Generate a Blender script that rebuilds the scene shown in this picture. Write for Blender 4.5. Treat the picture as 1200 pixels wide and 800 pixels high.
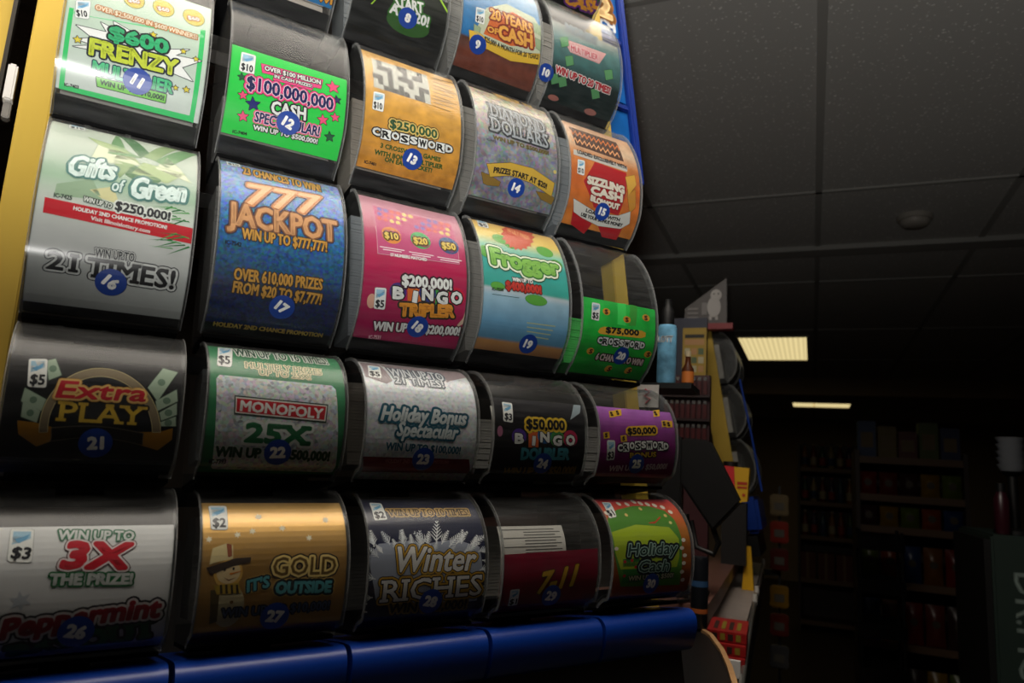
import bpy, bmesh, math, random
from mathutils import Matrix, Vector
for o in list(bpy.data.objects): bpy.data.objects.remove(o)
SC = bpy.context.scene; COL = SC.collection
rnd = random.Random(7)
# ------------------------------------------------------------------ camera, light, exposure
CAM_Z = 1.4; CEIL = 2.45
cd = bpy.data.cameras.new('camera'); cam = bpy.data.objects.new('camera', cd); COL.objects.link(cam)
cd.sensor_width = 36; cd.lens = 827/1200*36; cd.clip_start = .02
R = [[0.920715, 0.008378, 0.390146], [0.384655, -0.187957, -0.903722], [0.065759, 0.982142, -0.176277]]
m = Matrix(R).to_4x4(); m.translation = Vector((0, 0, CAM_Z)); cam.matrix_world = m
cd.dof.use_dof = True; cd.dof.focus_distance = .68; cd.dof.aperture_fstop = 9
SC.camera = cam
SC.view_settings.view_transform = 'Standard'; SC.view_settings.look = 'None'
SC.view_settings.exposure = 0; SC.view_settings.gamma = 1; SC.view_settings.use_curve_mapping = False
SC.cycles.transparent_max_bounces = 48; SC.cycles.max_bounces = 8; SC.cycles.caustics_reflective = False
w = bpy.data.worlds.new('world'); SC.world = w; w.use_nodes = True
w.node_tree.nodes['Background'].inputs[0].default_value = (.02, .018, .017, 1); w.node_tree.nodes['Background'].inputs[1].default_value = .02
KEY_E = 6.6; KEY_POS = (-.330, .445); KEY_SIZE = (.76, 1.25)        # the lit ceiling panel over the display
FAR_E = .85
fl = bpy.data.lights.new('camera_flash', 'SPOT'); fl.energy = 27; fl.spot_size = math.radians(132); fl.spot_blend = .45; fl.shadow_soft_size = .03; fl.color = (1, .97, .93)
flo = bpy.data.objects.new('camera_flash', fl); COL.objects.link(flo); flo.location = (.0, -.10, 1.42); flo.rotation_euler = Vector((-.15, .36, .95)).to_track_quat('-Z', 'Y').to_euler()

# ------------------------------------------------------------------ materials
def lin(h):
    if isinstance(h, (tuple, list)): return tuple(h[:3])+(1,)
    v = [int(h[i:i+2], 16)/255 for i in (0, 2, 4)]
    return tuple(((c+.055)/1.055)**2.4 if c > .04045 else c/12.92 for c in v)+(1,)
MATS = {}
def mat(name, col, rough=.5, metal=0., spec=.5, emit=None, noise=0, ns=20):
    if name in MATS: return MATS[name]
    M = bpy.data.materials.new(name); MATS[name] = M; M.use_nodes = True; nt = M.node_tree; b = nt.nodes['Principled BSDF']
    c = lin(col); b.inputs['Base Color'].default_value = c; b.inputs['Roughness'].default_value = rough
    b.inputs['Metallic'].default_value = metal; b.inputs['Specular IOR Level'].default_value = spec
    if emit: b.inputs['Emission Color'].default_value = c; b.inputs['Emission Strength'].default_value = emit
    if noise:
        tc = nt.nodes.new('ShaderNodeTexCoord'); n = nt.nodes.new('ShaderNodeTexNoise'); n.inputs['Scale'].default_value = ns; n.inputs['Detail'].default_value = 5
        nt.links.new(tc.outputs['Object'], n.inputs['Vector']); mr = nt.nodes.new('ShaderNodeMapRange'); mr.inputs['To Min'].default_value = 1-noise; mr.inputs['To Max'].default_value = 1+noise*.6
        nt.links.new(n.outputs['Fac'], mr.inputs['Value']); mx = nt.nodes.new('ShaderNodeMix'); mx.data_type = 'RGBA'; mx.blend_type = 'MULTIPLY'; mx.inputs['Factor'].default_value = 1
        mx.inputs[6].default_value = c; nt.links.new(mr.outputs['Result'], mx.inputs[7]); nt.links.new(mx.outputs[2], b.inputs['Base Color'])
    return M
def ink(h): return glitter_mat('ink_glitter', [(0, 'b9bcc0'), (1, 'cfd2d6')], 0, 1, .6, 420, .1, .4) if h == 'GLITTER' else mat('ink_'+h, h, .6, spec=.1)
def glitter_mat(name, stops, noise, ns, glit, gs, metal, rough):
    if name in MATS: return MATS[name]
    M = bpy.data.materials.new(name); MATS[name] = M; M.use_nodes = True; nt = M.node_tree; N = nt.nodes; L = nt.links; b = N['Principled BSDF']
    b.inputs['Roughness'].default_value = rough; b.inputs['Metallic'].default_value = metal; b.inputs['Specular IOR Level'].default_value = .12
    uv = N.new('ShaderNodeUVMap'); sp = N.new('ShaderNodeSeparateXYZ'); L.new(uv.outputs['UV'], sp.inputs[0])
    cr = N.new('ShaderNodeValToRGB'); e = cr.color_ramp.elements
    while len(e) < len(stops): e.new(.5)
    for k, (p, c) in enumerate(stops): e[k].position = p; e[k].color = lin(c)
    tc = N.new('ShaderNodeTexCoord'); n = N.new('ShaderNodeTexNoise'); n.inputs['Scale'].default_value = ns or 1; n.inputs['Detail'].default_value = 4; L.new(tc.outputs['Object'], n.inputs['Vector'])
    L.new(sp.outputs['Y'], cr.inputs[0]); out = cr.outputs['Color']
    if noise:
        mr = N.new('ShaderNodeMapRange'); mr.inputs['From Min'].default_value = .25; mr.inputs['From Max'].default_value = .75; mr.inputs['To Min'].default_value = 1-noise; mr.inputs['To Max'].default_value = 1+noise*.7; L.new(n.outputs['Fac'], mr.inputs['Value'])
        mx = N.new('ShaderNodeMix'); mx.data_type = 'RGBA'; mx.blend_type = 'MULTIPLY'; mx.inputs['Factor'].default_value = 1; L.new(out, mx.inputs[6]); L.new(mr.outputs['Result'], mx.inputs[7]); out = mx.outputs[2]
    if glit:
        v = N.new('ShaderNodeTexVoronoi'); v.inputs['Scale'].default_value = gs; L.new(tc.outputs['Object'], v.inputs['Vector'])
        mx = N.new('ShaderNodeMix'); mx.data_type = 'RGBA'; mx.blend_type = 'OVERLAY'; mx.inputs['Factor'].default_value = glit; L.new(out, mx.inputs[6]); hs = N.new('ShaderNodeHueSaturation'); hs.inputs['Saturation'].default_value = .4 if stops[0][1] > '9' else .9; L.new(v.outputs['Color'], hs.inputs['Color']); L.new(hs.outputs[0], mx.inputs[7]); out = mx.outputs[2]
    L.new(out, b.inputs['Base Color']); return M
def clear_mat(name, rough=.08, milk=.05, tint=(.93, .94, .94), scratch=True, milkcol=(.75, .75, .74)):
    M = bpy.data.materials.new(name); MATS[name] = M; M.use_nodes = True; nt = M.node_tree; N = nt.nodes; L = nt.links
    for x in list(N): N.remove(x)
    o = N.new('ShaderNodeOutputMaterial'); tr = N.new('ShaderNodeBsdfTransparent'); tr.inputs[0].default_value = (*tint, 1)
    g = N.new('ShaderNodeBsdfGlossy'); g.inputs['Roughness'].default_value = rough; lw = N.new('ShaderNodeLayerWeight'); lw.inputs[0].default_value = .5; pw = N.new('ShaderNodeMath'); pw.operation = 'POWER'; pw.inputs[1].default_value = 5; fr = N.new('ShaderNodeMapRange'); fr.inputs['To Min'].default_value = .017; fr.inputs['To Max'].default_value = .5; L.new(lw.outputs['Facing'], pw.inputs[0]); L.new(pw.outputs[0], fr.inputs['Value'])
    m1 = N.new('ShaderNodeMixShader'); L.new(fr.outputs[0], m1.inputs[0]); L.new(tr.outputs[0], m1.inputs[1]); L.new(g.outputs[0], m1.inputs[2])
    df = N.new('ShaderNodeBsdfDiffuse'); df.inputs[0].default_value = (*milkcol, 1); m2 = N.new('ShaderNodeMixShader'); L.new(m1.outputs[0], m2.inputs[1]); L.new(df.outputs[0], m2.inputs[2]); L.new(m2.outputs[0], o.inputs[0])
    if scratch:
        tc = N.new('ShaderNodeTexCoord'); mp = N.new('ShaderNodeMapping'); mp.inputs['Scale'].default_value = (30, 300, 60); n = N.new('ShaderNodeTexNoise'); n.inputs['Scale'].default_value = 1; n.inputs['Detail'].default_value = 4
        L.new(tc.outputs['Object'], mp.inputs[0]); L.new(mp.outputs[0], n.inputs['Vector']); mr = N.new('ShaderNodeMapRange'); mr.inputs['From Min'].default_value = .35; mr.inputs['From Max'].default_value = .8; mr.inputs['To Min'].default_value = milk*.5; mr.inputs['To Max'].default_value = milk*2.2
        L.new(n.outputs['Fac'], mr.inputs['Value']); L.new(mr.outputs[0], m2.inputs[0])
    else: m2.inputs[0].default_value = milk
    return M
CLEAR = clear_mat('clear_plastic', .24, .010); FROST = clear_mat('frosted_plastic', .2, .035, (.9, .91, .91)); EDGE = clear_mat('plastic_edge', .15, .16, (.8, .82, .82), False)
SMOKE = clear_mat('smoked_plastic', .15, .10, (.35, .36, .37), False, (.05, .05, .05))

# ------------------------------------------------------------------ mesh helpers
class MB:
    def __init__(s): s.v = []; s.f = []; s.mi = []
    def add(s, vs, fs, mi=0):
        b = len(s.v); s.v += [tuple(x) for x in vs]; s.f += [tuple(b+i for i in f) for f in fs]; s.mi += [mi]*len(fs); return s
    def box(s, a, b, mi=0, M=None):
        x0, y0, z0 = a; x1, y1, z1 = b
        vs = [Vector(p) for p in ((x0,y0,z0),(x1,y0,z0),(x1,y1,z0),(x0,y1,z0),(x0,y0,z1),(x1,y0,z1),(x1,y1,z1),(x0,y1,z1))]
        if M: vs = [M @ p for p in vs]
        return s.add(vs, [(3,2,1,0),(4,5,6,7),(0,1,5,4),(1,2,6,5),(2,3,7,6),(3,0,4,7)], mi)
    def prism(s, pts, axis, a, b, mi=0):          # polygon extruded along an axis
        def P(p, t): return {'x': (t, p[0], p[1]), 'y': (p[0], t, p[1]), 'z': (p[0], p[1], t)}[axis]
        n = len(pts); return s.add([P(p, a) for p in pts]+[P(p, b) for p in pts], [tuple(range(n))[::-1], tuple(range(n, 2*n))]+[(i, (i+1) % n, n+(i+1) % n, n+i) for i in range(n)], mi)
    def lathe(s, prof, c=(0, 0, 0), n=20, mi=0, ax=None):
        vs = []; fs = []
        for r, z in prof:
            for k in range(n): a = 2*math.pi*k/n; vs.append((c[0]+r*math.cos(a), c[1]+r*math.sin(a), c[2]+z))
        for j in range(len(prof)-1):
            for k in range(n): fs.append((j*n+k, j*n+(k+1) % n, (j+1)*n+(k+1) % n, (j+1)*n+k))
        fs.append(tuple(range(n))[::-1]); fs.append(tuple((len(prof)-1)*n+k for k in range(n)))
        if ax: vs = [ax @ Vector(p) for p in vs]
        return s.add(vs, fs, mi)
    def tube(s, pts, r, n=8, mi=0):
        pts = [Vector(p) for p in pts]; vs = []; fs = []
        for i, p in enumerate(pts):
            t = (pts[min(i+1, len(pts)-1)]-pts[max(i-1, 0)]).normalized(); a = t.orthogonal().normalized() if i == 0 else (a-t*a.dot(t)).normalized(); b = t.cross(a)
            for k in range(n): q = 2*math.pi*k/n; vs.append(p+(a*math.cos(q)+b*math.sin(q))*r)
        for i in range(len(pts)-1):
            for k in range(n): fs.append((i*n+k, i*n+(k+1) % n, (i+1)*n+(k+1) % n, (i+1)*n+k))
        fs.append(tuple(range(n))[::-1]); fs.append(tuple((len(pts)-1)*n+k for k in range(n)))
        return s.add(vs, fs, mi)
    def mesh(s, name, mats, smooth=False, bevel=0):
        me = bpy.data.meshes.new(name); me.from_pydata(s.v, [], s.f); me.update()
        for m_ in (mats if isinstance(mats, (list, tuple)) else [mats]): me.materials.append(m_)
        me.polygons.foreach_set('material_index', s.mi)
        bm = bmesh.new(); bm.from_mesh(me); bmesh.ops.recalc_face_normals(bm, faces=bm.faces)
        if bevel: bmesh.ops.bevel(bm, geom=[e for e in bm.edges if len(e.link_faces) == 2 and e.calc_face_angle(0) > .5], offset=bevel, segments=2, affect='EDGES', clamp_overlap=True)
        bm.to_mesh(me); bm.free()
        if smooth:
            for p in me.polygons: p.use_smooth = True
            me.set_sharp_from_angle(angle=math.radians(40))
        return me
    def obj(s, name, mats, parent=None, smooth=False, bevel=0, M=None):
        return link(name, s.mesh(name, mats, smooth, bevel), parent, M)
def link(name, me, parent=None, M=None):
    o = bpy.data.objects.new(name, me); COL.objects.link(o)
    if parent: o.parent = parent
    if M is not None: o.matrix_world = M
    return o
def tag(o, label=None, cat=None, group=None, kind=None):
    if label: o['label'] = label
    if cat: o['category'] = cat
    if group: o['group'] = group
    if kind: o['kind'] = kind
    return o
def thing(name, label, cat, M=None, group=None):
    o = link(name, None)
    if M is not None: o.matrix_world = M
    return tag(o, label, cat, group)
def struct(o): o['kind'] = 'structure'; return o
def copy_tree(o, parent=None):
    c = o.copy(); COL.objects.link(c); c.parent = parent
    for ch in list(o.children): copy_tree(ch, c)
    return c
def at(x, y, z, rz=0): return Matrix.Translation((x, y, z)) @ Matrix.Rotation(rz, 4, 'Z')

# ------------------------------------------------------------------ lettering
TXT = {}
def glyphs(strings):
    todo = [s for s in dict.fromkeys(strings) if s not in TXT]; obs = []
    for s in todo:
        c = bpy.data.curves.new('txt', 'FONT'); c.body = s; c.size = 1; c.resolution_u = 2; o = bpy.data.objects.new('txt', c); COL.objects.link(o); obs.append((s, o))
    dg = bpy.context.evaluated_depsgraph_get(); dg.update()
    for s, o in obs:
        me = o.evaluated_get(dg).to_mesh(); bm = bmesh.new(); bm.from_mesh(me); bmesh.ops.remove_doubles(bm, verts=bm.verts, dist=1e-5)
        bm.verts.index_update(); vs = [(v.co.x, v.co.y) for v in bm.verts]; fs = [tuple(v.index for v in f.verts) for f in bm.faces]; be = [tuple(v.index for v in e.verts) for e in bm.edges if len(e.link_faces) == 1]; bm.free()
        x0 = min([v[0] for v in vs] or [0]); x1 = max([v[0] for v in vs] or [1]); TXT[s] = (vs, fs, be, x0, max(x1-x0, 1e-4))
    for s, o in obs: c = o.data; bpy.data.objects.remove(o); bpy.data.curves.remove(c)
glyphs(['H']); CAPH = max(v[1] for v in TXT['H'][0])
def layout(s, x0, t0, x1, t1, h, sh, bend, serif):
    vs, fs, be, gx, gw = TXT[s]; Lx = math.hypot(x1-x0, t1-t0); ca, sa = (x1-x0)/Lx, (t1-t0)/Lx; out = []; be2 = list(be); raw = []; extra = []
    for x, y in vs: raw.append(((x-gx)/gw*(Lx-sh*h*.8), y/CAPH*h))
    if serif:
        for a, b in be:
            (xa, ya), (xb, yb) = raw[a], raw[b]
            if abs(ya-yb) < h*.02 and h*.04 < abs(xa-xb) < h*.42 and (abs(ya) < h*.03 or abs(ya-h) < h*.03):
                l, r = min(xa, xb)-h*.12, max(xa, xb)+h*.12; y0, y1 = (0, h*.11) if ya < h*.5 else (h*.89, h); extra.append([(l, y0), (r, y0), (r, y1), (l, y1)])
    def fin(p):
        x, y = p; k = x/Lx; x += sh*y; y += bend*4*k*(1-k); return (x0+x*ca-y*sa, t0+x*sa+y*ca)
    V = [fin(p) for p in raw]; F = list(fs); E = list(be2)
    for q in extra:
        b = len(V); V += [fin(p) for p in q]; F.append((b, b+1, b+2, b+3)); E += [(b+i, b+(i+1) % 4) for i in range(4)]
    return V, F, E
DISC = [(math.cos(2*math.pi*k/8), math.sin(2*math.pi*k/8)) for k in range(8)]
def stroke(V, E, r):
    vs = []; fs = []; done = set()
    for a, b in E:
        (xa, ya), (xb, yb) = V[a], V[b]; l = math.hypot(xb-xa, yb-ya)
        if l > 1e-7:
            nx, ny = -(yb-ya)/l*r, (xb-xa)/l*r; k = len(vs); vs += [(xa+nx, ya+ny), (xa-nx, ya-ny), (xb-nx, yb-ny), (xb+nx, yb+ny)]; fs.append((k, k+1, k+2, k+3))
        for i in (a, b):
            if i not in done: done.add(i); k = len(vs); vs += [(V[i][0]+dx*r, V[i][1]+dy*r) for dx, dy in DISC]; fs.append(tuple(range(k, k+8)))
    return vs, fs
DZ = .00006
class Print:
    """flat print (x across, t along the curved front, level) that is cut into strips and laid on a profile"""
    def __init__(s): s.vs = []; s.fs = []; s.mi = []; s.mats = []
    def add(s, vs, fs, level, m_):
        if m_ not in s.mats: s.mats.append(m_)
        i = s.mats.index(m_); b = len(s.vs); s.vs += [(x, t, level*DZ) for x, t in vs]; s.fs += [tuple(b+k for k in f) for f in fs]; s.mi += [i]*len(fs)
    def item(s, it):
        if it[0] == 't':
            _, part, txt, x0, t0, x1, t1, h, layers, sh, bend, serif, lvl = it
            V, F, E = layout(txt, x0, t0, x1, t1, h, sh, bend, serif)
            for k, (c, r) in enumerate(layers):
                m_ = ink(c); s.add(V, F, lvl+k, m_)
                if r > 0: s.add(*stroke(V, E, (.85 if k == len(layers)-1 else .95)*r*min(h, 1.35*math.hypot(x1-x0, t1-t0)/max(len(txt), 1))), lvl+k, m_)
        else:
            if it[0] == 'p': _, part, pts, c, lvl, out = it
            else:
                _, part, cx, ct, rx, rt, rot, c, lvl, out, n = it; n = n or 20
                pts = [(cx+rx*math.cos(2*math.pi*k/n+rot), ct+rt*math.sin(2*math.pi*k/n+rot)) for k in range(n)]
            n = len(pts); 
            if out: s.add(*stroke(pts, [(i, (i+1) % n) for i in range(n)], out[1]), lvl, ink(out[0])); s.add(pts, [tuple(range(n))], lvl, ink(out[0]))
            s.add(pts, [tuple(range(n))], lvl+(1 if out else 0), ink(c))
    def obj(s, name, surf, parent, xr=(.0008, .1032), step=.004, uvr=None):
        me = bpy.data.meshes.new(name); me.from_pydata(s.vs, [], s.fs); me.polygons.foreach_set('material_index', s.mi)
        for m_ in s.mats: me.materials.append(m_)
        bm = bmesh.new(); bm.from_mesh(me); bmesh.ops.triangulate(bm, faces=[f for f in bm.faces if len(f.verts) > 4], ngon_method='EAR_CLIP')
        if xr:
            for x, sg in ((xr[0], -1), (xr[1], 1)): bmesh.ops.bisect_plane(bm, geom=bm.verts[:]+bm.edges[:]+bm.faces[:], plane_co=(x, 0, 0), plane_no=(sg, 0, 0), clear_outer=True)
        ts = [v.co.y for v in bm.verts]
        lo, hi = 0.0003, surf.len-.0003
        if ts and min(ts) < lo: bmesh.ops.bisect_plane(bm, geom=bm.verts[:]+bm.edges[:]+bm.faces[:], plane_co=(0, lo, 0), plane_no=(0, -1, 0), clear_outer=True)
        if ts and max(ts) > hi: bmesh.ops.bisect_plane(bm, geom=bm.verts[:]+bm.edges[:]+bm.faces[:], plane_co=(0, hi, 0), plane_no=(0, 1, 0), clear_outer=True)
        if ts:
            k = math.ceil(max(min(ts), lo)/step)
            while k*step < min(max(ts), hi):
                bmesh.ops.bisect_plane(bm, geom=bm.verts[:]+bm.edges[:]+bm.faces[:], plane_co=(0, k*step, 0), plane_no=(0, 1, 0)); k += 1
        if uvr:
            uv = bm.loops.layers.uv.new('UVMap')
            for f in bm.faces:
                for l in f.loops: l[uv].uv = (l.vert.co.x/.104, (l.vert.co.y-uvr[0])/(uvr[1]-uvr[0]))
        for v in bm.verts: v.co = surf.point(*v.co)
        bm.normal_update()
        fl = [f for f in bm.faces if f.normal.z < 0]
        if fl: bmesh.ops.reverse_faces(bm, faces=fl)
        bm.to_mesh(me); bm.free(); return link(name, me, parent)
class Surf:
    def __init__(s, P, off=0, k=8):
        P = [Vector(p) for p in P]; Q = [2*P[0]-P[1]]+P+[2*P[-1]-P[-2]]; D = []
        for i in range(1, len(Q)-2):
            a, b, c, e = Q[i-1:i+3]
            for j in range(k): t = j/k; D.append(.5*((2*b)+(c-a)*t+(2*a-5*b+4*c-e)*t*t+(3*b-a-3*c+e)*t**3))
        D.append(P[-1]); n = len(D); o = []
        for i in range(n):
            t = (D[min(i+1, n-1)]-D[max(i-1, 0)]).normalized(); o.append(D[i]+Vector((-t.y, t.x))*off)
        s.D = o; s.L = [0]
        for i in range(1, n): s.L.append(s.L[-1]+(o[i]-o[i-1]).length)
        s.len = s.L[-1]
    def point(s, x, t, z):
        i = 0
        while i < len(s.L)-2 and s.L[i+1] < t: i += 1
        d = s.D[i+1]-s.D[i]; k = (t-s.L[i])/(s.L[i+1]-s.L[i]); p = s.D[i]+d*k; d.normalize()
        # smooth the outward direction between neighbouring segments
        j = i+1 if k > .5 else i-1; j = max(0, min(len(s.D)-2, j)); d2 = (s.D[j+1]-s.D[j]).normalized(); q = d.lerp(d2, abs(k-.5)).normalized()
        return Vector((x, p.x-q.y*z, p.y+q.x*z))
LARGE = [(-0.002, -0.033), (0.004, -0.026), (0.01, -0.018), (0.028, -0.004), (0.045, 0.002), (0.065, 0.0055), (0.085, 0.0055), (0.105, 0.0025), (0.125, -0.004), (0.142, -0.013), (0.152, -0.022), (0.156, -0.032)]
SMALL = [(-0.003, -0.017), (0.003, -0.008), (0.006, 0.001), (0.025, 0.01), (0.045, 0.0135), (0.06, 0.0135), (0.075, 0.009), (0.088, 0.0005), (0.098, -0.011), (0.104, -0.024), (0.107, -0.04)]
TK = -.0022
U0, UP, UW = -.040, .120, .104
BASE = {0: .677, 1: .513, 2: .349, 3: .185, 4: .069, 5: -.046}
UOFF = {0: -.02, 1: -.014, 2: -.003, 3: -.0015, 4: 0, 5: .004}
DM = Matrix([[0.5803, -0.148645, 0.800723], [0.813787, 0.067598, -0.577219], [0.031673, 0.986577, 0.160193]]).to_4x4(); DM.translation = Vector([-0.4404, 0.31747, 1.31189])
def bin_matrix(n):
    r, c = (n-1)//5, (n-1) % 5
    return DM @ Matrix.Translation((U0+UP*c+UOFF.get(r, 0), BASE[r], 0))

# ------------------------------------------------------------------ the room
FLOOR = mat('vinyl_floor', '4a403a', .45, noise=.2, ns=6)
RX0, RX1, RY0, RY1 = -3.2, 3.4, -2.4, 12.0
struct(MB().box((RX0, RY0, -.1), (RX1, RY1, 0)).obj('floor', FLOOR))
def ceil_mat():
    M = mat('ceiling_tile', '8d8c88', .9, spec=.1); nt = M.node_tree; N = nt.nodes; L = nt.links; b = N['Principled BSDF']
    tc = N.new('ShaderNodeTexCoord'); v = N.new('ShaderNodeTexVoronoi'); v.inputs['Scale'].default_value = 78; v.inputs['Randomness'].default_value = 1
    mp = N.new('ShaderNodeMapping'); mp.inputs['Scale'].default_value = (1, 1.0, 1); n0 = N.new('ShaderNodeTexNoise'); n0.inputs['Scale'].default_value = 60; n0.inputs['Detail'].default_value = 3
    L.new(tc.outputs['Object'], mp.inputs[0]); mixv = N.new('ShaderNodeMix'); mixv.data_type = 'VECTOR'; mixv.inputs[0].default_value = .02; L.new(mp.outputs[0], mixv.inputs[4]); L.new(n0.outputs['Color'], mixv.inputs[5]); L.new(tc.outputs['Object'], n0.inputs['Vector'])
    L.new(mixv.outputs[1], v.inputs['Vector']); cr = N.new('ShaderNodeValToRGB'); cr.color_ramp.elements[0].position = .12; cr.color_ramp.elements[0].color = (1, 1, 1, 1); cr.color_ramp.elements[1].position = .26; cr.color_ramp.elements[1].color = (0, 0, 0, 1); L.new(v.outputs['Distance'], cr.inputs[0])
    g = N.new('ShaderNodeMath'); g.operation = 'GREATER_THAN'; g.inputs[1].default_value = .25; sx = N.new('ShaderNodeSeparateColor'); L.new(v.outputs['Color'], sx.inputs[0]); L.new(sx.outputs[0], g.inputs[0]); mu = N.new('ShaderNodeMath'); mu.operation = 'MULTIPLY'; L.new(cr.outputs['Color'], mu.inputs[0]); L.new(g.outputs[0], mu.inputs[1])
    mx = N.new('ShaderNodeMix'); mx.data_type = 'RGBA'; mx.inputs[6].default_value = lin('c2c1bb'); mx.inputs[7].default_value = lin('fbfaf4'); L.new(mu.outputs[0], mx.inputs[0]); L.new(mx.outputs[2], b.inputs['Base Color'])  # paler specks paint in the light that the tile fissures catch
    return M
CT = ceil_mat(); TEE = mat('tee_metal', 'a3a29c', .6)
cl = struct(MB().box((RX0, RY0, CEIL), (RX1, RY1, CEIL+.1)).obj('ceiling', CT))
tb = MB()
for x in [(-.58)+.61*k+.0 for k in range(-4, 7)]:
    if RX0 < x < RX1: tb.box((x-.011, RY0, CEIL-.006), (x+.011, RY1, CEIL+.001))
for y in (-1.04, 1.40, 2.62, 3.84, 5.06, 6.28, 7.5, 8.72, 9.94): tb.box((RX0, y-.008, CEIL-.006), (RX1, y+.008, CEIL+.001))
g_ = tb.obj('tee_grid', TEE, cl)
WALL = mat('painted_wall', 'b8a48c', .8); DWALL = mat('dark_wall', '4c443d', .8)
struct(MB().box((RX0, RY1, 0), (RX1, RY1+.1, CEIL)).obj('wall_back', WALL))
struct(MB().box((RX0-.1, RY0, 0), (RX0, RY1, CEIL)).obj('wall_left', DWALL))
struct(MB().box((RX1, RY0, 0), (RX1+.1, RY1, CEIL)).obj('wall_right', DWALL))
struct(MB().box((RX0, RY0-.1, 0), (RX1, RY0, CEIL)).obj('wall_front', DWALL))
struct(MB().box((RX0, 3.24, CEIL-.022), (RX1, 3.34, CEIL-.001)).obj('trim_1', TEE))
struct(MB().box((RX0, 7.4, CEIL-.16), (RX1, 7.5, CEIL-.001)).obj('trim_2', WALL))

def troffer(name, x, y, sx, sy, e, label, col='fff0d2', cells=0, rz=0):
    t = thing(name, label, 'ceiling light', at(x, y, CEIL, rz))
    fr = MB(); hx, hy = sx/2, sy/2; wd = .02
    for a, b in (((-hx-wd, -hy-wd), (hx+wd, -hy)), ((-hx-wd, hy), (hx+wd, hy+wd)), ((-hx-wd, -hy), (-hx, hy)), ((hx, -hy), (hx+wd, hy))): fr.box((*a, -.012), (*b, -.001))
    fr.obj('frame', mat('fixture_frame', 'b8b4a8', .5), t)
    M = mat('lamp_'+name+str(e), col, .5, emit=e)
    if cells:   # the tubes behind the ribbed lens show as soft stripes
        nt = M.node_tree; N = nt.nodes; tc = N.new('ShaderNodeTexCoord'); wv = N.new('ShaderNodeTexWave'); wv.inputs['Scale'].default_value = cells; wv.bands_direction = 'X'; nt.links.new(tc.outputs['Object'], wv.inputs[0])
        mr = N.new('ShaderNodeMapRange'); mr.inputs['To Min'].default_value = e*.72; mr.inputs['To Max'].default_value = e; nt.links.new(wv.outputs['Fac'], mr.inputs[0]); nt.links.new(mr.outputs[0], N['Principled BSDF'].inputs['Emission Strength'])
    MB().box((-hx, -hy, -.006), (hx, hy, -.002)).obj('diffuser', M, t)
    return t
troffer('ceiling_light', KEY_POS[0], KEY_POS[1], KEY_SIZE[1], KEY_SIZE[0], KEY_E, 'lit white ceiling panel directly above the ticket display', 'fff4e6', 0, .951)
troffer('ceiling_light', -.26, 5.77, .46, 1.0, FAR_E, 'glowing cream rectangular ceiling panel, nearer and larger of the two far ones', 'ffe9a8', 9)
troffer('ceiling_light', .11, 9.75, .66, .5, FAR_E, 'thin pinkish glowing ceiling panel far at the back', 'ffd2a8')
t = thing('smoke_detector', 'round smoke detector on the dark ceiling tiles', 'smoke detector', at(.37, 2.95, CEIL))
W_ = mat('offwhite_plastic', 'a09a90', .5)
MB().lathe([(.062, 0), (.062, -.014), (.058, -.018)], n=32).obj('mounting_plate', W_, t, True)
MB().lathe([(.052, -.017), (.05, -.03), (.04, -.04), (.012, -.043)], n=32).obj('sensor_dome', W_, t, True)

# ------------------------------------------------------------------ counter
BLK = mat('black_plastic', '0c0c0d', .45); BLKM = mat('black_laminate', '0d0c0c', .4); WOOD = mat('wood_edge', 'b48a5e', .45, noise=.3, ns=60); BRN = mat('brown_laminate', '6a4a40', .4, noise=.15, ns=20)
t = thing('service_counter', 'dark service counter with a rounded wood-edged end below the ticket display', 'counter', at(0, 0, 0))
arc = [(-.45, 1.20), (-.30, 1.16), (-.22, 1.115), (-.173, 1.086), (-.15, 1.065), (-.13, 1.029), (-.106, .947), (-.089, .869), (-.077, .801), (-.07, .7), (-.068, .45), (-.068, -1.2)]
MB().prism(arc+[(-1.6, -1.2), (-1.6, 1.2)], 'z', 1.168, 1.196).obj('counter_top', BLKM, t)
eb = MB()
for a, b in zip(arc, arc[1:]):
    d = Vector((b[0]-a[0], b[1]-a[1])).normalized(); n = Vector((-d.y, d.x))*.006
    eb.add([(a[0], a[1], 1.16), (b[0], b[1], 1.16), (b[0]+n.x, b[1]+n.y, 1.16), (a[0]+n.x, a[1]+n.y, 1.16), (a[0], a[1], 1.2), (b[0], b[1], 1.2), (b[0]+n.x, b[1]+n.y, 1.2), (a[0]+n.x, a[1]+n.y, 1.2)], [(0,1,2,3),(4,5,6,7),(0,1,5,4),(2,3,7,6),(1,2,6,5),(0,3,7,4)])
eb.obj('wood_edge', WOOD, t)
MB().box((-1.55, -1.15, 0), (-.2, .95, 1.168)).obj('cabinet', BLK, t)
t = thing('checkout_counter', 'brown-topped checkout counter running back beside the aisle', 'counter', at(0, 0, 0))
MB().prism([(-.16, 1.24), (-.165, 1.46), (-.197, 2.33), (-.215, 3.5), (-1.2, 3.5), (-1.2, 1.24)], 'z', 1.17, 1.2).obj('counter_top', BRN, t)
MB().prism([(-.23, 1.26), (-.29, 3.48), (-1.15, 3.48), (-1.15, 1.26)], 'z', 0, 1.17).obj('cabinet', BLK, t)
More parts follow.
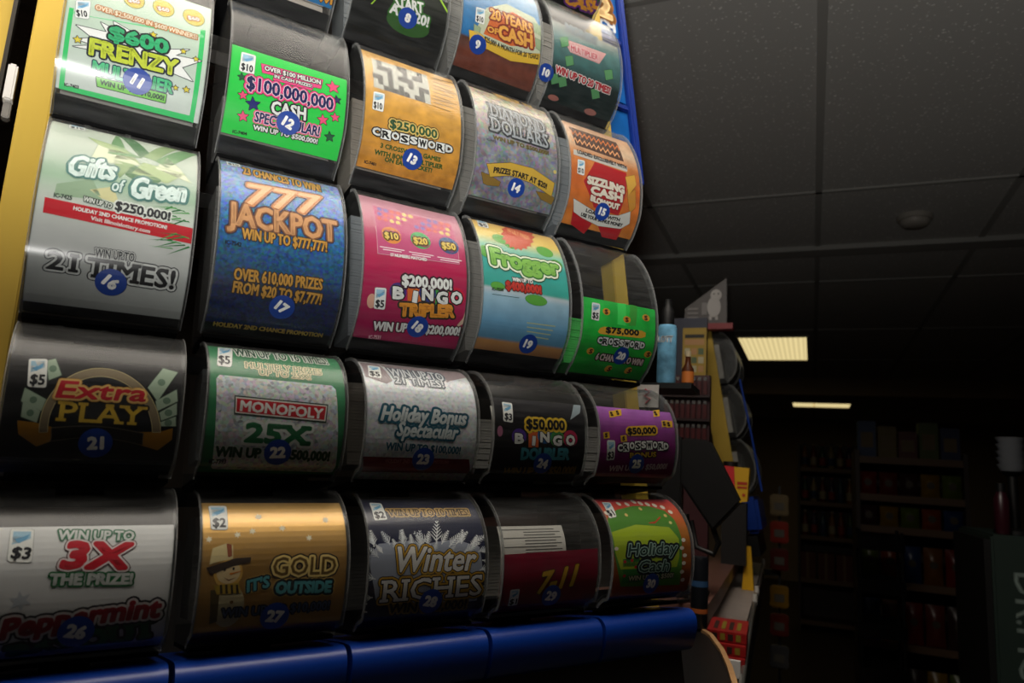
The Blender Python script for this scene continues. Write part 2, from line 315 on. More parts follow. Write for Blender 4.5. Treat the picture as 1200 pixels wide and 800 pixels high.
TICKETS = {
5: dict(q=[(-0.0039, 0.0369), (0.1054, 0.0537), (0.1101, 0.0105), (0.0691, 0.0128)], lo=0.0117, hi=0.0453, stops=[(0, '1e5a1e'), (1, '2a7a2a')], noise=0.2, ns=200, glit=0, gs=900, metal=0, rough=0.45, label='green ticket with yellow lettering', items=[
('t','title_lettering','CASH',.0547,.0071,.108,.0111,.0127,[('6a2a7a',.3),('f0a030',.12)],0,0,0,6),
]),
7: dict(q=[(0.0163, 0.0432), (0.1107, 0.0575), (0.1127, 0.0228), (0.0845, 0.0218)], lo=0.0223, hi=0.0504, stops=[(0, '1d6fa8'), (1, '2a80b8')], noise=0, ns=200, glit=0, gs=900, metal=0, rough=0.45, label='blue ticket with orange lettering', items=[
('t','title_lettering','WIN',.0885,.0254,.1111,.0274,.0047,[('5a3010',.25),('f0a838',.1)],0,0,0,6),
]),
8: dict(q=[(-0.0, 0.0638), (0.1131, 0.0803), (0.1087, 0.0118), (0.0112, 0.0087)], lo=0.0102, hi=0.0721, stops=[(0, '101210'), (0.55, '0c0e0c'), (1, '1c2418')], noise=0.2, ns=40, glit=0, gs=900, metal=0, rough=0.45, label='black "START AT" ticket with green streaks', items=[
('e','paper',.062,.0344,.0239,.0113,0,'2c5a20',1,None,0),
('t','prize_lettering','START',.0447,.046,.0758,.0504,.0105,[('2c6a20',.3),('f2f2ee',.08)],0,0,0,6),
('t','prize_lettering','AT $20!',.0402,.0391,.0831,.0386,.0097,[('2c6a20',.3),('f2f2ee',.08)],0,0,0,6),
('p','paper',[(.0197,.04),(.0236,.0465),(.0247,.0461),(.0209,.04)],'a8d838',3,None),
('p','paper',[(.093,.072),(.0947,.0732),(.1041,.0623),(.1028,.0607)],'a8d838',3,None),
]),
9: dict(q=[(0.0161, 0.118), (0.1274, 0.1633), (0.1165, 0.0113), (0.0176, 0.0119)], lo=0.0116, hi=0.1406, stops=[(0, '6a3426'), (0.15, '7a4030'), (0.25, '5a3a30'), (0.27, '1f74b4'), (0.6, '3f86bc'), (1, '86a8c0')], noise=0.25, ns=120, glit=0, gs=900, metal=0, rough=0.45, label='blue "20 YEARS OF CASH" ticket', items=[
('p','paper',[(.0163,.0494),(.0304,.086),(.0579,.1045),(.0957,.101),(.1081,.0779),(.1055,.0521),(.0653,.0414),(.0303,.0476)],'c8cdb0',2,None),
('p','paper',[(.0283,.0536),(.0355,.0752),(.0651,.0958),(.0919,.0904),(.0962,.0622),(.0634,.052),(.0398,.0531)],'d8692c',3,None),
('p','paper',[(.0921,.0934),(.1073,.0913),(.1081,.0779),(.0941,.0804)],'9fb48c',3,('50604a',.0004)),
('p','paper',[(.0955,.0731),(.1104,.071),(.1092,.057),(.0971,.0613)],'9fb48c',3,('50604a',.0004)),
('p','paper',[(.0158,.0606),(.0239,.0589),(.0228,.0506),(.0162,.0516)],'9fb48c',3,('50604a',.0004)),
('t','title_lettering','20 YEARS',.0356,.0747,.0913,.0762,.013,[('8a2c14',.28),('f4b04a',.08)],0,.001,0,6),
('t','title_lettering','OF',.0329,.058,.0461,.059,.0062,[('8a2c14',.3),('f4b04a',.09)],0,0,0,6),
('t','title_lettering','CASH',.0478,.0559,.0917,.0594,.0147,[('8a2c14',.24),('f4b04a',.08)],0,0,0,6),
('p','prize_lettering',[(.0103,.0517),(.0208,.0532),(.0405,.0477),(.067,.0459),(.1064,.0568),(.1042,.0436),(.0668,.0363),(.0373,.039),(.013,.0407)],'f0c23c',3,('8a5a10',.0004)),
('t','prize_lettering','$25,000 A MONTH FOR 20 YEARS!',.03,.0464,.1017,.049,.0054,[('2a2418',.08)],0,-.0028,0,6),
('p','price_badge',[(.0279,.0652),(.0276,.0645),(.027,.064),(.0262,.0638),(.0183,.0637),(.0175,.0639),(.0169,.0643),(.0167,.065),(.0172,.0803),(.0174,.081),(.018,.0815),(.0188,.0818),(.027,.0829),(.0278,.0828),(.0284,.0824),(.0285,.0817)],'f2f2ee',4,('8a8f92',.00025)),
('p','price_badge',[(.0185,.0803),(.0272,.0814),(.027,.0772),(.0226,.0745),(.0183,.0727)],'a9cfe6',5,None),
('p','price_badge',[(.0193,.0757),(.0222,.0771),(.0268,.0798),(.0249,.0762),(.0215,.0737)],'6fa9cf',6,None),
('t','price_badge','$10',.0181,.0655,.0265,.0657,.006,[('2a2a30',.07)],0,0,0,7),
]),
10: dict(q=[(0.0061, 0.1125), (0.0833, 0.1103), (0.1004, 0.0093), (0.0111, 0.0108)], lo=0.01, hi=0.1114, stops=[(0, '1c2a28'), (0.35, '1d2c2c'), (0.5, '3a6666'), (0.8, '4f7d7c'), (1, '8d8f88')], noise=0.3, ns=110, glit=0, gs=900, metal=0, rough=0.45, label='dark teal "WIN UP TO 20 TIMES" ticket', items=[
('p','title_lettering',[(.0143,.0882),(.0815,.0918),(.0694,.0731),(.0255,.0729)],'d8a0a0',2,None),
('t','title_lettering','MONEY',.0218,.1019,.0702,.1002,.0134,[('33404a',.16),('6f8a94',.0)],.1,0,0,6),
('t','title_lettering','MULTIPLIER',.0261,.0749,.0678,.0766,.008,[('f0d8d8',.2),('c84858',.06)],.1,0,0,6),
('t','prize_lettering','WIN UP TO 20 TIMES!',.0071,.0422,.0889,.0408,.0078,[('e8e0dc',.26),('c02434',.1)],0,0,0,6),
('p','paper',[(.018,.0649),(.0289,.0697),(.0314,.0589),(.0213,.0536)],'5a9a62',3,('203a2a',.0005)),
('p','paper',[(.0122,.0378),(.022,.0417),(.0269,.0325),(.0181,.028)],'5a9a62',3,('203a2a',.0005)),
('p','paper',[(.0611,.0384),(.0715,.0424),(.0767,.0329),(.0674,.0282)],'5a9a62',3,('203a2a',.0005)),
('p','paper',[(.0773,.0672),(.0892,.0722),(.0916,.0609),(.0808,.0554)],'5a9a62',3,('203a2a',.0005)),
('p','paper',[(.0107,.0873),(.0224,.0933),(.0232,.0806),(.0126,.0745)],'5a9a62',3,('203a2a',.0005)),
('p','paper',[(.0008,.0378),(.0104,.0416),(.0152,.0325),(.0066,.028)],'5a9a62',3,('203a2a',.0005)),
('e','paper',.0148,.0146,.0075,.0034,0,'a86a60',3,None,0),
('e','paper',.071,.0134,.009,.0039,0,'a86a60',3,None,0),
]),
11: dict(q=[(-0.001, 0.1198), (0.0996, 0.1482), (0.0984, 0.0208), (0.0039, 0.0206)], lo=0.0207, hi=0.134, stops=[(0, 'c9cfc8'), (0.5, 'c4d6c4'), (1, 'cfe6cf')], noise=0.08, ns=60, glit=0, gs=900, metal=0, rough=0.45, label='"$600 FRENZY" pale mint ticket with green border', items=[
('p','paper',[(.0034,.0204),(.0987,.0206),(.0984,.0255),(.0035,.0241)],'35c46a',1,None),
('p','paper',[(.0031,.0846),(.0061,.085),(.0066,.0211),(.0033,.0212)],'35c46a',1,None),
('p','paper',[(.0956,.1031),(.0995,.1039),(.0992,.0202),(.0955,.0208)],'35c46a',1,None),
('p','paper',[(.0064,.0826),(.0187,.0827),(.0981,.0981),(.0983,.0952),(.0066,.0802)],'7fd89a',1,None),
('e','paper',.0448,.1121,.0074,.0088,0,'d8c45a',3,('6a6a30',.0005),0),
('t','paper','$60',.0412,.1081,.049,.1096,.0039,[('c07820',.3),('f2f2ee',.06)],0,0,0,5),
('e','paper',.0665,.1137,.0078,.0091,0,'d8c45a',3,('6a6a30',.0005),0),
('t','paper','$60',.0626,.1095,.0709,.111,.004,[('c07820',.3),('f2f2ee',.06)],0,0,0,5),
('e','paper',.0896,.1144,.0082,.0094,0,'d8c45a',3,('6a6a30',.0005),0),
('t','paper','$60',.0855,.11,.0941,.1116,.0041,[('c07820',.3),('f2f2ee',.06)],0,0,0,5),
('t','prize_lettering','OVER $2,500,000 IN $600 WINNERS!',.0201,.09,.0935,.0913,.0045,[('c8722a',.3),('f8ecd0',.06)],0,0,0,6),
('p','paper',[(.0091,.0716),(.0207,.0651),(.0102,.0606),(.022,.0595),(.0091,.0543),(.0243,.0558),(.0802,.0552),(.094,.0533),(.0849,.0623),(.0987,.0728),(.0791,.0709),(.0887,.0798),(.0739,.0743),(.0685,.0804),(.0445,.0805),(.0331,.0844),(.0345,.0774),(.0246,.0801),(.0296,.0731)],'f2f2ee',2,('2a2c38',.0006)),
('t','title_lettering','$600',.0319,.0684,.073,.0703,.0108,[('1c2a28',.24),('35b878',.1)],0,0,0,6),
('t','title_lettering','FRENZY',.0204,.0519,.0817,.0544,.0122,[('1c2430',.2),('c9d63c',.09)],0,0,0,6),
('t','title_lettering','MULTIPLIER',.0238,.0386,.0801,.0392,.0089,[('2a4a58',.2),('52c98a',.08)],0,0,0,4),
('p','prize_lettering',[(.0266,.0363),(.0763,.0373),(.0763,.0303),(.0282,.0295)],'78c850',3,('24402c',.0006)),
('t','prize_lettering','WIN UP TO $10,000!',.0297,.0315,.075,.032,.0037,[('20402a',.08)],0,0,0,5),
('t','paper','IC-7403',.0068,.0233,.0161,.0239,.0024,[('15151a',.1)],0,0,0,4),
('p','paper',[(.0108,.0632),(.0104,.0612),(.0085,.0606),(.0102,.0596),(.0102,.0576),(.0117,.059),(.0136,.0583),(.0127,.0601),(.014,.0618),(.012,.0615)],'e0cc40',3,('2a2a28',.0005)),
('p','paper',[(.0839,.0787),(.0836,.0771),(.0821,.0767),(.0835,.0759),(.0834,.0742),(.0846,.0754),(.0861,.0748),(.0855,.0763),(.0865,.0776),(.0848,.0774)],'e0cc40',3,('2a2a28',.0005)),
('p','paper',[(.0897,.0478),(.0893,.046),(.0875,.0455),(.0891,.0446),(.0891,.0428),(.0904,.044),(.0922,.0434),(.0914,.0451),(.0925,.0465),(.0907,.0463)],'e0cc40',3,('2a2a28',.0005)),
('p','paper',[(.0609,.0859),(.0606,.084),(.0587,.0835),(.0604,.0826),(.0603,.0807),(.0617,.082),(.0636,.0813),(.0627,.0831),(.0639,.0846),(.062,.0843)],'e0cc40',3,('2a2a28',.0005)),
('p','paper',[(.0939,.0752),(.0936,.0736),(.0921,.0732),(.0935,.0724),(.0934,.0708),(.0946,.0719),(.0961,.0713),(.0954,.0728),(.0964,.074),(.0948,.0739)],'e0cc40',3,('2a2a28',.0005)),
('p','paper',[(.0818,.0463),(.0815,.0449),(.0801,.0445),(.0814,.0438),(.0813,.0424),(.0824,.0434),(.0837,.0429),(.0831,.0442),(.084,.0453),(.0826,.0451)],'e0cc40',3,('2a2a28',.0005)),
('p','price_badge',[(.0166,.0806),(.0164,.0799),(.016,.0794),(.0154,.0791),(.0089,.0777),(.0083,.0777),(.0078,.078),(.0076,.0785),(.0067,.0918),(.0068,.0924),(.0073,.093),(.0079,.0934),(.0149,.0957),(.0155,.0958),(.016,.0956),(.0162,.095)],'f2f2ee',4,('8a8f92',.00025)),
('p','price_badge',[(.0078,.092),(.0151,.0945),(.0152,.0908),(.0117,.0878),(.0083,.0855)],'a9cfe6',5,None),
('p','price_badge',[(.0088,.0882),(.0111,.0899),(.0148,.093),(.0135,.0896),(.0108,.0869)],'6fa9cf',6,None),
('t','price_badge','$10',.0087,.0792,.0155,.0808,.0052,[('2a2a30',.07)],0,0,0,7),
]),
12: dict(q=[(0.0055, 0.0967), (0.1009, 0.1003), (0.102, 0.0198), (0.0064, 0.0179)], lo=0.0188, hi=0.0985, stops=[(0, '22c846'), (1, '2ad24e')], noise=0, ns=200, glit=0, gs=900, metal=0, rough=0.45, label='bright green "$100,000,000 CASH SPECTACULAR" ticket', items=[
('p','prize_lettering',[(.0258,.0875),(.0804,.0904),(.079,.0806),(.0724,.0799),(.0709,.076),(.0368,.075),(.0373,.0794),(.0274,.0788)],'f04a8a',3,('5a1430',.0004)),
('t','prize_lettering','OVER $100 MILLION',.0292,.0819,.0784,.0845,.0043,[('15151a',.25),('f2f2ee',.06)],0,0,0,6),
('t','prize_lettering','IN CASH PRIZES!',.0378,.0775,.0707,.0788,.0029,[('15151a',.25),('f2f2ee',.06)],0,0,0,6),
('t','title_lettering','$100,000,000',.016,.0606,.0912,.063,.0113,[('24141c',.36),('f04a8a',.3),('f4d8e4',.13),('1a1c5a',.07)],0,0,0,5),
('t','title_lettering','CASH',.0386,.045,.068,.0472,.0107,[('15151a',.2),('f2f2ee',.06)],0,0,0,7),
('t','title_lettering','SPECTACULAR!',.026,.0348,.0819,.0366,.0082,[('f04a8a',.3),('f4d8e4',.14),('1a1c5a',.06)],0,0,0,6),
('t','prize_lettering','WIN UP TO $500,000!',.0262,.0279,.0818,.0298,.0039,[('15151a',.28),('f2f2ee',.07)],0,0,0,6),
('p','paper',[(.0887,.0926),(.0878,.088),(.0833,.0868),(.0874,.0845),(.0872,.0799),(.0906,.083),(.095,.0814),(.093,.0857),(.0959,.0893),(.0913,.0888)],'f0507e',3,('14241a',.0005)),
('p','paper',[(.013,.0578),(.0124,.055),(.0096,.0542),(.0121,.0528),(.012,.0499),(.0142,.0518),(.0169,.0508),(.0157,.0535),(.0175,.0558),(.0146,.0554)],'f0507e',3,('14241a',.0005)),
('p','paper',[(.0153,.041),(.0147,.0378),(.0115,.0368),(.0144,.0352),(.0143,.0319),(.0167,.0342),(.0199,.033),(.0185,.0361),(.0205,.0387),(.0172,.0383)],'f0507e',3,('14241a',.0005)),
('p','paper',[(.0824,.057),(.0817,.0534),(.0782,.0524),(.0813,.0506),(.0812,.047),(.0839,.0495),(.0873,.0482),(.0858,.0515),(.088,.0544),(.0844,.054)],'f0507e',3,('14241a',.0005)),
('p','paper',[(.0932,.0616),(.0926,.0586),(.0896,.0577),(.0923,.0562),(.0922,.0531),(.0945,.0552),(.0974,.0542),(.0961,.057),(.098,.0594),(.0949,.059)],'f0507e',3,('14241a',.0005)),
('p','paper',[(.0932,.0783),(.0927,.0754),(.0898,.0746),(.0924,.0731),(.0923,.0702),(.0945,.0722),(.0973,.0712),(.096,.0739),(.0978,.0762),(.0949,.0759)],'282c58',3,('14241a',.0005)),
('p','paper',[(.0216,.0546),(.0207,.0504),(.0166,.0492),(.0204,.0471),(.0202,.0428),(.0234,.0458),(.0274,.0443),(.0256,.0482),(.0282,.0516),(.024,.051)],'1c2470',3,('14241a',.0005)),
('p','paper',[(.0907,.0432),(.0901,.04),(.087,.0391),(.0898,.0376),(.0897,.0344),(.092,.0365),(.095,.0355),(.0937,.0384),(.0957,.0409),(.0925,.0405)],'1c5a38',3,('14241a',.0005)),
('p','paper',[(.0106,.0727),(.0101,.0703),(.0078,.0696),(.0099,.0684),(.0098,.066),(.0116,.0676),(.0139,.0668),(.0129,.069),(.0144,.0709),(.012,.0706)],'1c5a38',3,('14241a',.0005)),
('t','paper','IC-7404',.0105,.0205,.022,.0214,.0025,[('15151a',.1)],0,0,0,4),
('p','price_badge',[(.0207,.0756),(.0205,.0749),(.0198,.0744),(.019,.0742),(.0102,.0741),(.0094,.0743),(.0087,.0748),(.0085,.0754),(.0091,.0919),(.0093,.0925),(.0099,.0931),(.0108,.0933),(.0193,.0937),(.0202,.0936),(.0208,.0931),(.021,.0924)],'f2f2ee',4,('8a8f92',.00025)),
('p','price_badge',[(.0105,.0917),(.0195,.0922),(.0195,.0879),(.0149,.0854),(.0102,.0837)],'a9cfe6',5,None),
('p','price_badge',[(.0113,.0868),(.0143,.0881),(.0192,.0906),(.0173,.087),(.0136,.0846)],'6fa9cf',6,None),
('t','price_badge','$10',.01,.076,.0193,.0761,.0062,[('2a2a30',.07)],0,0,0,7),
]),
13: dict(q=[(0.0056, 0.1474), (0.1194, 0.1679), (0.1026, 0.0198), (0.0057, 0.0188)], lo=0.0193, hi=0.1577, stops=[(0, 'c8842a'), (0.5, 'dda23e'), (1, 'd9a552')], noise=0.35, ns=90, glit=0, gs=900, metal=0, rough=0.45, label='golden "$250,000 CROSSWORD" ticket', items=[
('p','paper',[(.0105,.1433),(.0708,.1464),(.0694,.1012),(.0095,.101)],'bdbbb0',2,None),
('p','paper',[(.0157,.1436),(.021,.1439),(.0202,.1347),(.0149,.1345)],'5c5a56',3,None),
('p','paper',[(.0372,.1447),(.0482,.1453),(.0472,.1357),(.0363,.1353)],'5c5a56',3,None),
('p','paper',[(.0594,.1458),(.0651,.1461),(.064,.1363),(.0583,.1361)],'5c5a56',3,None),
('p','paper',[(.0149,.1345),(.0309,.1351),(.0304,.127),(.0145,.1266)],'5c5a56',3,None),
('p','paper',[(.0417,.1355),(.0472,.1357),(.0467,.1275),(.0412,.1273)],'5c5a56',3,None),
('p','paper',[(.0527,.1359),(.064,.1363),(.0634,.1279),(.0522,.1276)],'5c5a56',3,None),
('p','paper',[(.025,.1269),(.0304,.127),(.0302,.1197),(.0248,.1196)],'5c5a56',3,None),
('p','paper',[(.0358,.1272),(.0522,.1276),(.052,.1202),(.0356,.1198)],'5c5a56',3,None),
('p','paper',[(.0091,.1193),(.0195,.1195),(.0195,.1129),(.0091,.1128)],'5c5a56',3,None),
('p','paper',[(.0248,.1196),(.0302,.1197),(.0302,.1131),(.0248,.113)],'5c5a56',3,None),
('p','paper',[(.0464,.1201),(.052,.1202),(.052,.1134),(.0464,.1133)],'5c5a56',3,None),
('p','paper',[(.0575,.1203),(.0688,.1205),(.0688,.1136),(.0575,.1135)],'5c5a56',3,None),
('p','paper',[(.0143,.1129),(.0195,.1129),(.0197,.1068),(.0144,.1068)],'5c5a56',3,None),
('p','paper',[(.0248,.113),(.0302,.1131),(.0304,.1069),(.025,.1069)],'5c5a56',3,None),
('p','paper',[(.0356,.1132),(.041,.1132),(.0412,.107),(.0357,.107)],'5c5a56',3,None),
('p','paper',[(.0575,.1135),(.0631,.1135),(.0634,.1072),(.0577,.1071)],'5c5a56',3,None),
('p','paper',[(.0197,.1068),(.0467,.1071),(.047,.1011),(.02,.101)],'5c5a56',3,None),
('p','paper',[(.0522,.1071),(.0634,.1072),(.0637,.1012),(.0525,.1012)],'5c5a56',3,None),
('p','paper',[(.0782,.146),(.1078,.1511),(.1073,.1491),(.0778,.1442)],'6a4a20',3,None),
('p','paper',[(.0766,.1385),(.101,.14),(.1007,.1385),(.0763,.137)],'6a4a20',3,None),
('p','paper',[(.0754,.1319),(.0952,.1311),(.095,.1298),(.0752,.1306)],'6a4a20',3,None),
('p','paper',[(.0744,.126),(.1027,.1291),(.1025,.1278),(.0742,.1248)],'6a4a20',3,None),
('p','paper',[(.0736,.1205),(.0975,.1214),(.0973,.1202),(.0735,.1194)],'6a4a20',3,None),
('p','paper',[(.073,.1153),(.0926,.1145),(.0925,.1134),(.0729,.1143)],'6a4a20',3,None),
('p','paper',[(.0725,.1105),(.1002,.1127),(.1001,.1117),(.0724,.1095)],'6a4a20',3,None),
('p','paper',[(.0721,.1059),(.0956,.1065),(.0955,.1055),(.0721,.105)],'6a4a20',3,None),
('p','paper',[(.0718,.1015),(.0913,.1006),(.0912,.0996),(.0718,.1006)],'6a4a20',3,None),
('t','title_lettering','$250,000',.0272,.0625,.0764,.0653,.0083,[('3a2a10',.34),('e8c870',.22),('2f5a34',.06)],0,0,1,6),
('t','title_lettering','C',.0109,.0517,.0178,.052,.0064,[('18181c',.3),('f0f0ec',.1)],0,0,0,7),
('p','title_lettering',[(.0189,.0498),(.0289,.0502),(.0289,.0598),(.0189,.0594)],'f0f0ec',6,('18181c',.0007)),
('t','title_lettering','R',.0205,.0513,.0273,.0516,.0064,[('18181c',.09)],0,0,0,7),
('t','title_lettering','O',.03,.0525,.0369,.0528,.0064,[('18181c',.3),('f0f0ec',.1)],0,0,0,7),
('p','title_lettering',[(.038,.0506),(.0479,.051),(.0479,.0606),(.038,.0602)],'f0f0ec',6,('18181c',.0007)),
('t','title_lettering','S',.0395,.0521,.0464,.0524,.0064,[('18181c',.09)],0,0,0,7),
('t','title_lettering','S',.0491,.0533,.0559,.0536,.0064,[('18181c',.3),('f0f0ec',.1)],0,0,0,7),
('p','title_lettering',[(.0571,.0514),(.067,.0518),(.067,.0614),(.0571,.061)],'f0f0ec',6,('18181c',.0007)),
('t','title_lettering','W',.0586,.0529,.0655,.0532,.0064,[('18181c',.09)],0,0,0,7),
('t','title_lettering','O',.0681,.0541,.075,.0544,.0064,[('18181c',.3),('f0f0ec',.1)],0,0,0,7),
('p','title_lettering',[(.0761,.0522),(.0861,.0526),(.0861,.0622),(.0761,.0618)],'f0f0ec',6,('18181c',.0007)),
('t','title_lettering','R',.0777,.0537,.0845,.054,.0064,[('18181c',.09)],0,0,0,7),
('t','title_lettering','D',.0872,.0549,.0941,.0552,.0064,[('18181c',.3),('f0f0ec',.1)],0,0,0,7),
('t','prize_lettering','3 CROSSWORD GAMES',.0202,.0416,.0828,.0433,.004,[('2a5a1c',.08)],0,0,0,6),
('t','prize_lettering','WITH BONUS MULTIPLIER',.0158,.0342,.0865,.0369,.0042,[('2a5a1c',.08)],0,0,0,6),
('t','prize_lettering','ON EACH TICKET!',.0271,.0301,.0762,.031,.004,[('2a5a1c',.08)],0,0,0,6),
('t','paper','IC-7401',.0083,.0237,.0197,.0237,.0027,[('15151a',.1)],0,0,0,4),
('p','price_badge',[(.0192,.0773),(.0189,.0766),(.0183,.0761),(.0176,.0759),(.0097,.0757),(.009,.0759),(.0084,.0764),(.0083,.0771),(.0093,.0941),(.0096,.0948),(.0102,.0954),(.011,.0956),(.0189,.0963),(.0197,.0961),(.0202,.0957),(.0204,.095)],'f2f2ee',4,('8a8f92',.00025)),
('p','price_badge',[(.0106,.094),(.0191,.0947),(.0188,.0902),(.0144,.0875),(.0101,.0857)],'a9cfe6',5,None),
('p','price_badge',[(.0112,.0889),(.014,.0903),(.0186,.093),(.0167,.0892),(.0133,.0866)],'6fa9cf',6,None),
('t','price_badge','$10',.0096,.0777,.0179,.0779,.0065,[('2a2a30',.07)],0,0,0,7),
]),
14: dict(q=[(0.0117, 0.1492), (0.1049, 0.1679), (0.1095, 0.0178), (0.0102, 0.0205)], lo=0.0192, hi=0.1585, stops=[(0, '85858e'), (0.5, '94949c'), (1, 'ae9f82')], noise=0.45, ns=75, glit=0.35, gs=320, metal=0.15, rough=0.45, label='silver "DIAMOND DOLLARS" ticket', items=[
('t','prize_lettering','WIN UP TO',.0379,.1516,.0868,.1569,.0138,[('c8a050',.14)],0,0,0,6),
('t','title_lettering','DIAMOND',.0213,.1129,.0906,.1119,.0191,[('23282e',.22),('8e959b',.02)],0,0,1,6),
('t','title_lettering','DOLLARS',.0197,.0932,.0913,.0924,.0181,[('23282e',.2),('9aa1a7',.02)],0,0,1,6),
('t','prize_lettering','WIN UP TO $500,000!',.0205,.0832,.091,.0842,.0044,[('6a5a20',.12)],0,0,0,6),
('p','prize_lettering',[(.0095,.0445),(.0193,.0437),(.0338,.0397),(.0327,.0351),(.0198,.0332),(.0147,.0341)],'8a6a24',2,('4a3a10',.0004)),
('p','prize_lettering',[(.0783,.0402),(.0955,.0408),(.1031,.038),(.1016,.0308),(.0872,.0333)],'8a6a24',2,('4a3a10',.0004)),
('p','prize_lettering',[(.0146,.0542),(.0428,.0625),(.0709,.0633),(.0998,.0541),(.0986,.0393),(.0701,.0475),(.0442,.0492),(.0204,.0422)],'d2a93a',3,('5a4410',.0005)),
('t','prize_lettering','PRIZES START AT $20!',.0235,.0472,.0904,.0452,.0056,[('2a2210',.1)],0,.0034,0,6),
('e','paper',.0995,.0666,.0021,.0022,0,'d8c070',3,None,0),
('t','paper','IC-7402',.0129,.0796,.0237,.0799,.0023,[('50505a',.1)],0,0,0,4),
]),
15: dict(q=[(0.0134, 0.1509), (0.0993, 0.151), (0.1002, 0.0125), (0.0105, 0.0158)], lo=0.0142, hi=0.151, stops=[(0, 'cf7a2c'), (0.4, 'd86a28'), (0.62, 'd08040'), (0.75, 'd8b898'), (1, 'cc9a74')], noise=0.3, ns=70, glit=0, gs=900, metal=0, rough=0.45, label='orange and red "SIZZLING CASH BLOWOUT" ticket', items=[
('p','title_lettering',[(.0101,.1405),(.0814,.1403),(.0823,.108),(.0119,.1102)],'4a2c1e',2,None),
('p','title_lettering',[(.0117,.137),(.0124,.1288),(.0184,.1368),(.019,.1286),(.0251,.1366),(.0257,.1284),(.0318,.1364),(.0324,.1282),(.0386,.1362),(.0392,.128),(.0455,.136),(.0461,.1278),(.0524,.1358),(.053,.1276),(.0594,.1356),(.0599,.1274),(.0664,.1354),(.067,.1271),(.0735,.1352),(.074,.1269),(.0807,.1349),(.0812,.1267),(.0801,.1235),(.0793,.1314),(.0729,.1237),(.0722,.1316),(.0659,.124),(.0651,.1318),(.0589,.1242),(.0581,.132),(.0519,.1244),(.0511,.1322),(.045,.1246),(.0442,.1325),(.0382,.1249),(.0374,.1327),(.0314,.1251),(.0306,.1329),(.0247,.1253),(.0238,.1331),(.018,.1255),(.0172,.1333),(.0114,.1257),(.0105,.1335)],'e07a30',3,None),
('p','title_lettering',[(.0074,.1232),(.0089,.1163),(.0139,.123),(.0154,.1161),(.0206,.1227),(.0221,.1159),(.0273,.1225),(.0287,.1156),(.034,.1223),(.0355,.1154),(.0408,.1221),(.0423,.1152),(.0476,.1219),(.0491,.115),(.0545,.1216),(.056,.1147),(.0615,.1214),(.063,.1145),(.0685,.1212),(.07,.1143),(.0756,.1209),(.0771,.114),(.0764,.1113),(.0747,.118),(.0693,.1115),(.0676,.1182),(.0623,.1118),(.0606,.1185),(.0553,.112),(.0536,.1187),(.0484,.1123),(.0468,.1189),(.0416,.1125),(.0399,.1192),(.0348,.1127),(.0331,.1194),(.0281,.113),(.0264,.1196),(.0214,.1132),(.0198,.1198),(.0148,.1134),(.0131,.1201),(.0082,.1137),(.0066,.1203)],'f0a870',3,None),
('p','prize_lettering',[(.0071,.1029),(.0861,.1013),(.0849,.0944),(.006,.0954)],'c9c4bc',3,None),
('t','prize_lettering','LOADED EXCLUSIVELY WITH',.0122,.0989,.0846,.0979,.0049,[('2a2a2e',.1)],0,0,0,6),
('p','paper',[(.0363,.0943),(.083,.0925),(.0816,.0687),(.074,.038),(.0375,.0397),(.0191,.0659)],'b3141e',2,None),
('p','paper',[(.0097,.0371),(.0419,.0215),(.0378,.0072),(.0144,.0154)],'b3141e',2,None),
('p','paper',[(.051,.0209),(.0853,.0257),(.0848,.0095),(.0637,.0089)],'b3141e',2,None),
('p','paper',[(.0807,.0864),(.0957,.0932),(.0974,.0802),(.0849,.0645)],'dca840',3,('6a3a10',.0004)),
('p','paper',[(.0833,.0642),(.0956,.0746),(.0969,.0526),(.0891,.0437)],'c88a30',3,('6a3a10',.0004)),
('t','title_lettering','SIZZLING',.025,.0649,.078,.0649,.008,[('8a1418',.3),('f4ead8',.14)],0,.001,0,6),
('t','title_lettering','CASH',.0305,.0544,.0758,.0547,.0082,[('8a1418',.26),('f4ead8',.14)],0,0,0,6),
('t','title_lettering','BLOWOUT',.031,.0466,.0725,.0449,.0057,[('8a1418',.3),('f4ead8',.14)],0,-.001,0,6),
('p','prize_lettering',[(.0077,.0435),(.0199,.0405),(.0454,.0343),(.074,.038),(.09,.0462),(.0933,.0324),(.083,.024),(.051,.0209),(.0257,.0253),(.0126,.0295)],'d8d4cc',4,('6a4a30',.0004)),
('t','prize_lettering','LOADS     WITH',.0283,.033,.0779,.0321,.0036,[('15151a',.1)],0,-.001,0,6),
('t','prize_lettering','USE YOUR BONUS MONEY',.0235,.0272,.0842,.0267,.0037,[('15151a',.1)],0,-.001,0,6),
('p','price_badge',[(.0196,.0737),(.0194,.0731),(.0188,.0726),(.0181,.0724),(.0112,.0726),(.0105,.0728),(.01,.0732),(.0099,.0739),(.0111,.0892),(.0113,.0899),(.0119,.0904),(.0126,.0906),(.0199,.0912),(.0206,.0911),(.021,.0906),(.0212,.09)],'f2f2ee',4,('8a8f92',.00025)),
('p','price_badge',[(.0123,.0892),(.0199,.0897),(.0196,.0856),(.0156,.0832),(.0117,.0816)],'a9cfe6',5,None),
('p','price_badge',[(.0127,.0845),(.0153,.0857),(.0195,.0882),(.0177,.0847),(.0145,.0824)],'6fa9cf',6,None),
('t','price_badge','$10',.0111,.0744,.0185,.0743,.0059,[('2a2a30',.07)],0,0,0,7),
]),
16: dict(q=[(0.0048, 0.1719), (0.104, 0.1719), (0.1027, 0.0081), (0.0002, 0.0094)], lo=0.0088, hi=0.1719, stops=[(0, 'b9bab6'), (0.35, 'c9cac6'), (0.48, 'cdd3c9'), (0.6, '9fbca0'), (0.75, 'b6c4b4'), (1, 'cbd2c4')], noise=0.12, ns=30, glit=0, gs=900, metal=0, rough=0.45, label='pale "Gifts of Green" ticket with bow and red banner', items=[
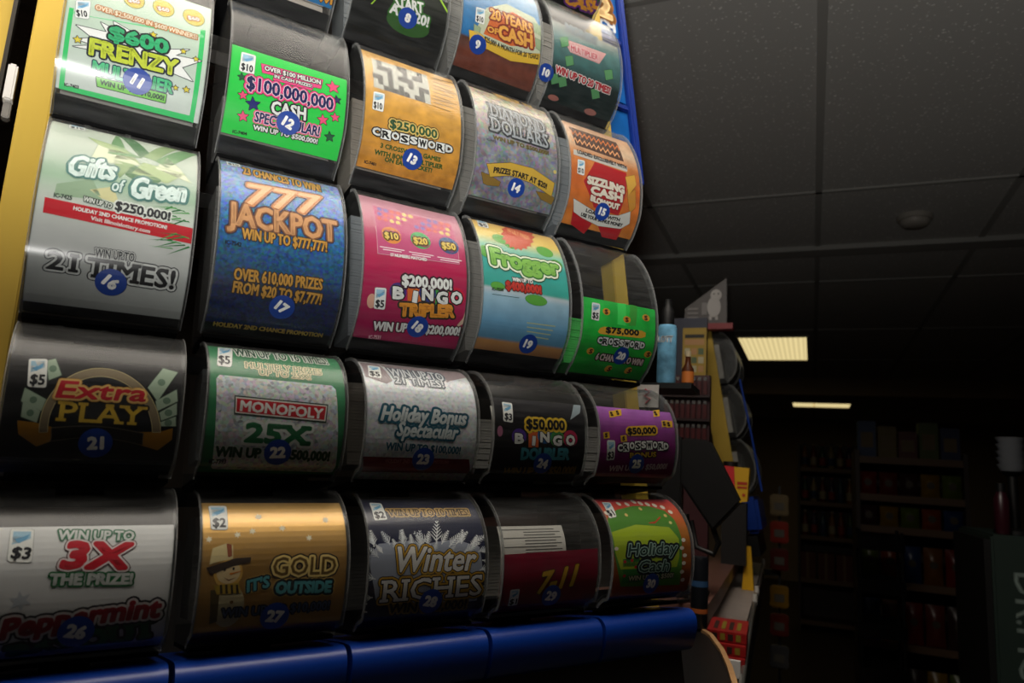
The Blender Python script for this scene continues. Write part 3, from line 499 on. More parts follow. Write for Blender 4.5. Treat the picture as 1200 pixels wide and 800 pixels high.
('p','paper',[(.0444,.1719),(.0513,.1465),(.0619,.1411),(.0397,.1377)],'6f9a68',2,('5a7a54',.0003)),
('p','paper',[(.0256,.1534),(.0511,.1485),(.0623,.134),(.0331,.1463)],'a8bc86',2,('5a7a54',.0003)),
('p','paper',[(.0331,.1463),(.0291,.1253),(.0624,.1323),(.0511,.1485)],'dadfbe',2,('5a7a54',.0003)),
('p','paper',[(.0619,.1411),(.0444,.1719),(.0546,.1719),(.0678,.1499)],'4f7a50',2,('5a7a54',.0003)),
('p','paper',[(.0638,.1439),(.0794,.1719),(.0895,.1719),(.0724,.1416)],'8fa876',2,('5a7a54',.0003)),
('p','paper',[(.0724,.1416),(.0943,.1719),(.1034,.1682),(.0811,.1357)],'6f9a68',2,('5a7a54',.0003)),
('p','paper',[(.0642,.1365),(.0942,.1333),(.0819,.1194),(.0569,.1223)],'a8bc86',2,('5a7a54',.0003)),
('p','paper',[(.0807,.1493),(.0897,.1389),(.0989,.1247),(.0728,.1326)],'dadfbe',2,('5a7a54',.0003)),
('p','paper',[(.0563,.1318),(.0776,.1211),(.0701,.11),(.0531,.1195)],'4f7a50',2,('5a7a54',.0003)),
('p','paper',[(.0473,.1447),(.0584,.1308),(.0495,.1154),(.0441,.1324)],'8fa876',2,('5a7a54',.0003)),
('p','paper',[(.0115,.0991),(.0326,.109),(.0411,.0919),(.0326,.0922),(.0109,.0892)],'93ad8e',1,None),
('p','paper',[(.0318,.0995),(.0464,.1061),(.0517,.092),(.0399,.0941)],'d4cf9c',1,None),
('p','paper',[(.0864,.0993),(.0875,.0982),(.0722,.0878)],'2f7a3c',2,None),
('p','paper',[(.0894,.0985),(.0905,.0975),(.0728,.0959)],'4f9a4c',2,None),
('p','paper',[(.0924,.0978),(.0936,.0968),(.0758,.0894)],'276636',2,None),
('p','paper',[(.0954,.0971),(.0966,.096),(.0809,.0986)],'2f7a3c',2,None),
('p','paper',[(.0985,.0963),(.0996,.0953),(.0812,.0918)],'4f9a4c',2,None),
('p','paper',[(.087,.0921),(.0881,.0911),(.0715,.0826)],'276636',2,None),
('p','paper',[(.09,.0914),(.0911,.0903),(.0743,.0911)],'2f7a3c',2,None),
('p','paper',[(.093,.0906),(.0941,.0896),(.0759,.0845)],'4f9a4c',2,None),
('p','paper',[(.096,.0899),(.0971,.0889),(.0815,.0791)],'276636',2,None),
('p','paper',[(.099,.0891),(.1002,.0881),(.0823,.087)],'2f7a3c',2,None),
('p','paper',[(.0876,.0851),(.0887,.0842),(.0712,.0777)],'4f9a4c',2,None),
('p','paper',[(.0906,.0844),(.0917,.0834),(.0764,.0862)],'276636',2,None),
('p','paper',[(.0936,.0837),(.0947,.0827),(.0766,.0798)],'2f7a3c',2,None),
('p','paper',[(.0966,.0829),(.0977,.0819),(.0808,.074)],'4f9a4c',2,None),
('p','paper',[(.0996,.0822),(.1008,.0812),(.0839,.0823)],'276636',2,None),
('p','paper',[(.0882,.0784),(.0893,.0774),(.0714,.073)],'2f7a3c',2,None),
('p','paper',[(.0912,.0777),(.0923,.0767),(.0768,.0677)],'4f9a4c',4,None),
('p','paper',[(.0942,.0769),(.0953,.076),(.0778,.0753)],'276636',4,None),
('p','paper',[(.0972,.0762),(.0984,.0752),(.0805,.0692)],'2f7a3c',4,None),
('p','paper',[(.1002,.0755),(.1014,.0745),(.086,.0776)],'4f9a4c',4,None),
('p','paper',[(.0889,.0719),(.09,.0709),(.0722,.0686)],'276636',4,None),
('p','paper',[(.0919,.0711),(.093,.0702),(.0762,.0629)],'2f7a3c',4,None),
('p','paper',[(.0949,.0704),(.096,.0694),(.0795,.0708)],'4f9a4c',4,None),
('p','paper',[(.0979,.0697),(.099,.0687),(.0808,.0647)],'276636',4,None),
('p','paper',[(.1009,.0689),(.1021,.0679),(.0862,.0593)],'2f7a3c',4,None),
('p','paper',[(.0896,.0654),(.0907,.0645),(.0734,.0642)],'4f9a4c',4,None),
('p','prize_lettering',[(.0059,.0868),(.1027,.0837),(.1026,.071),(.0061,.0752)],'c41626',3,None),
('t','prize_lettering','HOLIDAY 2ND CHANCE PROMOTION!',.0237,.081,.0846,.0791,.0028,[('f2f2ee',.07)],0,0,0,6),
('t','prize_lettering','Visit Illinoislottery.com',.035,.076,.0734,.0737,.0028,[('f2f2ee',.07)],0,0,0,6),
('t','title_lettering','Gifts',.0162,.1087,.0492,.1124,.0183,[('4f7f78',.3),('dff0ea',.11)],.25,0,0,6),
('t','title_lettering','of',.0452,.1021,.0538,.1026,.0108,[('4f7f78',.22),('dff0ea',.05)],.15,0,0,6),
('t','title_lettering','Green',.0578,.0999,.0981,.1058,.0178,[('4f7f78',.3),('dff0ea',.11)],.25,0,0,6),
('t','prize_lettering','WIN UP TO',.0288,.0893,.0468,.0874,.0039,[('3a4a40',.3),('e4e8e0',.06)],0,0,0,6),
('t','prize_lettering','$250,000!',.0493,.087,.0858,.0862,.007,[('e4e8e0',.3),('3a3a3e',.08)],0,0,1,6),
('t','paper','IC-7425',.011,.0881,.0219,.0883,.0033,[('3a4a40',.1)],0,0,0,4),
('t','prize_lettering','WIN UP TO',.0408,.0496,.0657,.0503,.0062,[('22262a',.34),('d8d8d4',.22),('22262a',.04)],0,0,0,6),
('t','prize_lettering','21',.0126,.0366,.0297,.0367,.012,[('22262a',.24),('e0e0dc',.17),('141416',.05)],0,0,1,6),
('t','prize_lettering','TIMES!',.0369,.035,.0941,.0344,.0135,[('22262a',.24),('e0e0dc',.17),('141416',.05)],0,0,1,6),
('p','price_badge',[(.0232,.1631),(.023,.1627),(.0224,.1624),(.0217,.1622),(.0138,.1614),(.0131,.1614),(.0125,.1616),(.0123,.1619),(.0122,.1712),(.0124,.1715),(.0129,.1718),(.0137,.1719),(.0213,.1719),(.0221,.1718),(.0226,.1716),(.0228,.1712)],'f2f2ee',4,('8a8f92',.00025)),
('p','price_badge',[(.0135,.1711),(.0216,.1711),(.0216,.169),(.0176,.1677),(.0135,.1666)],'a9cfe6',5,None),
('p','price_badge',[(.0144,.1683),(.017,.1691),(.0213,.1704),(.0197,.1685),(.0165,.1672)],'6fa9cf',6,None),
('t','price_badge','$10',.0136,.1624,.0219,.1632,.0032,[('2a2a30',.07)],0,0,0,7),
]),
17: dict(q=[(-0.0004, 0.1719), (0.1059, 0.1719), (0.1024, 0.0088), (0.0036, 0.0122)], lo=0.0105, hi=0.1719, stops=[(0, '16204a'), (0.22, '16284e'), (0.32, '164a78'), (0.5, '1a5e94'), (0.62, '3a76b4'), (0.8, '6f92c8'), (1, '8294bc')], noise=0.1, ns=200, glit=0.55, gs=480, metal=0, rough=0.45, label='blue glittery "777 JACKPOT" ticket', items=[
('t','prize_lettering','23 CHANCES TO WIN!',.0189,.1513,.0853,.1511,.0121,[('3a2c18',.26),('d49a3c',.08)],0,0,0,6),
('t','title_lettering','777',.0197,.1156,.0843,.1198,.0231,[('33304a',.17),('c8804a',.11),('eab886',.02)],.2,0,1,6),
('t','title_lettering','JACKPOT',.0078,.0939,.096,.0959,.0199,[('2c2c44',.19),('7a4a2c',.13),('d49a66',.06)],0,0,0,6),
('t','prize_lettering','WIN UP TO $777,777!',.019,.0829,.0877,.0847,.0089,[('3a2c18',.26),('d49a3c',.08)],0,0,0,6),
('t','prize_lettering','OVER 610,000 PRIZES',.0163,.0489,.0864,.0513,.009,[('3a2c18',.26),('d49a3c',.08)],0,0,0,6),
('t','prize_lettering','FROM $20 TO $7,777!',.0167,.0389,.0871,.039,.0085,[('3a2c18',.26),('d49a3c',.08)],0,0,0,6),
('t','paper','IC-7542',.0069,.0758,.0189,.0758,.0034,[('15151a',.1)],0,0,0,4),
('t','prize_lettering','HOLIDAY 2ND CHANCE PROMOTION',.0078,.0071,.0956,.0087,.0041,[('a88a40',.08)],0,0,0,6),
('p','price_badge',[(.0175,.1634),(.0173,.1631),(.0167,.1628),(.0159,.1625),(.008,.1612),(.0072,.1611),(.0066,.1613),(.0064,.1617),(.0063,.1711),(.0065,.1715),(.0071,.1718),(.0078,.1719),(.0157,.1719),(.0164,.1718),(.017,.1716),(.0172,.1713)],'f2f2ee',4,('8a8f92',.00025)),
('p','price_badge',[(.0076,.171),(.0159,.1712),(.016,.1691),(.0118,.1677),(.0077,.1665)],'a9cfe6',5,None),
('p','price_badge',[(.0085,.1683),(.0113,.1691),(.0156,.1704),(.014,.1686),(.0107,.1672)],'6fa9cf',6,None),
('t','price_badge','$10',.0077,.1622,.0161,.1635,.0032,[('2a2a30',.07)],0,0,0,7),
]),
18: dict(q=[(0.0067, 0.1628), (0.1106, 0.1646), (0.112, 0.0147), (0.0122, 0.0121)], lo=0.0134, hi=0.1637, stops=[(0, 'a01450'), (0.5, 'b8184e'), (0.62, 'ba2a5e'), (1, 'c890a0')], noise=0.12, ns=40, glit=0, gs=900, metal=0, rough=0.45, label='crimson "BINGO TRIPLER" ticket', items=[
('p','paper',[(.0124,.1483),(.0944,.1463),(.0953,.0976),(.0138,.0925)],'c04a78',2,('d8b0b8',.0004)),
('e','paper',.0194,.1447,.0024,.0027,0,'7a5aa8',4,None,0),
('e','paper',.0254,.1446,.0025,.0027,0,'7a5aa8',4,None,0),
('e','paper',.0316,.1445,.0025,.0027,0,'d85a4a',4,None,0),
('e','paper',.0378,.1445,.0025,.0027,0,'d85a4a',4,None,0),
('e','paper',.044,.1444,.0026,.0028,0,'e0c070',4,None,0),
('e','paper',.0504,.1443,.0026,.0028,0,'e0c070',4,None,0),
('e','paper',.0567,.1443,.0026,.0028,0,'b83a68',4,None,0),
('e','paper',.0632,.1442,.0026,.0028,0,'b83a68',4,None,0),
('e','paper',.0697,.1441,.0026,.0028,0,'7a5aa8',4,None,0),
('e','paper',.0763,.144,.0026,.0028,0,'7a5aa8',4,None,0),
('e','paper',.0829,.144,.0027,.0028,0,'d85a4a',4,None,0),
('e','paper',.0896,.1439,.0027,.0028,0,'d85a4a',4,None,0),
('e','paper',.0183,.1378,.0023,.0025,0,'7a5aa8',4,None,0),
('e','paper',.0244,.1377,.0024,.0025,0,'d85a4a',4,None,0),
('e','paper',.0305,.1376,.0024,.0025,0,'d85a4a',4,None,0),
('e','paper',.0366,.1375,.0024,.0025,0,'e0c070',4,None,0),
('e','paper',.0428,.1374,.0025,.0025,0,'e0c070',4,None,0),
('e','paper',.0491,.1373,.0025,.0025,0,'b83a68',4,None,0),
('e','paper',.0554,.1372,.0025,.0025,0,'b83a68',4,None,0),
('e','paper',.0618,.1371,.0026,.0025,0,'7a5aa8',4,None,0),
('e','paper',.0683,.137,.0026,.0025,0,'7a5aa8',4,None,0),
('e','paper',.0748,.1369,.0026,.0025,0,'d85a4a',4,None,0),
('e','paper',.0814,.1368,.0026,.0025,0,'d85a4a',4,None,0),
('e','paper',.088,.1367,.0026,.0025,0,'e0c070',4,None,0),
('e','paper',.0175,.1315,.0023,.0023,0,'d85a4a',4,None,0),
('e','paper',.0235,.1314,.0023,.0023,0,'d85a4a',4,None,0),
('e','paper',.0296,.1313,.0023,.0023,0,'e0c070',4,None,0),
('e','paper',.0357,.1312,.0024,.0023,0,'e0c070',4,None,0),
('e','paper',.0418,.1311,.0025,.0023,0,'b83a68',4,None,0),
('e','paper',.0481,.1309,.0025,.0023,0,'b83a68',4,None,0),
('e','paper',.0544,.1308,.0025,.0023,0,'7a5aa8',4,None,0),
('e','paper',.0607,.1307,.0025,.0023,0,'7a5aa8',4,None,0),
('e','paper',.0671,.1306,.0025,.0023,0,'d85a4a',4,None,0),
('e','paper',.0736,.1304,.0026,.0023,0,'d85a4a',4,None,0),
('e','paper',.0802,.1303,.0025,.0024,0,'e0c070',4,None,0),
('e','paper',.0868,.1302,.0026,.0024,0,'e0c070',4,None,0),
('e','paper',.0275,.1143,.0097,.0092,0,'e08a3c',3,None,0),
('t','paper','$10',.0211,.1096,.034,.1107,.0065,[('5a3a10',.3),('f0d060',.08)],0,0,0,6),
('p','paper',[(.0158,.1001),(.0394,.1009),(.0393,.1),(.0157,.0992)],'f0dce0',3,None),
('p','paper',[(.0184,.098),(.0365,.0988),(.0364,.0979),(.0184,.0971)],'f0dce0',3,None),
('e','paper',.0565,.1153,.0102,.0095,0,'4aa860',3,None,0),
('t','paper','$20',.0496,.1105,.0632,.1116,.0067,[('5a3a10',.3),('f0d060',.08)],0,0,0,6),
('p','paper',[(.0439,.1006),(.0686,.1015),(.0686,.1006),(.0439,.0997)],'f0dce0',3,None),
('p','paper',[(.0467,.0985),(.0655,.0994),(.0655,.0984),(.0466,.0976)],'f0dce0',3,None),
('e','paper',.0859,.1161,.0107,.0097,0,'3a5a8a',3,None,0),
('t','paper','$50',.0787,.1112,.0929,.1123,.0069,[('5a3a10',.3),('f0d060',.08)],0,0,0,6),
('p','paper',[(.0725,.1011),(.0984,.1019),(.0983,.101),(.0724,.1001)],'f0dce0',3,None),
('p','paper',[(.0753,.0989),(.0951,.0998),(.095,.0988),(.0753,.098)],'f0dce0',3,None),
('t','prize_lettering','17 NUMBERS MATCHED',.026,.0921,.0615,.0941,.0029,[('f2f2ee',.08)],0,0,0,6),
('t','title_lettering','$200,000!',.038,.067,.087,.0702,.0092,[('3a1024',.34),('f2f2ee',.1)],0,0,0,6),
('e','title_lettering',.0344,.0604,.0082,.0082,0,'4a2a7a',4,None,0),
('t','title_lettering','B',.0304,.054,.0398,.0546,.0098,[('15151a',.22),('f2f2ee',.1)],0,0,0,6),
('p','title_lettering',[(.0427,.0677),(.0562,.0691),(.0578,.052),(.0444,.0511)],'d8692a',4,None),
('t','title_lettering','I',.0489,.0534,.0529,.0532,.0099,[('15151a',.22),('f2f2ee',.1)],0,0,0,6),
('e','title_lettering',.063,.0635,.0085,.0085,0,'2c3a80',4,None,0),
('t','title_lettering','N',.0587,.0569,.0685,.0576,.01,[('15151a',.22),('f2f2ee',.1)],0,0,0,6),
('p','title_lettering',[(.07,.0711),(.0841,.0725),(.0856,.055),(.0715,.054)],'3a9a3c',4,None),
('t','title_lettering','G',.0733,.0559,.0833,.0566,.0101,[('15151a',.22),('f2f2ee',.1)],0,0,0,6),
('e','title_lettering',.0925,.0647,.009,.0087,0,'c81c3c',4,None,0),
('t','title_lettering','O',.088,.0581,.0982,.0587,.0102,[('15151a',.22),('f2f2ee',.1)],0,0,0,6),
('t','title_lettering','TRIPLER',.0389,.0395,.0917,.0455,.0104,[('2a2414',.3),('e8972c',.13)],0,0,0,6),
('t','prize_lettering','WIN UP TO $200,000!',.0177,.0227,.1017,.0286,.008,[('4a1028',.28),('f2f2ee',.09)],0,0,0,6),
('t','paper','IC-7531',.0163,.0135,.0269,.0145,.0037,[('f0c8d0',.08)],0,0,0,4),
('e','paper',.0109,.0485,.0042,.0065,0,'e0a890',3,None,0),
('p','paper',[(.1036,.054),(.1017,.0455),(.0942,.0332),(.1029,.0401)],'d8b8a0',3,None),
('p','price_badge',[(.0238,.044),(.0237,.0434),(.0232,.0428),(.0225,.0426),(.0152,.0424),(.0145,.0425),(.014,.043),(.0137,.0436),(.0128,.0595),(.0129,.0602),(.0134,.0607),(.0142,.0609),(.0216,.0616),(.0224,.0615),(.0229,.061),(.0232,.0604)],'f2f2ee',4,('8a8f92',.00025)),
('p','price_badge',[(.014,.0594),(.0219,.0601),(.0221,.0559),(.0183,.0534),(.0145,.0516)],'a9cfe6',5,None),
('p','price_badge',[(.0151,.0547),(.0177,.056),(.0217,.0585),(.0203,.055),(.0173,.0526)],'6fa9cf',6,None),
('t','price_badge','$5',.0149,.0442,.0226,.0445,.006,[('2a2a30',.07)],0,0,0,7),
]),
19: dict(q=[(0.001, 0.1719), (0.1083, 0.1719), (0.106, 0.016), (0.01, 0.0186)], lo=0.0173, hi=0.1719, stops=[(0, '9a6a40'), (0.07, 'c08a54'), (0.09, '5a90b0'), (0.2, '6fa8cc'), (0.36, '9fc4d8'), (0.4, 'c4d0d8'), (0.42, '3aa89a'), (0.62, '36a8a0'), (0.72, '8ac8b0'), (0.82, 'e8c860'), (1, 'f0c070')], noise=0.12, ns=60, glit=0, gs=900, metal=0, rough=0.45, label='teal and yellow lily pond ticket', items=[
('p','paper',[(.0705,.1521),(.0721,.1485),(.0658,.1444),(.0658,.14),(.0601,.1385),(.0587,.1339),(.0539,.1347),(.0511,.1303),(.0477,.133),(.0439,.1292),(.0422,.1335),(.0376,.1307),(.0379,.1362),(.0332,.1346),(.0355,.1409),(.0312,.1409),(.0356,.1475),(.0324,.1493),(.0383,.1557),(.0371,.1599),(.0447,.1665),(.0454,.1719),(.0504,.1719),(.0496,.1719),(.0548,.1719),(.0556,.1719),(.0604,.1719),(.0627,.1719),(.0664,.1719),(.0699,.1719),(.0722,.1719),(.0766,.1719),(.0771,.1719),(.0817,.1719),(.0744,.1616),(.0774,.1592)],'d2583a',3,('a83a24',.0005)),
('t','prize_lettering','10 LILY PADS',.0431,.1569,.0668,.1495,.0089,[('f0a870',.1)],0,0,0,6),
('e','paper',.0292,.1407,.0095,.0064,0,'5aa83c',2,('3a8a34',.0004),0),
('e','paper',.011,.1189,.0115,.008,0,'5aa83c',2,('3a8a34',.0004),0),
('e','paper',.082,.1359,.0102,.0071,0,'5aa83c',2,('3a8a34',.0004),0),
('e','paper',.0923,.1206,.0077,.0062,0,'5aa83c',2,('3a8a34',.0004),0),
('e','paper',.0172,.0823,.0078,.0041,0,'5aa83c',2,('3a8a34',.0004),0),
('e','paper',.0621,.0747,.013,.0052,0,'5aa83c',2,('3a8a34',.0004),0),
('e','paper',.0394,.1343,.0074,.0043,0,'5aa83c',2,('3a8a34',.0004),0),
('t','title_lettering','Frogger',.013,.106,.0934,.1074,.018,[('24502c',.42),('eef4dc',.34),('3a7a30',.2),('8cc858',.1)],0,-.001,0,6),
('t','prize_lettering','WIN UP TO',.0345,.0906,.0585,.0917,.0037,[('15151a',.3),('f2f2ee',.1)],0,0,0,6),
('t','prize_lettering','$400,000!',.0269,.081,.068,.0825,.0078,[('6a1c14',.3),('d83a2c',.12)],0,0,0,6),
('p','paper',[(.0526,.0512),(.0871,.052),(.0872,.0508),(.0528,.0501)],'b8c49a',3,None),
('p','paper',[(.0533,.047),(.0849,.0473),(.0852,.0462),(.0535,.0459)],'b8c49a',3,None),
('p','paper',[(.0542,.0428),(.0831,.0427),(.0834,.0415),(.0544,.0417)],'b8c49a',3,None),
('p','paper',[(.0553,.0385),(.0817,.038),(.0821,.0368),(.0557,.0374)],'b8c49a',3,None),
('t','paper','IC-7530',.0108,.0769,.0236,.0778,.0029,[('15151a',.1)],0,0,0,4),
('p','paper',[(.0108,.0735),(.0418,.0743),(.0418,.0737),(.0109,.0729)],'24504a',3,None),
('p','price_badge',[(.0198,.156),(.0194,.1554),(.0187,.155),(.0178,.1548),(.0091,.1547),(.0083,.1549),(.0077,.1553),(.0076,.1559),(.0105,.1707),(.0108,.1713),(.0115,.1717),(.0124,.1719),(.0214,.1719),(.0222,.1717),(.0227,.1713),(.0228,.1707)],'f2f2ee',4,('8a8f92',.00025)),
('p','price_badge',[(.0119,.1705),(.0213,.1705),(.0205,.1668),(.0155,.1647),(.0105,.1633)],'a9cfe6',5,None),
('p','price_badge',[(.012,.1661),(.0153,.1671),(.0207,.1692),(.0182,.1661),(.0141,.164)],'6fa9cf',6,None),
('t','price_badge','$5',.0092,.1564,.0184,.1565,.0055,[('2a2a30',.07)],0,0,0,7),
]),
20: dict(q=[(0.0074, 0.088), (0.1009, 0.0885), (0.119, 0.0), (0.0125, 0.0056)], lo=0.0028, hi=0.0882, stops=[(0, '148a2a'), (0.4, '1cb436'), (0.75, '1fd048'), (1, '30c850')], noise=0.3, ns=60, glit=0, gs=900, metal=0, rough=0.45, label='bright green "$75,000 CROSSWORD" ticket', items=[
('p','paper',[(.0483,.0879),(.0605,.0887),(.0598,.064),(.0478,.064)],'44e864',1,None),
('p','paper',[(.0666,.089),(.0769,.0886),(.0739,.0658),(.0638,.0645)],'40a83c',1,None),
('e','paper',.0325,.0759,.0051,.0037,0,'e0a030',3,None,0),
('t','paper','S',.0305,.0734,.0344,.0737,.0043,[('5a2010',.12)],0,0,0,5),
('e','paper',.0611,.0711,.0053,.0037,0,'e0a030',3,None,0),
('t','paper','S',.0591,.0686,.0632,.0688,.0043,[('5a2010',.12)],0,0,0,5),
('e','paper',.0888,.0768,.0055,.0038,0,'e0a030',3,None,0),
('t','paper','S',.0867,.0742,.0909,.0745,.0045,[('5a2010',.12)],0,0,0,5),
('e','paper',.0179,.0312,.0047,.0037,0,'e0a030',3,None,0),
('t','paper','S',.017,.0288,.0208,.0289,.0043,[('5a2010',.12)],0,0,0,5),
('e','paper',.0967,.0365,.0052,.0038,0,'e0a030',3,None,0),
('t','paper','S',.0957,.034,.0999,.0341,.0045,[('5a2010',.12)],0,0,0,5),
('e','paper',.0509,.0133,.0048,.0045,0,'e0a030',3,None,0),
('t','paper','S',.0508,.0102,.0548,.0103,.0055,[('5a2010',.12)],0,0,0,5),
('e','paper',.0789,.014,.005,.0046,0,'e0a030',3,None,0),
('t','paper','S',.0789,.0108,.083,.0109,.0055,[('5a2010',.12)],0,0,0,5),
('p','prize_lettering',[(.0222,.0527),(.0248,.0573),(.0305,.0593),(.0825,.0615),(.0889,.0598),(.0885,.0553),(.082,.0532),(.0313,.0511),(.0255,.051)],'e8b030',3,None),
('t','prize_lettering','$75,000',.033,.0534,.0788,.0557,.0057,[('1c1c10',.12)],0,0,0,5),
('t','title_lettering','C',.0236,.0414,.029,.0415,.0059,[('18181c',.3),('f0f0ec',.1)],0,0,0,7),
('p','title_lettering',[(.0299,.0394),(.0376,.0396),(.0376,.0484),(.0299,.0483)],'f0f0ec',6,('18181c',.0007)),
('t','title_lettering','R',.0311,.0407,.0364,.0408,.0059,[('18181c',.09)],0,0,0,7),
('t','title_lettering','O',.0385,.0417,.0439,.0418,.0059,[('18181c',.3),('f0f0ec',.1)],0,0,0,7),
('p','title_lettering',[(.0448,.0397),(.0525,.0398),(.0525,.0487),(.0448,.0486)],'f0f0ec',6,('18181c',.0007)),
('t','title_lettering','S',.0459,.041,.0513,.0411,.0059,[('18181c',.09)],0,0,0,7),
('t','title_lettering','S',.0534,.0419,.0587,.042,.0059,[('18181c',.3),('f0f0ec',.1)],0,0,0,7),
('p','title_lettering',[(.0596,.04),(.0673,.0401),(.0673,.049),(.0596,.0488)],'f0f0ec',6,('18181c',.0007)),
('t','title_lettering','W',.0608,.0413,.0662,.0414,.0059,[('18181c',.09)],0,0,0,7),
('t','title_lettering','O',.0682,.0422,.0736,.0423,.0059,[('18181c',.3),('f0f0ec',.1)],0,0,0,7),
('p','title_lettering',[(.0745,.0402),(.0822,.0404),(.0822,.0492),(.0745,.0491)],'f0f0ec',6,('18181c',.0007)),
('t','title_lettering','R',.0757,.0415,.081,.0416,.0059,[('18181c',.09)],0,0,0,7),
('t','title_lettering','D',.0831,.0425,.0885,.0426,.0059,[('18181c',.3),('f0f0ec',.1)],0,0,0,7),
('t','prize_lettering','6 CHANCES TO WIN!',.028,.0227,.0938,.0225,.0071,[('2a0a10',.34),('f0d8d0',.08)],0,0,0,6),
('p','price_badge',[(.0224,.0656),(.0222,.065),(.0216,.0645),(.0209,.0644),(.0134,.0649),(.0127,.0651),(.0122,.0656),(.0121,.0663),(.013,.0821),(.0133,.0828),(.0138,.0832),(.0146,.0834),(.0224,.0832),(.0231,.083),(.0236,.0825),(.0238,.0819)],'f2f2ee',4,('8a8f92',.00025)),
('p','price_badge',[(.0143,.0819),(.0225,.0817),(.0221,.0776),(.0179,.0755),(.0138,.0741)],'a9cfe6',5,None),
('p','price_badge',[(.0149,.0771),(.0176,.0781),(.022,.0802),(.0202,.0769),(.0168,.0748)],'6fa9cf',6,None),
('t','price_badge','$5',.0134,.0668,.0212,.0663,.006,[('2a2a30',.07)],0,0,0,7),
]),
21: dict(q=[(0.0079, 0.0883), (0.1006, 0.0886), (0.1052, 0.006), (0.008, 0.0071)], lo=0.0066, hi=0.0885, stops=[(0, '0c0c10'), (0.5, '121216'), (0.75, '16161a'), (1, '2a2628')], noise=0.5, ns=60, glit=0, gs=900, metal=0, rough=0.45, label='black "Extra PLAY" ticket with banknotes', items=[
('p','paper',[(.0922,.0407),(.0913,.0464),(.0897,.052),(.0875,.0573),(.0848,.0623),(.0816,.0669),(.078,.0711),(.074,.0747),(.0697,.0778),(.0652,.0802),(.0605,.0818),(.0558,.0825),(.0511,.0824),(.0465,.0815),(.0422,.0798),(.0381,.0773),(.0344,.0743),(.0311,.0707),(.0282,.0668),(.0259,.0624),(.024,.0578),(.0227,.0528),(.022,.0477),(.0218,.0425),(.0221,.0371),(.0263,.0374),(.026,.0421),(.0261,.0467),(.0268,.0512),(.028,.0555),(.0296,.0596),(.0317,.0634),(.0342,.0668),(.0371,.0699),(.0403,.0724),(.0439,.0744),(.0477,.0758),(.0516,.0766),(.0557,.0766),(.0598,.076),(.0639,.0746),(.0678,.0726),(.0715,.07),(.075,.0669),(.0782,.0634),(.081,.0593),(.0833,.055),(.0852,.0503),(.0866,.0455),(.0875,.0405)],'8a7a60',3,('d8c890',.0004)),
('p','paper',[(.0875,.0405),(.0866,.0455),(.0852,.0503),(.0833,.055),(.081,.0593),(.0782,.0634),(.075,.0669),(.0715,.07),(.0678,.0726),(.0639,.0746),(.0598,.076),(.0557,.0766),(.0516,.0766),(.0477,.0758),(.0439,.0744),(.0403,.0724),(.0371,.0699),(.0342,.0668),(.0317,.0634),(.0296,.0596),(.028,.0555),(.0268,.0512),(.0261,.0467),(.026,.0421),(.0263,.0374)],'14161e',2,None),
('p','paper',[(.02,.0849),(.0251,.0871),(.0297,.0751),(.0232,.0711)],'a9bda6',2,('46584a',.0005)),
('e','paper',.0245,.0793,.0021,.0026,0,'6f8a74',4,None,0),
('p','paper',[(.011,.0649),(.0232,.0583),(.0215,.0507),(.0101,.0561)],'a9bda6',2,('46584a',.0005)),
('e','paper',.0164,.0575,.002,.0022,0,'6f8a74',4,None,0),
('p','paper',[(.0111,.0562),(.021,.0507),(.0199,.0432),(.0113,.0464)],'a9bda6',2,('46584a',.0005)),
('e','paper',.0158,.0491,.002,.0022,0,'6f8a74',4,None,0),
('p','paper',[(.0813,.0709),(.09,.087),(.0995,.0847),(.0882,.0619)],'a9bda6',2,('46584a',.0005)),
('e','paper',.0895,.0756,.0025,.0026,0,'6f8a74',4,None,0),
('p','paper',[(.087,.0618),(.0996,.071),(.1009,.0628),(.0888,.0552)],'a9bda6',2,('46584a',.0005)),
('e','paper',.094,.0626,.0025,.0024,0,'6f8a74',4,None,0),
('p','paper',[(.0902,.054),(.1005,.0614),(.1013,.0533),(.0919,.0487)],'a9bda6',2,('46584a',.0005)),
('e','paper',.0959,.0543,.0025,.0024,0,'6f8a74',4,None,0),
('p','paper',[(.0915,.0474),(.1008,.0519),(.1015,.0453),(.0924,.0448)],'a9bda6',2,('46584a',.0005)),
('e','paper',.0965,.0473,.0024,.0024,0,'6f8a74',4,None,0),
('t','title_lettering','Extra',.0283,.0602,.082,.0612,.0108,[('d8a050',.2),('f0c87a',.15),('cc2030',.05)],.2,0,0,6),
('t','title_lettering','PLAY',.0317,.0452,.0807,.0448,.0123,[('241c10',.13),('e0b83c',.03)],0,0,1,6),
('p','paper',[(.0096,.0439),(.0188,.0432),(.0307,.0401),(.031,.0325),(.0216,.0276),(.0111,.0353)],'b07a1c',3,None),
('p','paper',[(.0998,.0438),(.0916,.0407),(.0792,.0401),(.0797,.0314),(.0921,.0278),(.1002,.0357)],'b07a1c',3,None),
('p','paper',[(.0293,.0337),(.0286,.04),(.0312,.0404),(.0338,.0408),(.0364,.0412),(.0391,.0415),(.0417,.0418),(.0444,.042),(.0471,.0422),(.0499,.0423),(.0526,.0424),(.0554,.0423),(.0583,.0422),(.0611,.042),(.064,.0418),(.0669,.0414),(.0698,.041),(.0727,.0406),(.0757,.0401),(.0787,.0396),(.0817,.0391),(.0816,.0349),(.082,.0315),(.079,.0321),(.076,.0327),(.073,.0333),(.0701,.0338),(.0671,.0343),(.0642,.0347),(.0614,.0349),(.0585,.0351),(.0557,.0352),(.0529,.0352),(.0502,.0351),(.0474,.0349),(.0447,.0346),(.0421,.0343),(.0394,.0338),(.0368,.0334),(.0342,.0328),(.0316,.0323),(.029,.0317)],'1c1a18',4,('6a6050',.0005)),
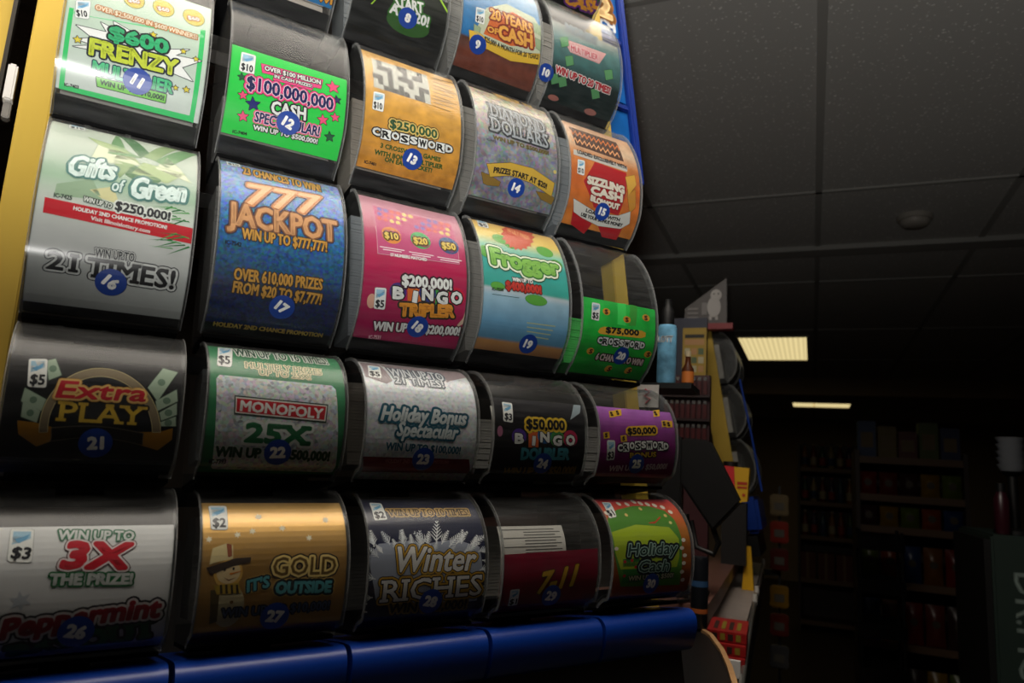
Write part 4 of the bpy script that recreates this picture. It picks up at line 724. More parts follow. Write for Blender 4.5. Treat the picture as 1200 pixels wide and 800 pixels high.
('p','price_badge',[(.0222,.0672),(.0221,.0665),(.0216,.066),(.0209,.0658),(.0136,.0657),(.0129,.0659),(.0123,.0664),(.0121,.0671),(.0107,.0838),(.0108,.0845),(.0113,.0851),(.012,.0853),(.0193,.0861),(.02,.0859),(.0206,.0855),(.0208,.0848)],'f2f2ee',4,('8a8f92',.00025)),
('p','price_badge',[(.0119,.0838),(.0196,.0845),(.02,.08),(.0163,.0773),(.0126,.0755)],'a9cfe6',5,None),
('p','price_badge',[(.0132,.0787),(.0156,.0801),(.0194,.0828),(.0182,.0791),(.0154,.0765)],'6fa9cf',6,None),
('t','price_badge','$5',.0133,.0677,.0209,.0678,.0064,[('2a2a30',.07)],0,0,0,7),
]),
22: dict(q=[(0.0029, 0.1331), (0.1093, 0.1331), (0.1014, 0.0046), (0.0052, 0.0063)], lo=0.0054, hi=0.1331, stops=[(0, '1c6a3c'), (1, '3a8a5c')], noise=0, ns=200, glit=0, gs=900, metal=0, rough=0.45, label='green-bordered silver glitter ticket with red title box', items=[
('p','glitter_window',[(.0078,.0858),(.0923,.0848),(.0954,.0815),(.1014,.0096),(.0997,.0081),(.0112,.0092),(.0094,.0123),(.0056,.0824)],'GLITTER',2,None),
('t','prize_lettering','WIN UP TO 16 TIMES!',.0201,.1094,.0935,.1098,.0158,[('e8ece4',.22),('24503a',.05)],0,0,0,6),
('t','prize_lettering','MULTIPLY PRIZES',.0266,.0948,.0855,.0945,.0069,[('e8d8a8',.16),('3a6a4c',.0)],0,0,0,6),
('t','prize_lettering','UP TO 25X!',.0364,.0891,.0757,.0886,.0053,[('e8d8a8',.16),('3a6a4c',.0)],0,0,0,6),
('p','title_lettering',[(.0187,.0702),(.0891,.0683),(.0883,.0536),(.0194,.056)],'2c4038',4,None),
('p','title_lettering',[(.0196,.0691),(.0882,.0673),(.0875,.0548),(.0201,.0572)],'e8e0d8',5,None),
('p','title_lettering',[(.0205,.068),(.0873,.0663),(.0865,.0559),(.0209,.0581)],'c4202c',6,None),
('t','title_lettering','MONOPOLY',.0235,.0591,.0848,.0569,.0073,[('f6f2ee',.07)],0,0,0,7),
('t','title_lettering','25X',.0292,.037,.0751,.0363,.013,[('e8ece8',.26),('2a7a4c',.1)],0,0,1,6),
('t','prize_lettering','WIN UP TO $500,000!',.0101,.0251,.094,.0241,.007,[('d0d4d0',.2),('1c4a30',.12)],0,0,0,5),
('t','paper','IC-7393',.007,.0189,.0182,.0193,.0034,[('15151a',.1)],0,0,0,4),
('p','price_badge',[(.0165,.0962),(.0161,.0951),(.0155,.0943),(.0148,.0941),(.0075,.0944),(.0068,.0947),(.0064,.0955),(.0063,.0965),(.0087,.1217),(.009,.1227),(.0096,.1235),(.0104,.1239),(.0183,.1249),(.019,.1247),(.0195,.124),(.0195,.1229)],'f2f2ee',4,('8a8f92',.00025)),
('p','price_badge',[(.01,.1215),(.0182,.1225),(.0174,.1157),(.013,.1117),(.0088,.1092)],'a9cfe6',5,None),
('p','price_badge',[(.0101,.1139),(.0129,.1159),(.0176,.12),(.0154,.1143),(.0118,.1105)],'6fa9cf',6,None),
('t','price_badge','$5',.0076,.0974,.0153,.0971,.0096,[('2a2a30',.07)],0,0,0,7),
]),
23: dict(q=[(0.005, 0.1331), (0.1146, 0.1331), (0.1112, 0.0), (0.0072, 0.0)], lo=0.0, hi=0.1331, stops=[(0, '9a9ca2'), (0.1, 'c4c8d0'), (0.7, 'd2d6dc'), (1, 'b8b8bc')], noise=0.1, ns=300, glit=0.45, gs=420, metal=0.1, rough=0.45, label='silver "Holiday Bonus Spectacular" ticket', items=[
('p','paper',[(.0039,.1243),(.02,.1248),(.0264,.0959),(.0203,.0918),(.0022,.0981)],'98888c',2,None),
('p','paper',[(.02,.1248),(.1109,.1331),(.1024,.1118),(.079,.1009),(.0798,.1114),(.0291,.1112)],'98888c',2,None),
('t','prize_lettering','WIN UP TO',.0261,.1023,.0779,.102,.0127,[('56606c',.24),('d8dce0',.04)],0,0,0,6),
('t','prize_lettering','21 TIMES!',.0285,.0934,.0745,.0932,.0084,[('56606c',.24),('d8dce0',.04)],0,0,0,6),
('t','title_lettering','Holiday Bonus',.0134,.0589,.0931,.0589,.0114,[('1c5a70',.36),('dfe8ea',.09)],.25,0,0,6),
('t','title_lettering','Spectacular',.0277,.0468,.0851,.0463,.0112,[('1c5a70',.36),('dfe8ea',.09)],.25,0,0,6),
('t','prize_lettering','WIN UP TO $100,000!',.0195,.0347,.0882,.0335,.0062,[('e0e4e6',.2),('2c6a84',.08)],0,0,0,6),
('p','prize_lettering',[(.0013,.0285),(.0982,.0292),(.1046,.011),(.0053,.0099)],'7a1c2c',3,None),
('t','prize_lettering','HOLIDAY 2ND CHANCE PROMOTION!',.0214,.0239,.0787,.0243,.0033,[('b86a6a',.05)],0,0,0,6),
('p','paper',[(.0087,.0707),(.0084,.0688),(.0065,.0687),(.008,.0675),(.0071,.0659),(.0089,.0666),(.0099,.0649),(.0102,.0668),(.0121,.0669),(.0106,.0681),(.0115,.0697),(.0097,.069)],'f4f6f8',2,None),
('p','paper',[(.0268,.0641),(.0265,.0623),(.0247,.0622),(.0261,.061),(.0252,.0594),(.027,.0601),(.028,.0585),(.0283,.0603),(.0301,.0604),(.0287,.0616),(.0296,.0632),(.0278,.0625)],'f4f6f8',2,None),
('p','paper',[(.0451,.0663),(.0448,.0644),(.0429,.0643),(.0444,.0631),(.0435,.0614),(.0453,.0621),(.0463,.0605),(.0466,.0624),(.0485,.0625),(.047,.0637),(.0479,.0654),(.0461,.0647)],'f4f6f8',2,None),
('p','paper',[(.0641,.0687),(.0638,.0667),(.0618,.0667),(.0634,.0654),(.0624,.0637),(.0643,.0644),(.0653,.0627),(.0656,.0647),(.0676,.0647),(.066,.066),(.067,.0677),(.0651,.067)],'f4f6f8',2,None),
('p','paper',[(.0838,.071),(.0835,.069),(.0815,.069),(.083,.0677),(.0821,.0659),(.084,.0667),(.085,.065),(.0853,.067),(.0873,.067),(.0858,.0683),(.0867,.0701),(.0848,.0693)],'f4f6f8',2,None),
('p','price_badge',[(.017,.0988),(.0167,.0982),(.016,.0978),(.0152,.0977),(.0072,.0984),(.0064,.0987),(.0059,.0992),(.0058,.0999),(.0089,.1161),(.0092,.1167),(.0098,.1171),(.0106,.1172),(.0184,.1164),(.0191,.1161),(.0196,.1156),(.0197,.1149)],'f2f2ee',4,('8a8f92',.00025)),
('p','price_badge',[(.0101,.1158),(.0184,.1148),(.0177,.1107),(.0131,.1089),(.0087,.1079)],'a9cfe6',5,None),
('p','price_badge',[(.0101,.1108),(.013,.1116),(.0178,.1134),(.0156,.1102),(.0119,.1083)],'6fa9cf',6,None),
('t','price_badge','$5',.0073,.1003,.0158,.0995,.006,[('2a2a30',.07)],0,0,0,7),
]),
24: dict(q=[(0.0082, 0.0881), (0.1038, 0.087), (0.1084, 0.0029), (0.0116, 0.0017)], lo=0.0023, hi=0.0875, stops=[(0, '0e0e12'), (0.7, '101014'), (1, '1c1a20')], noise=0.2, ns=200, glit=0, gs=900, metal=0, rough=0.45, label='black "BINGO DOUBLER" ticket', items=[
('t','title_lettering','$50,000',.0355,.0592,.0785,.0602,.0086,[('e8c030',.36),('181410',.09)],0,0,0,6),
('e','title_lettering',.0273,.0515,.0078,.0075,0,'4a2a8a',4,None,0),
('t','title_lettering','B',.0233,.0457,.032,.0458,.0082,[('15151a',.2),('f2f2ee',.1)],0,0,0,6),
('p','title_lettering',[(.0374,.0561),(.0484,.0567),(.0491,.0427),(.0381,.0422)],'d8602a',4,None),
('t','title_lettering','I',.0419,.0443,.0449,.0442,.0083,[('15151a',.2),('f2f2ee',.1)],0,0,0,6),
('e','title_lettering',.0556,.054,.0082,.0077,0,'2060a0',4,None,0),
('t','title_lettering','N',.0513,.048,.0604,.0482,.0084,[('15151a',.2),('f2f2ee',.1)],0,0,0,6),
('e','title_lettering',.07,.0516,.0083,.0077,0,'3a8a3c',4,None,0),
('t','title_lettering','G',.0656,.0455,.0749,.0457,.0085,[('15151a',.2),('f2f2ee',.1)],0,0,0,6),
('e','title_lettering',.0852,.0525,.0085,.0078,0,'b81c4c',4,None,0),
('t','title_lettering','O',.0807,.0464,.0902,.0465,.0086,[('15151a',.2),('f2f2ee',.1)],0,0,0,6),
('t','title_lettering','DOUBLER',.0317,.0311,.085,.0328,.0098,[('10303a',.2),('4aa0b0',.1)],0,0,0,6),
('t','prize_lettering','WIN UP TO $50,000!',.0169,.0142,.0961,.018,.008,[('8a6a1c',.1)],0,0,0,6),
('p','paper',[(.0939,.087),(.1023,.0869),(.0988,.0781),(.0856,.0702)],'8a98a0',2,None),
('e','paper',.007,.0555,.0029,.0049,0,'b06a88',2,None,0),
('p','price_badge',[(.0203,.065),(.0201,.0644),(.0195,.064),(.0188,.0639),(.0117,.0646),(.011,.0649),(.0105,.0654),(.0103,.0661),(.0109,.0818),(.0111,.0824),(.0116,.0829),(.0124,.083),(.02,.0826),(.0207,.0824),(.0213,.0819),(.0214,.0812)],'f2f2ee',4,('8a8f92',.00025)),
('p','price_badge',[(.0121,.0816),(.0201,.0811),(.0199,.077),(.0158,.075),(.0118,.0738)],'a9cfe6',5,None),
('p','price_badge',[(.0128,.0767),(.0154,.0776),(.0197,.0796),(.0179,.0763),(.0147,.0743)],'6fa9cf',6,None),
('t','price_badge','$3',.0116,.0665,.0191,.0657,.0059,[('2a2a30',.07)],0,0,0,7),
]),
25: dict(q=[(0.0027, 0.086), (0.0923, 0.0898), (0.1106, 0.0139), (0.0171, 0.0074)], lo=0.0106, hi=0.0879, stops=[(0, '5a1440'), (0.5, '8a1a78'), (1, 'a860b8')], noise=0.3, ns=50, glit=0, gs=900, metal=0, rough=0.45, label='magenta "CROSSWORD BONUS" ticket', items=[
('p','paper',[(.0166,.0829),(.0252,.0844),(.0238,.0771),(.0155,.0758)],'e0ac28',3,None),
('t','paper','S',.0179,.0779,.0209,.0781,.004,[('3a2010',.12)],0,0,0,5),
('p','paper',[(.0253,.085),(.034,.0867),(.0323,.0791),(.0238,.0777)],'e0ac28',3,None),
('t','paper','S',.0263,.0798,.0294,.0801,.0041,[('3a2010',.12)],0,0,0,5),
('p','paper',[(.0787,.0885),(.0884,.0903),(.0856,.0821),(.0763,.0806)],'e0ac28',3,None),
('t','paper','S',.0792,.0829,.0826,.0831,.0045,[('3a2010',.12)],0,0,0,5),
('p','paper',[(.0857,.0768),(.095,.0782),(.094,.0711),(.085,.0697)],'e0ac28',3,None),
('t','paper','S',.0874,.0718,.0908,.072,.004,[('3a2010',.12)],0,0,0,5),
('p','paper',[(.0053,.0603),(.0132,.0615),(.014,.0552),(.0062,.0541)],'e0ac28',3,None),
('t','paper','S',.008,.0559,.0109,.0561,.0035,[('3a2010',.12)],0,0,0,5),
('p','paper',[(.0274,.0582),(.0355,.0594),(.0364,.053),(.0283,.0519)],'e0ac28',3,None),
('t','paper','S',.0302,.0538,.0332,.0539,.0035,[('3a2010',.12)],0,0,0,5),
('p','paper',[(.092,.0765),(.1014,.0779),(.1004,.0707),(.0913,.0694)],'e0ac28',3,None),
('t','paper','S',.0938,.0715,.0971,.0717,.004,[('3a2010',.12)],0,0,0,5),
('p','prize_lettering',[(.0383,.0682),(.0754,.0712),(.0788,.0685),(.0779,.0631),(.0742,.0605),(.0385,.0585),(.0347,.0612),(.035,.0654)],'e4ae2c',4,None),
('t','prize_lettering','$50,000',.0377,.06,.0758,.063,.006,[('201408',.12)],0,0,0,5),
('t','title_lettering','C',.0244,.0429,.03,.0433,.006,[('18181c',.3),('f0f0ec',.1)],0,0,0,7),
('p','title_lettering',[(.0309,.0423),(.039,.0428),(.039,.0518),(.0309,.0513)],'f0f0ec',6,('18181c',.0007)),
('t','title_lettering','R',.0322,.0437,.0378,.0441,.006,[('18181c',.09)],0,0,0,7),
('t','title_lettering','O',.04,.0457,.0456,.0461,.006,[('18181c',.3),('f0f0ec',.1)],0,0,0,7),
('p','title_lettering',[(.0465,.0445),(.0546,.045),(.0546,.054),(.0465,.0535)],'f0f0ec',6,('18181c',.0007)),
('t','title_lettering','S',.0478,.0459,.0534,.0463,.006,[('18181c',.09)],0,0,0,7),
('t','title_lettering','S',.0555,.0473,.0612,.0477,.006,[('18181c',.3),('f0f0ec',.1)],0,0,0,7),
('p','title_lettering',[(.0621,.0455),(.0702,.046),(.0702,.055),(.0621,.0545)],'f0f0ec',6,('18181c',.0007)),
('t','title_lettering','W',.0633,.0469,.0689,.0473,.006,[('18181c',.09)],0,0,0,7),
('t','title_lettering','O',.0711,.0477,.0767,.0481,.006,[('18181c',.3),('f0f0ec',.1)],0,0,0,7),
('p','title_lettering',[(.0777,.0453),(.0858,.0458),(.0858,.0548),(.0777,.0543)],'f0f0ec',6,('18181c',.0007)),
('t','title_lettering','R',.0789,.0467,.0845,.0471,.006,[('18181c',.09)],0,0,0,7),
('t','title_lettering','D',.0867,.0469,.0923,.0473,.006,[('18181c',.3),('f0f0ec',.1)],0,0,0,7),
('t','title_lettering','BONUS',.0409,.0368,.0759,.039,.0046,[('1c1410',.3),('c89a2c',.1)],0,0,0,6),
('t','prize_lettering','WIN UP TO $50,000!',.0168,.0221,.0937,.0268,.0054,[('d0b8c8',.08)],.15,0,0,6),
('p','price_badge',[(.021,.0353),(.0209,.0346),(.0204,.034),(.0198,.0338),(.0128,.0331),(.0122,.0333),(.0116,.0337),(.0114,.0344),(.0103,.0516),(.0104,.0523),(.0109,.0528),(.0116,.053),(.0188,.0532),(.0195,.053),(.02,.0525),(.0203,.0518)],'f2f2ee',4,('8a8f92',.00025)),
('p','price_badge',[(.0115,.0514),(.0191,.0516),(.0193,.0474),(.0157,.0448),(.012,.0431)],'a9cfe6',5,None),
('p','price_badge',[(.0126,.0463),(.015,.0476),(.0189,.0501),(.0175,.0465),(.0147,.044)],'6fa9cf',6,None),
('t','price_badge','$3',.0125,.0351,.0199,.0357,.0063,[('2a2a30',.07)],0,0,0,7),
]),
26: dict(q=[(0.0057, 0.0973), (0.1029, 0.0921), (0.1074, 0.0), (0.0056, 0.0086)], lo=0.0043, hi=0.0947, stops=[(0, 'b9b4ba'), (0.3, 'd9d7d8'), (1, 'e2e2e2')], noise=0, ns=200, glit=0, gs=900, metal=0, rough=0.45, label='white "3X THE PRIZE Peppermint PAYOUT" ticket', items=[
('t','prize_lettering','WIN UP TO',.0363,.0856,.0786,.0839,.0061,[('3a7a58',.22),('e4e6e4',.06)],0,0,0,6),
('t','title_lettering','3X',.0401,.0685,.0773,.0664,.0148,[('4a1c24',.22),('e8dcdc',.18),('c4182c',.12)],.15,0,0,6),
('t','prize_lettering','THE PRIZE!',.0351,.0584,.0801,.0565,.0061,[('1f6a3c',.28),('d0d4d0',.1)],0,0,0,6),
('t','title_lettering','PAYOUT',.0214,.0094,.0978,.0215,.0126,[('16201c',.24),('1c5c36',.12)],0,0,1,5),
('t','title_lettering','Peppermint',.0141,.0275,.1,.0345,.0116,[('16101a',.34),('e0d4d4',.22),('a4202e',.1)],.2,.002,0,7),
('p','paper',[(.0203,.0557),(.0197,.0518),(.0157,.0517),(.0188,.0492),(.0169,.0456),(.0206,.0471),(.0227,.0437),(.0233,.0476),(.0273,.0477),(.0242,.0502),(.0261,.0538),(.0224,.0523)],'b9bcc4',2,None),
('p','paper',[(.0259,.0305),(.0248,.0234),(.0177,.0232),(.0232,.0187),(.0199,.0124),(.0265,.015),(.0303,.0089),(.0314,.016),(.0385,.0162),(.033,.0207),(.0363,.027),(.0297,.0244)],'b9bcc4',2,None),
('p','price_badge',[(.0243,.0733),(.0241,.0726),(.0235,.0721),(.0227,.072),(.0137,.0728),(.0129,.0731),(.0122,.0737),(.0119,.0744),(.011,.0919),(.0112,.0926),(.0118,.0931),(.0126,.0932),(.0214,.0929),(.0223,.0926),(.0229,.0921),(.0232,.0913)],'f2f2ee',4,('8a8f92',.00025)),
('p','price_badge',[(.0125,.0916),(.0217,.0912),(.022,.0866),(.0175,.0844),(.0129,.083)],'a9cfe6',5,None),
('p','price_badge',[(.0137,.0863),(.0167,.0873),(.0215,.0895),(.0199,.0859),(.0163,.0836)],'6fa9cf',6,None),
('t','price_badge','$3',.0134,.0749,.0228,.074,.0066,[('2a2a30',.07)],0,0,0,7),
]),
27: dict(q=[(0.0024, 0.1166), (0.102, 0.1152), (0.1044, 0.0), (0.0081, 0.004)], lo=0.002, hi=0.1159, stops=[(0, '5a2a30'), (0.14, '6a3a30'), (0.17, 'a87c3c'), (0.5, 'c09048'), (1, 'd4a860')], noise=0.08, ns=25, glit=0, gs=900, metal=0.55, rough=0.38, label='gold "IT\'S GOLD OUTSIDE" ticket with a snowman', items=[
('e','paper',.0214,.0376,.0102,.0147,0,'c8b890',2,None,0),
('e','paper',.0191,.0597,.0094,.0094,0,'d8a850',3,None,0),
('e','paper',.0191,.0606,.0078,.0075,0,'dcc090',4,None,0),
('p','paper',[(.0043,.0643),(.0233,.0698),(.0333,.07),(.0331,.0666),(.0217,.0645),(.0076,.0593)],'3a2c24',5,None),
('p','paper',[(.0061,.0661),(.0077,.0769),(.017,.0802),(.021,.0786),(.0213,.0694),(.0117,.0679)],'d0bc88',4,None),
('p','paper',[(.0166,.08),(.02,.079),(.0206,.0711),(.0179,.0706)],'8a4a30',5,None),
('e','paper',.0164,.0625,.0008,.001,0,'15151a',5,None,0),
('e','paper',.0222,.0629,.0008,.001,0,'15151a',5,None,0),
('p','paper',[(.0197,.06),(.0294,.0615),(.0202,.0588)],'d87a20',6,None),
('p','paper',[(.0154,.0579),(.0195,.0557),(.0243,.057),(.0196,.0549)],'6a3020',5,None),
('p','paper',[(.0102,.0523),(.0266,.0533),(.0282,.0463),(.0127,.0463)],'b09030',5,None),
('p','paper',[(.0085,.0495),(.0142,.0497),(.0151,.0276),(.0105,.0258)],'5a4a28',4,None),
('p','paper',[(.014,.0527),(.0155,.0528),(.0165,.0468),(.0149,.0467)],'3a3020',6,None),
('p','paper',[(.0175,.0525),(.019,.0526),(.02,.0466),(.0184,.0465)],'3a3020',6,None),
('p','paper',[(.021,.0523),(.0225,.0524),(.0235,.0464),(.022,.0463)],'3a3020',6,None),
('p','paper',[(.0245,.0521),(.0261,.0522),(.0271,.0462),(.0255,.0461)],'3a3020',6,None),
('e','paper',.023,.0406,.0012,.0012,0,'7a5a28',4,None,0),
('t','title_lettering','GOLD',.0489,.057,.0946,.0559,.0121,[('2c241c',.24),('e8c878',.15),('6a5020',.02)],0,0,0,6),
('t','title_lettering','OUTSIDE',.0521,.0447,.0918,.0433,.0075,[('c8a050',.42),('20282c',.32),('58a8b0',.1)],0,0,0,6),
('t','title_lettering',"IT'S",.0327,.047,.0477,.0497,.0072,[('c8a050',.42),('20282c',.32),('58a8b0',.1)],.1,0,0,6),
('t','prize_lettering','WIN UP TO $10,000!',.0175,.0304,.0925,.0303,.0061,[('20283c',.2),('4a5a80',.02)],0,0,0,6),
('p','paper',[(.0234,.0886),(.0231,.0869),(.0214,.0868),(.0227,.0858),(.0219,.0842),(.0235,.0849),(.0244,.0834),(.0247,.0851),(.0264,.0852),(.0251,.0862),(.0259,.0878),(.0243,.0871)],'f0e6c8',2,None),
('p','paper',[(.0337,.0912),(.0334,.0894),(.0316,.0894),(.033,.0883),(.0321,.0867),(.0338,.0873),(.0347,.0858),(.035,.0876),(.0368,.0876),(.0354,.0887),(.0363,.0903),(.0346,.0897)],'f0e6c8',2,None),
('p','paper',[(.0547,.0932),(.0544,.0914),(.0526,.0913),(.054,.0901),(.0531,.0885),(.0549,.0892),(.0559,.0876),(.0562,.0894),(.058,.0895),(.0566,.0907),(.0575,.0923),(.0557,.0916)],'f0e6c8',2,None),
('p','paper',[(.074,.0851),(.0737,.0833),(.0719,.0833),(.0733,.0822),(.0725,.0806),(.0741,.0812),(.075,.0797),(.0753,.0815),(.0771,.0815),(.0757,.0826),(.0765,.0842),(.0749,.0836)],'f0e6c8',2,None),
('p','paper',[(.0384,.1038),(.0381,.1016),(.0359,.1016),(.0376,.1002),(.0366,.0983),(.0386,.0991),(.0398,.0972),(.0401,.0994),(.0423,.0994),(.0406,.1008),(.0416,.1027),(.0396,.1019)],'f0e6c8',2,None),
('p','paper',[(.0877,.1003),(.0874,.0981),(.0853,.0981),(.0869,.0967),(.0859,.0948),(.0879,.0956),(.0891,.0937),(.0894,.0959),(.0915,.0959),(.0899,.0973),(.0909,.0992),(.0889,.0984)],'f0e6c8',2,None),
('p','paper',[(.0047,.0857),(.0044,.0841),(.0028,.084),(.0041,.083),(.0033,.0815),(.0048,.0821),(.0057,.0807),(.006,.0823),(.0076,.0824),(.0063,.0834),(.0071,.0849),(.0056,.0843)],'f0e6c8',2,None),
('t','prize_lettering','HOLIDAY 2ND CHANCE PROMOTION!',.0231,.0193,.0839,.0175,.0036,[('a86a5a',.05)],0,0,0,6),
('p','price_badge',[(.0174,.0915),(.0172,.0908),(.0166,.0902),(.0159,.09),(.008,.0903),(.0073,.0905),(.0067,.0911),(.0064,.0918),(.0056,.1105),(.0058,.1112),(.0064,.1118),(.0072,.112),(.016,.112),(.0168,.1118),(.0175,.1112),(.0177,.1105)],'f2f2ee',4,('8a8f92',.00025)),
('p','price_badge',[(.007,.1103),(.0162,.1102),(.0162,.1054),(.0117,.1028),(.0074,.1011)],'a9cfe6',5,None),
('p','price_badge',[(.0082,.1046),(.0111,.1059),(.0159,.1085),(.0141,.1046),(.0106,.102)],'6fa9cf',6,None),
('t','price_badge','$2',.0077,.0924,.0161,.0922,.007,[('2a2a30',.07)],0,0,0,7),
]),
28: dict(q=[(0.0026, 0.1228), (0.1052, 0.122), (0.1188, 0.0), (0.0089, 0.0036)], lo=0.0018, hi=0.1224, stops=[(0, '161a34'), (0.5, '1a1e3a'), (1, '20243e')], noise=0.08, ns=200, glit=0, gs=900, metal=0, rough=0.45, label='navy "Winter RICHES" ticket with white snowflake ferns', items=[
('p','paper',[(-.0003,.0664),(.0085,.0763),(.0344,.078),(.0474,.0752),(.0754,.0781),(.0977,.0712),(.1007,.0526),(.0981,.0274),(.0511,.0258),(.0085,.0341)],'9aa0b0',2,None),
('p','paper',[(-.0001,.0679),(-.0006,.0671),(-.0075,.0717)],'eceef0',3,None),
('p','paper',[(-.0009,.0682),(-.0019,.068),(-.0024,.0708),(-.002,.0708)],'eceef0',3,None),
('p','paper',[(-.0015,.0685),(-.0013,.0676),(-.0043,.0676),(-.0044,.0676)],'eceef0',3,None),
('p','paper',[(-.002,.0688),(-.0029,.0686),(-.0033,.071),(-.0029,.071)],'eceef0',3,None),
('p','paper',[(-.0025,.0691),(-.0023,.0682),(-.0049,.0683),(-.005,.0683)],'eceef0',3,None),
('p','paper',[(-.003,.0694),(-.0039,.0692),(-.0042,.0712),(-.0038,.0712)],'eceef0',3,None),
('p','paper',[(-.0035,.0697),(-.0033,.0688),(-.0055,.069),(-.0056,.069)],'eceef0',3,None),
('p','paper',[(-.004,.07),(-.0049,.0698),(-.0051,.0715),(-.0047,.0714)],'eceef0',3,None),
('p','paper',[(-.0046,.0703),(-.0044,.0694),(-.0061,.0696),(-.0062,.0696)],'eceef0',3,None),
('p','paper',[(-.005,.0706),(-.0059,.0704),(-.006,.0717),(-.0056,.0716)],'eceef0',3,None),
('p','paper',[(-.0056,.0709),(-.0054,.07),(-.0067,.0703),(-.0068,.0703)],'eceef0',3,None),
('p','paper',[(-.006,.0712),(-.007,.071),(-.0069,.0719),(-.0065,.0719)],'eceef0',3,None),
('p','paper',[(-.0066,.0715),(-.0064,.0706),(-.0073,.0709),(-.0074,.0709)],'eceef0',3,None),
('p','paper',[(.0061,.0767),(.0054,.076),(-.0033,.0844)],'d4d8de',3,None),
('p','paper',[(.0049,.0775),(.0039,.0774),(.004,.0819),(.0044,.0819)],'d4d8de',3,None),
('p','paper',[(.0044,.0779),(.0044,.077),(-.0002,.0773),(-.0002,.0773)],'d4d8de',3,None),
('p','paper',[(.0036,.0786),(.0026,.0785),(.0027,.0824),(.0032,.0824)],'d4d8de',3,None),
('p','paper',[(.0031,.0791),(.0031,.0781),(-.0009,.0785),(-.0009,.0785)],'d4d8de',3,None),
('p','paper',[(.0023,.0798),(.0013,.0797),(.0015,.0829),(.0019,.0829)],'d4d8de',3,None),
('p','paper',[(.0018,.0802),(.0018,.0793),(-.0015,.0796),(-.0015,.0796)],'d4d8de',3,None),
('p','paper',[(.001,.0809),(.0,.0808),(.0002,.0835),(.0006,.0834)],'d4d8de',3,None),
('p','paper',[(.0005,.0814),(.0005,.0804),(-.0021,.0808),(-.0022,.0808)],'d4d8de',3,None),
('p','paper',[(-.0003,.0821),(-.0013,.082),(-.0011,.084),(-.0006,.084)],'d4d8de',3,None),
('p','paper',[(-.0008,.0825),(-.0008,.0815),(-.0028,.082),(-.0028,.082)],'d4d8de',3,None),
('p','paper',[(-.0016,.0832),(-.0026,.0831),(-.0023,.0845),(-.0019,.0845)],'d4d8de',3,None),
('p','paper',[(-.002,.0837),(-.0021,.0827),(-.0034,.0831),(-.0034,.0831)],'d4d8de',3,None),
('p','paper',[(.0119,.0697),(.0112,.0691),(.0054,.0761)],'eceef0',3,None),
('p','paper',[(.0111,.0703),(.0101,.0703),(.0106,.0735),(.011,.0735)],'eceef0',3,None),
('p','paper',[(.0107,.0708),(.0106,.0699),(.0071,.0707),(.0072,.0707)],'eceef0',3,None),
('p','paper',[(.0102,.0712),(.0092,.0713),(.0097,.074),(.0101,.074)],'eceef0',3,None),
('p','paper',[(.0098,.0717),(.0097,.0708),(.0068,.0716),(.0068,.0716)],'eceef0',3,None),
('p','paper',[(.0094,.0722),(.0084,.0723),(.0088,.0745),(.0092,.0745)],'eceef0',3,None),
('p','paper',[(.0089,.0727),(.0088,.0718),(.0064,.0725),(.0064,.0725)],'eceef0',3,None),
('p','paper',[(.0085,.0732),(.0075,.0732),(.0079,.075),(.0084,.075)],'eceef0',3,None),
('p','paper',[(.008,.0736),(.0079,.0727),(.006,.0734),(.006,.0734)],'eceef0',3,None),
('p','paper',[(.0076,.0741),(.0066,.0742),(.007,.0755),(.0075,.0755)],'eceef0',3,None),
('p','paper',[(.0072,.0746),(.0071,.0737),(.0056,.0743),(.0057,.0743)],'eceef0',3,None),
('p','paper',[(.0068,.0751),(.0058,.0751),(.0061,.076),(.0066,.076)],'eceef0',3,None),
('p','paper',[(.0063,.0756),(.0062,.0747),(.0053,.0752),(.0053,.0752)],'eceef0',3,None),
('p','paper',[(.0183,.0756),(.0174,.0751),(.0113,.0867)],'d4d8de',3,None),
('p','paper',[(.0173,.0768),(.0163,.077),(.0179,.0817),(.0184,.0817)],'d4d8de',3,None),
('p','paper',[(.017,.0774),(.0167,.0765),(.0119,.0782),(.012,.0782)],'d4d8de',3,None),
('p','paper',[(.0163,.0784),(.0154,.0786),(.0168,.0826),(.0173,.0826)],'d4d8de',3,None),
('p','paper',[(.016,.079),(.0157,.0781),(.0116,.0796),(.0117,.0796)],'d4d8de',3,None),
('p','paper',[(.0154,.08),(.0144,.0802),(.0157,.0836),(.0161,.0836)],'d4d8de',3,None),
('p','paper',[(.0151,.0806),(.0147,.0797),(.0114,.0811),(.0115,.0811)],'d4d8de',3,None),
('p','paper',[(.0145,.0817),(.0135,.0818),(.0146,.0846),(.015,.0845)],'d4d8de',3,None),
('p','paper',[(.0141,.0822),(.0138,.0813),(.0111,.0825),(.0113,.0825)],'d4d8de',3,None),
('p','paper',[(.0135,.0833),(.0126,.0835),(.0135,.0855),(.0139,.0855)],'d4d8de',3,None),
('p','paper',[(.0132,.0839),(.0129,.0829),(.0109,.084),(.011,.084)],'d4d8de',3,None),
('p','paper',[(.0126,.085),(.0117,.0852),(.0124,.0865),(.0128,.0865)],'d4d8de',3,None),
('p','paper',[(.0123,.0855),(.012,.0846),(.0107,.0854),(.0108,.0854)],'d4d8de',3,None),
('p','paper',[(.0242,.0713),(.0233,.071),(.0199,.0803)],'eceef0',3,None),
('p','paper',[(.0236,.0723),(.0227,.0726),(.0244,.0758),(.0249,.0758)],'eceef0',3,None),
('p','paper',[(.0234,.0728),(.023,.072),(.0195,.0739),(.0197,.0739)],'eceef0',3,None),
('p','paper',[(.0231,.0735),(.0221,.0739),(.0236,.0766),(.0241,.0766)],'eceef0',3,None),
('p','paper',[(.0228,.0741),(.0224,.0733),(.0194,.075),(.0196,.075)],'eceef0',3,None),
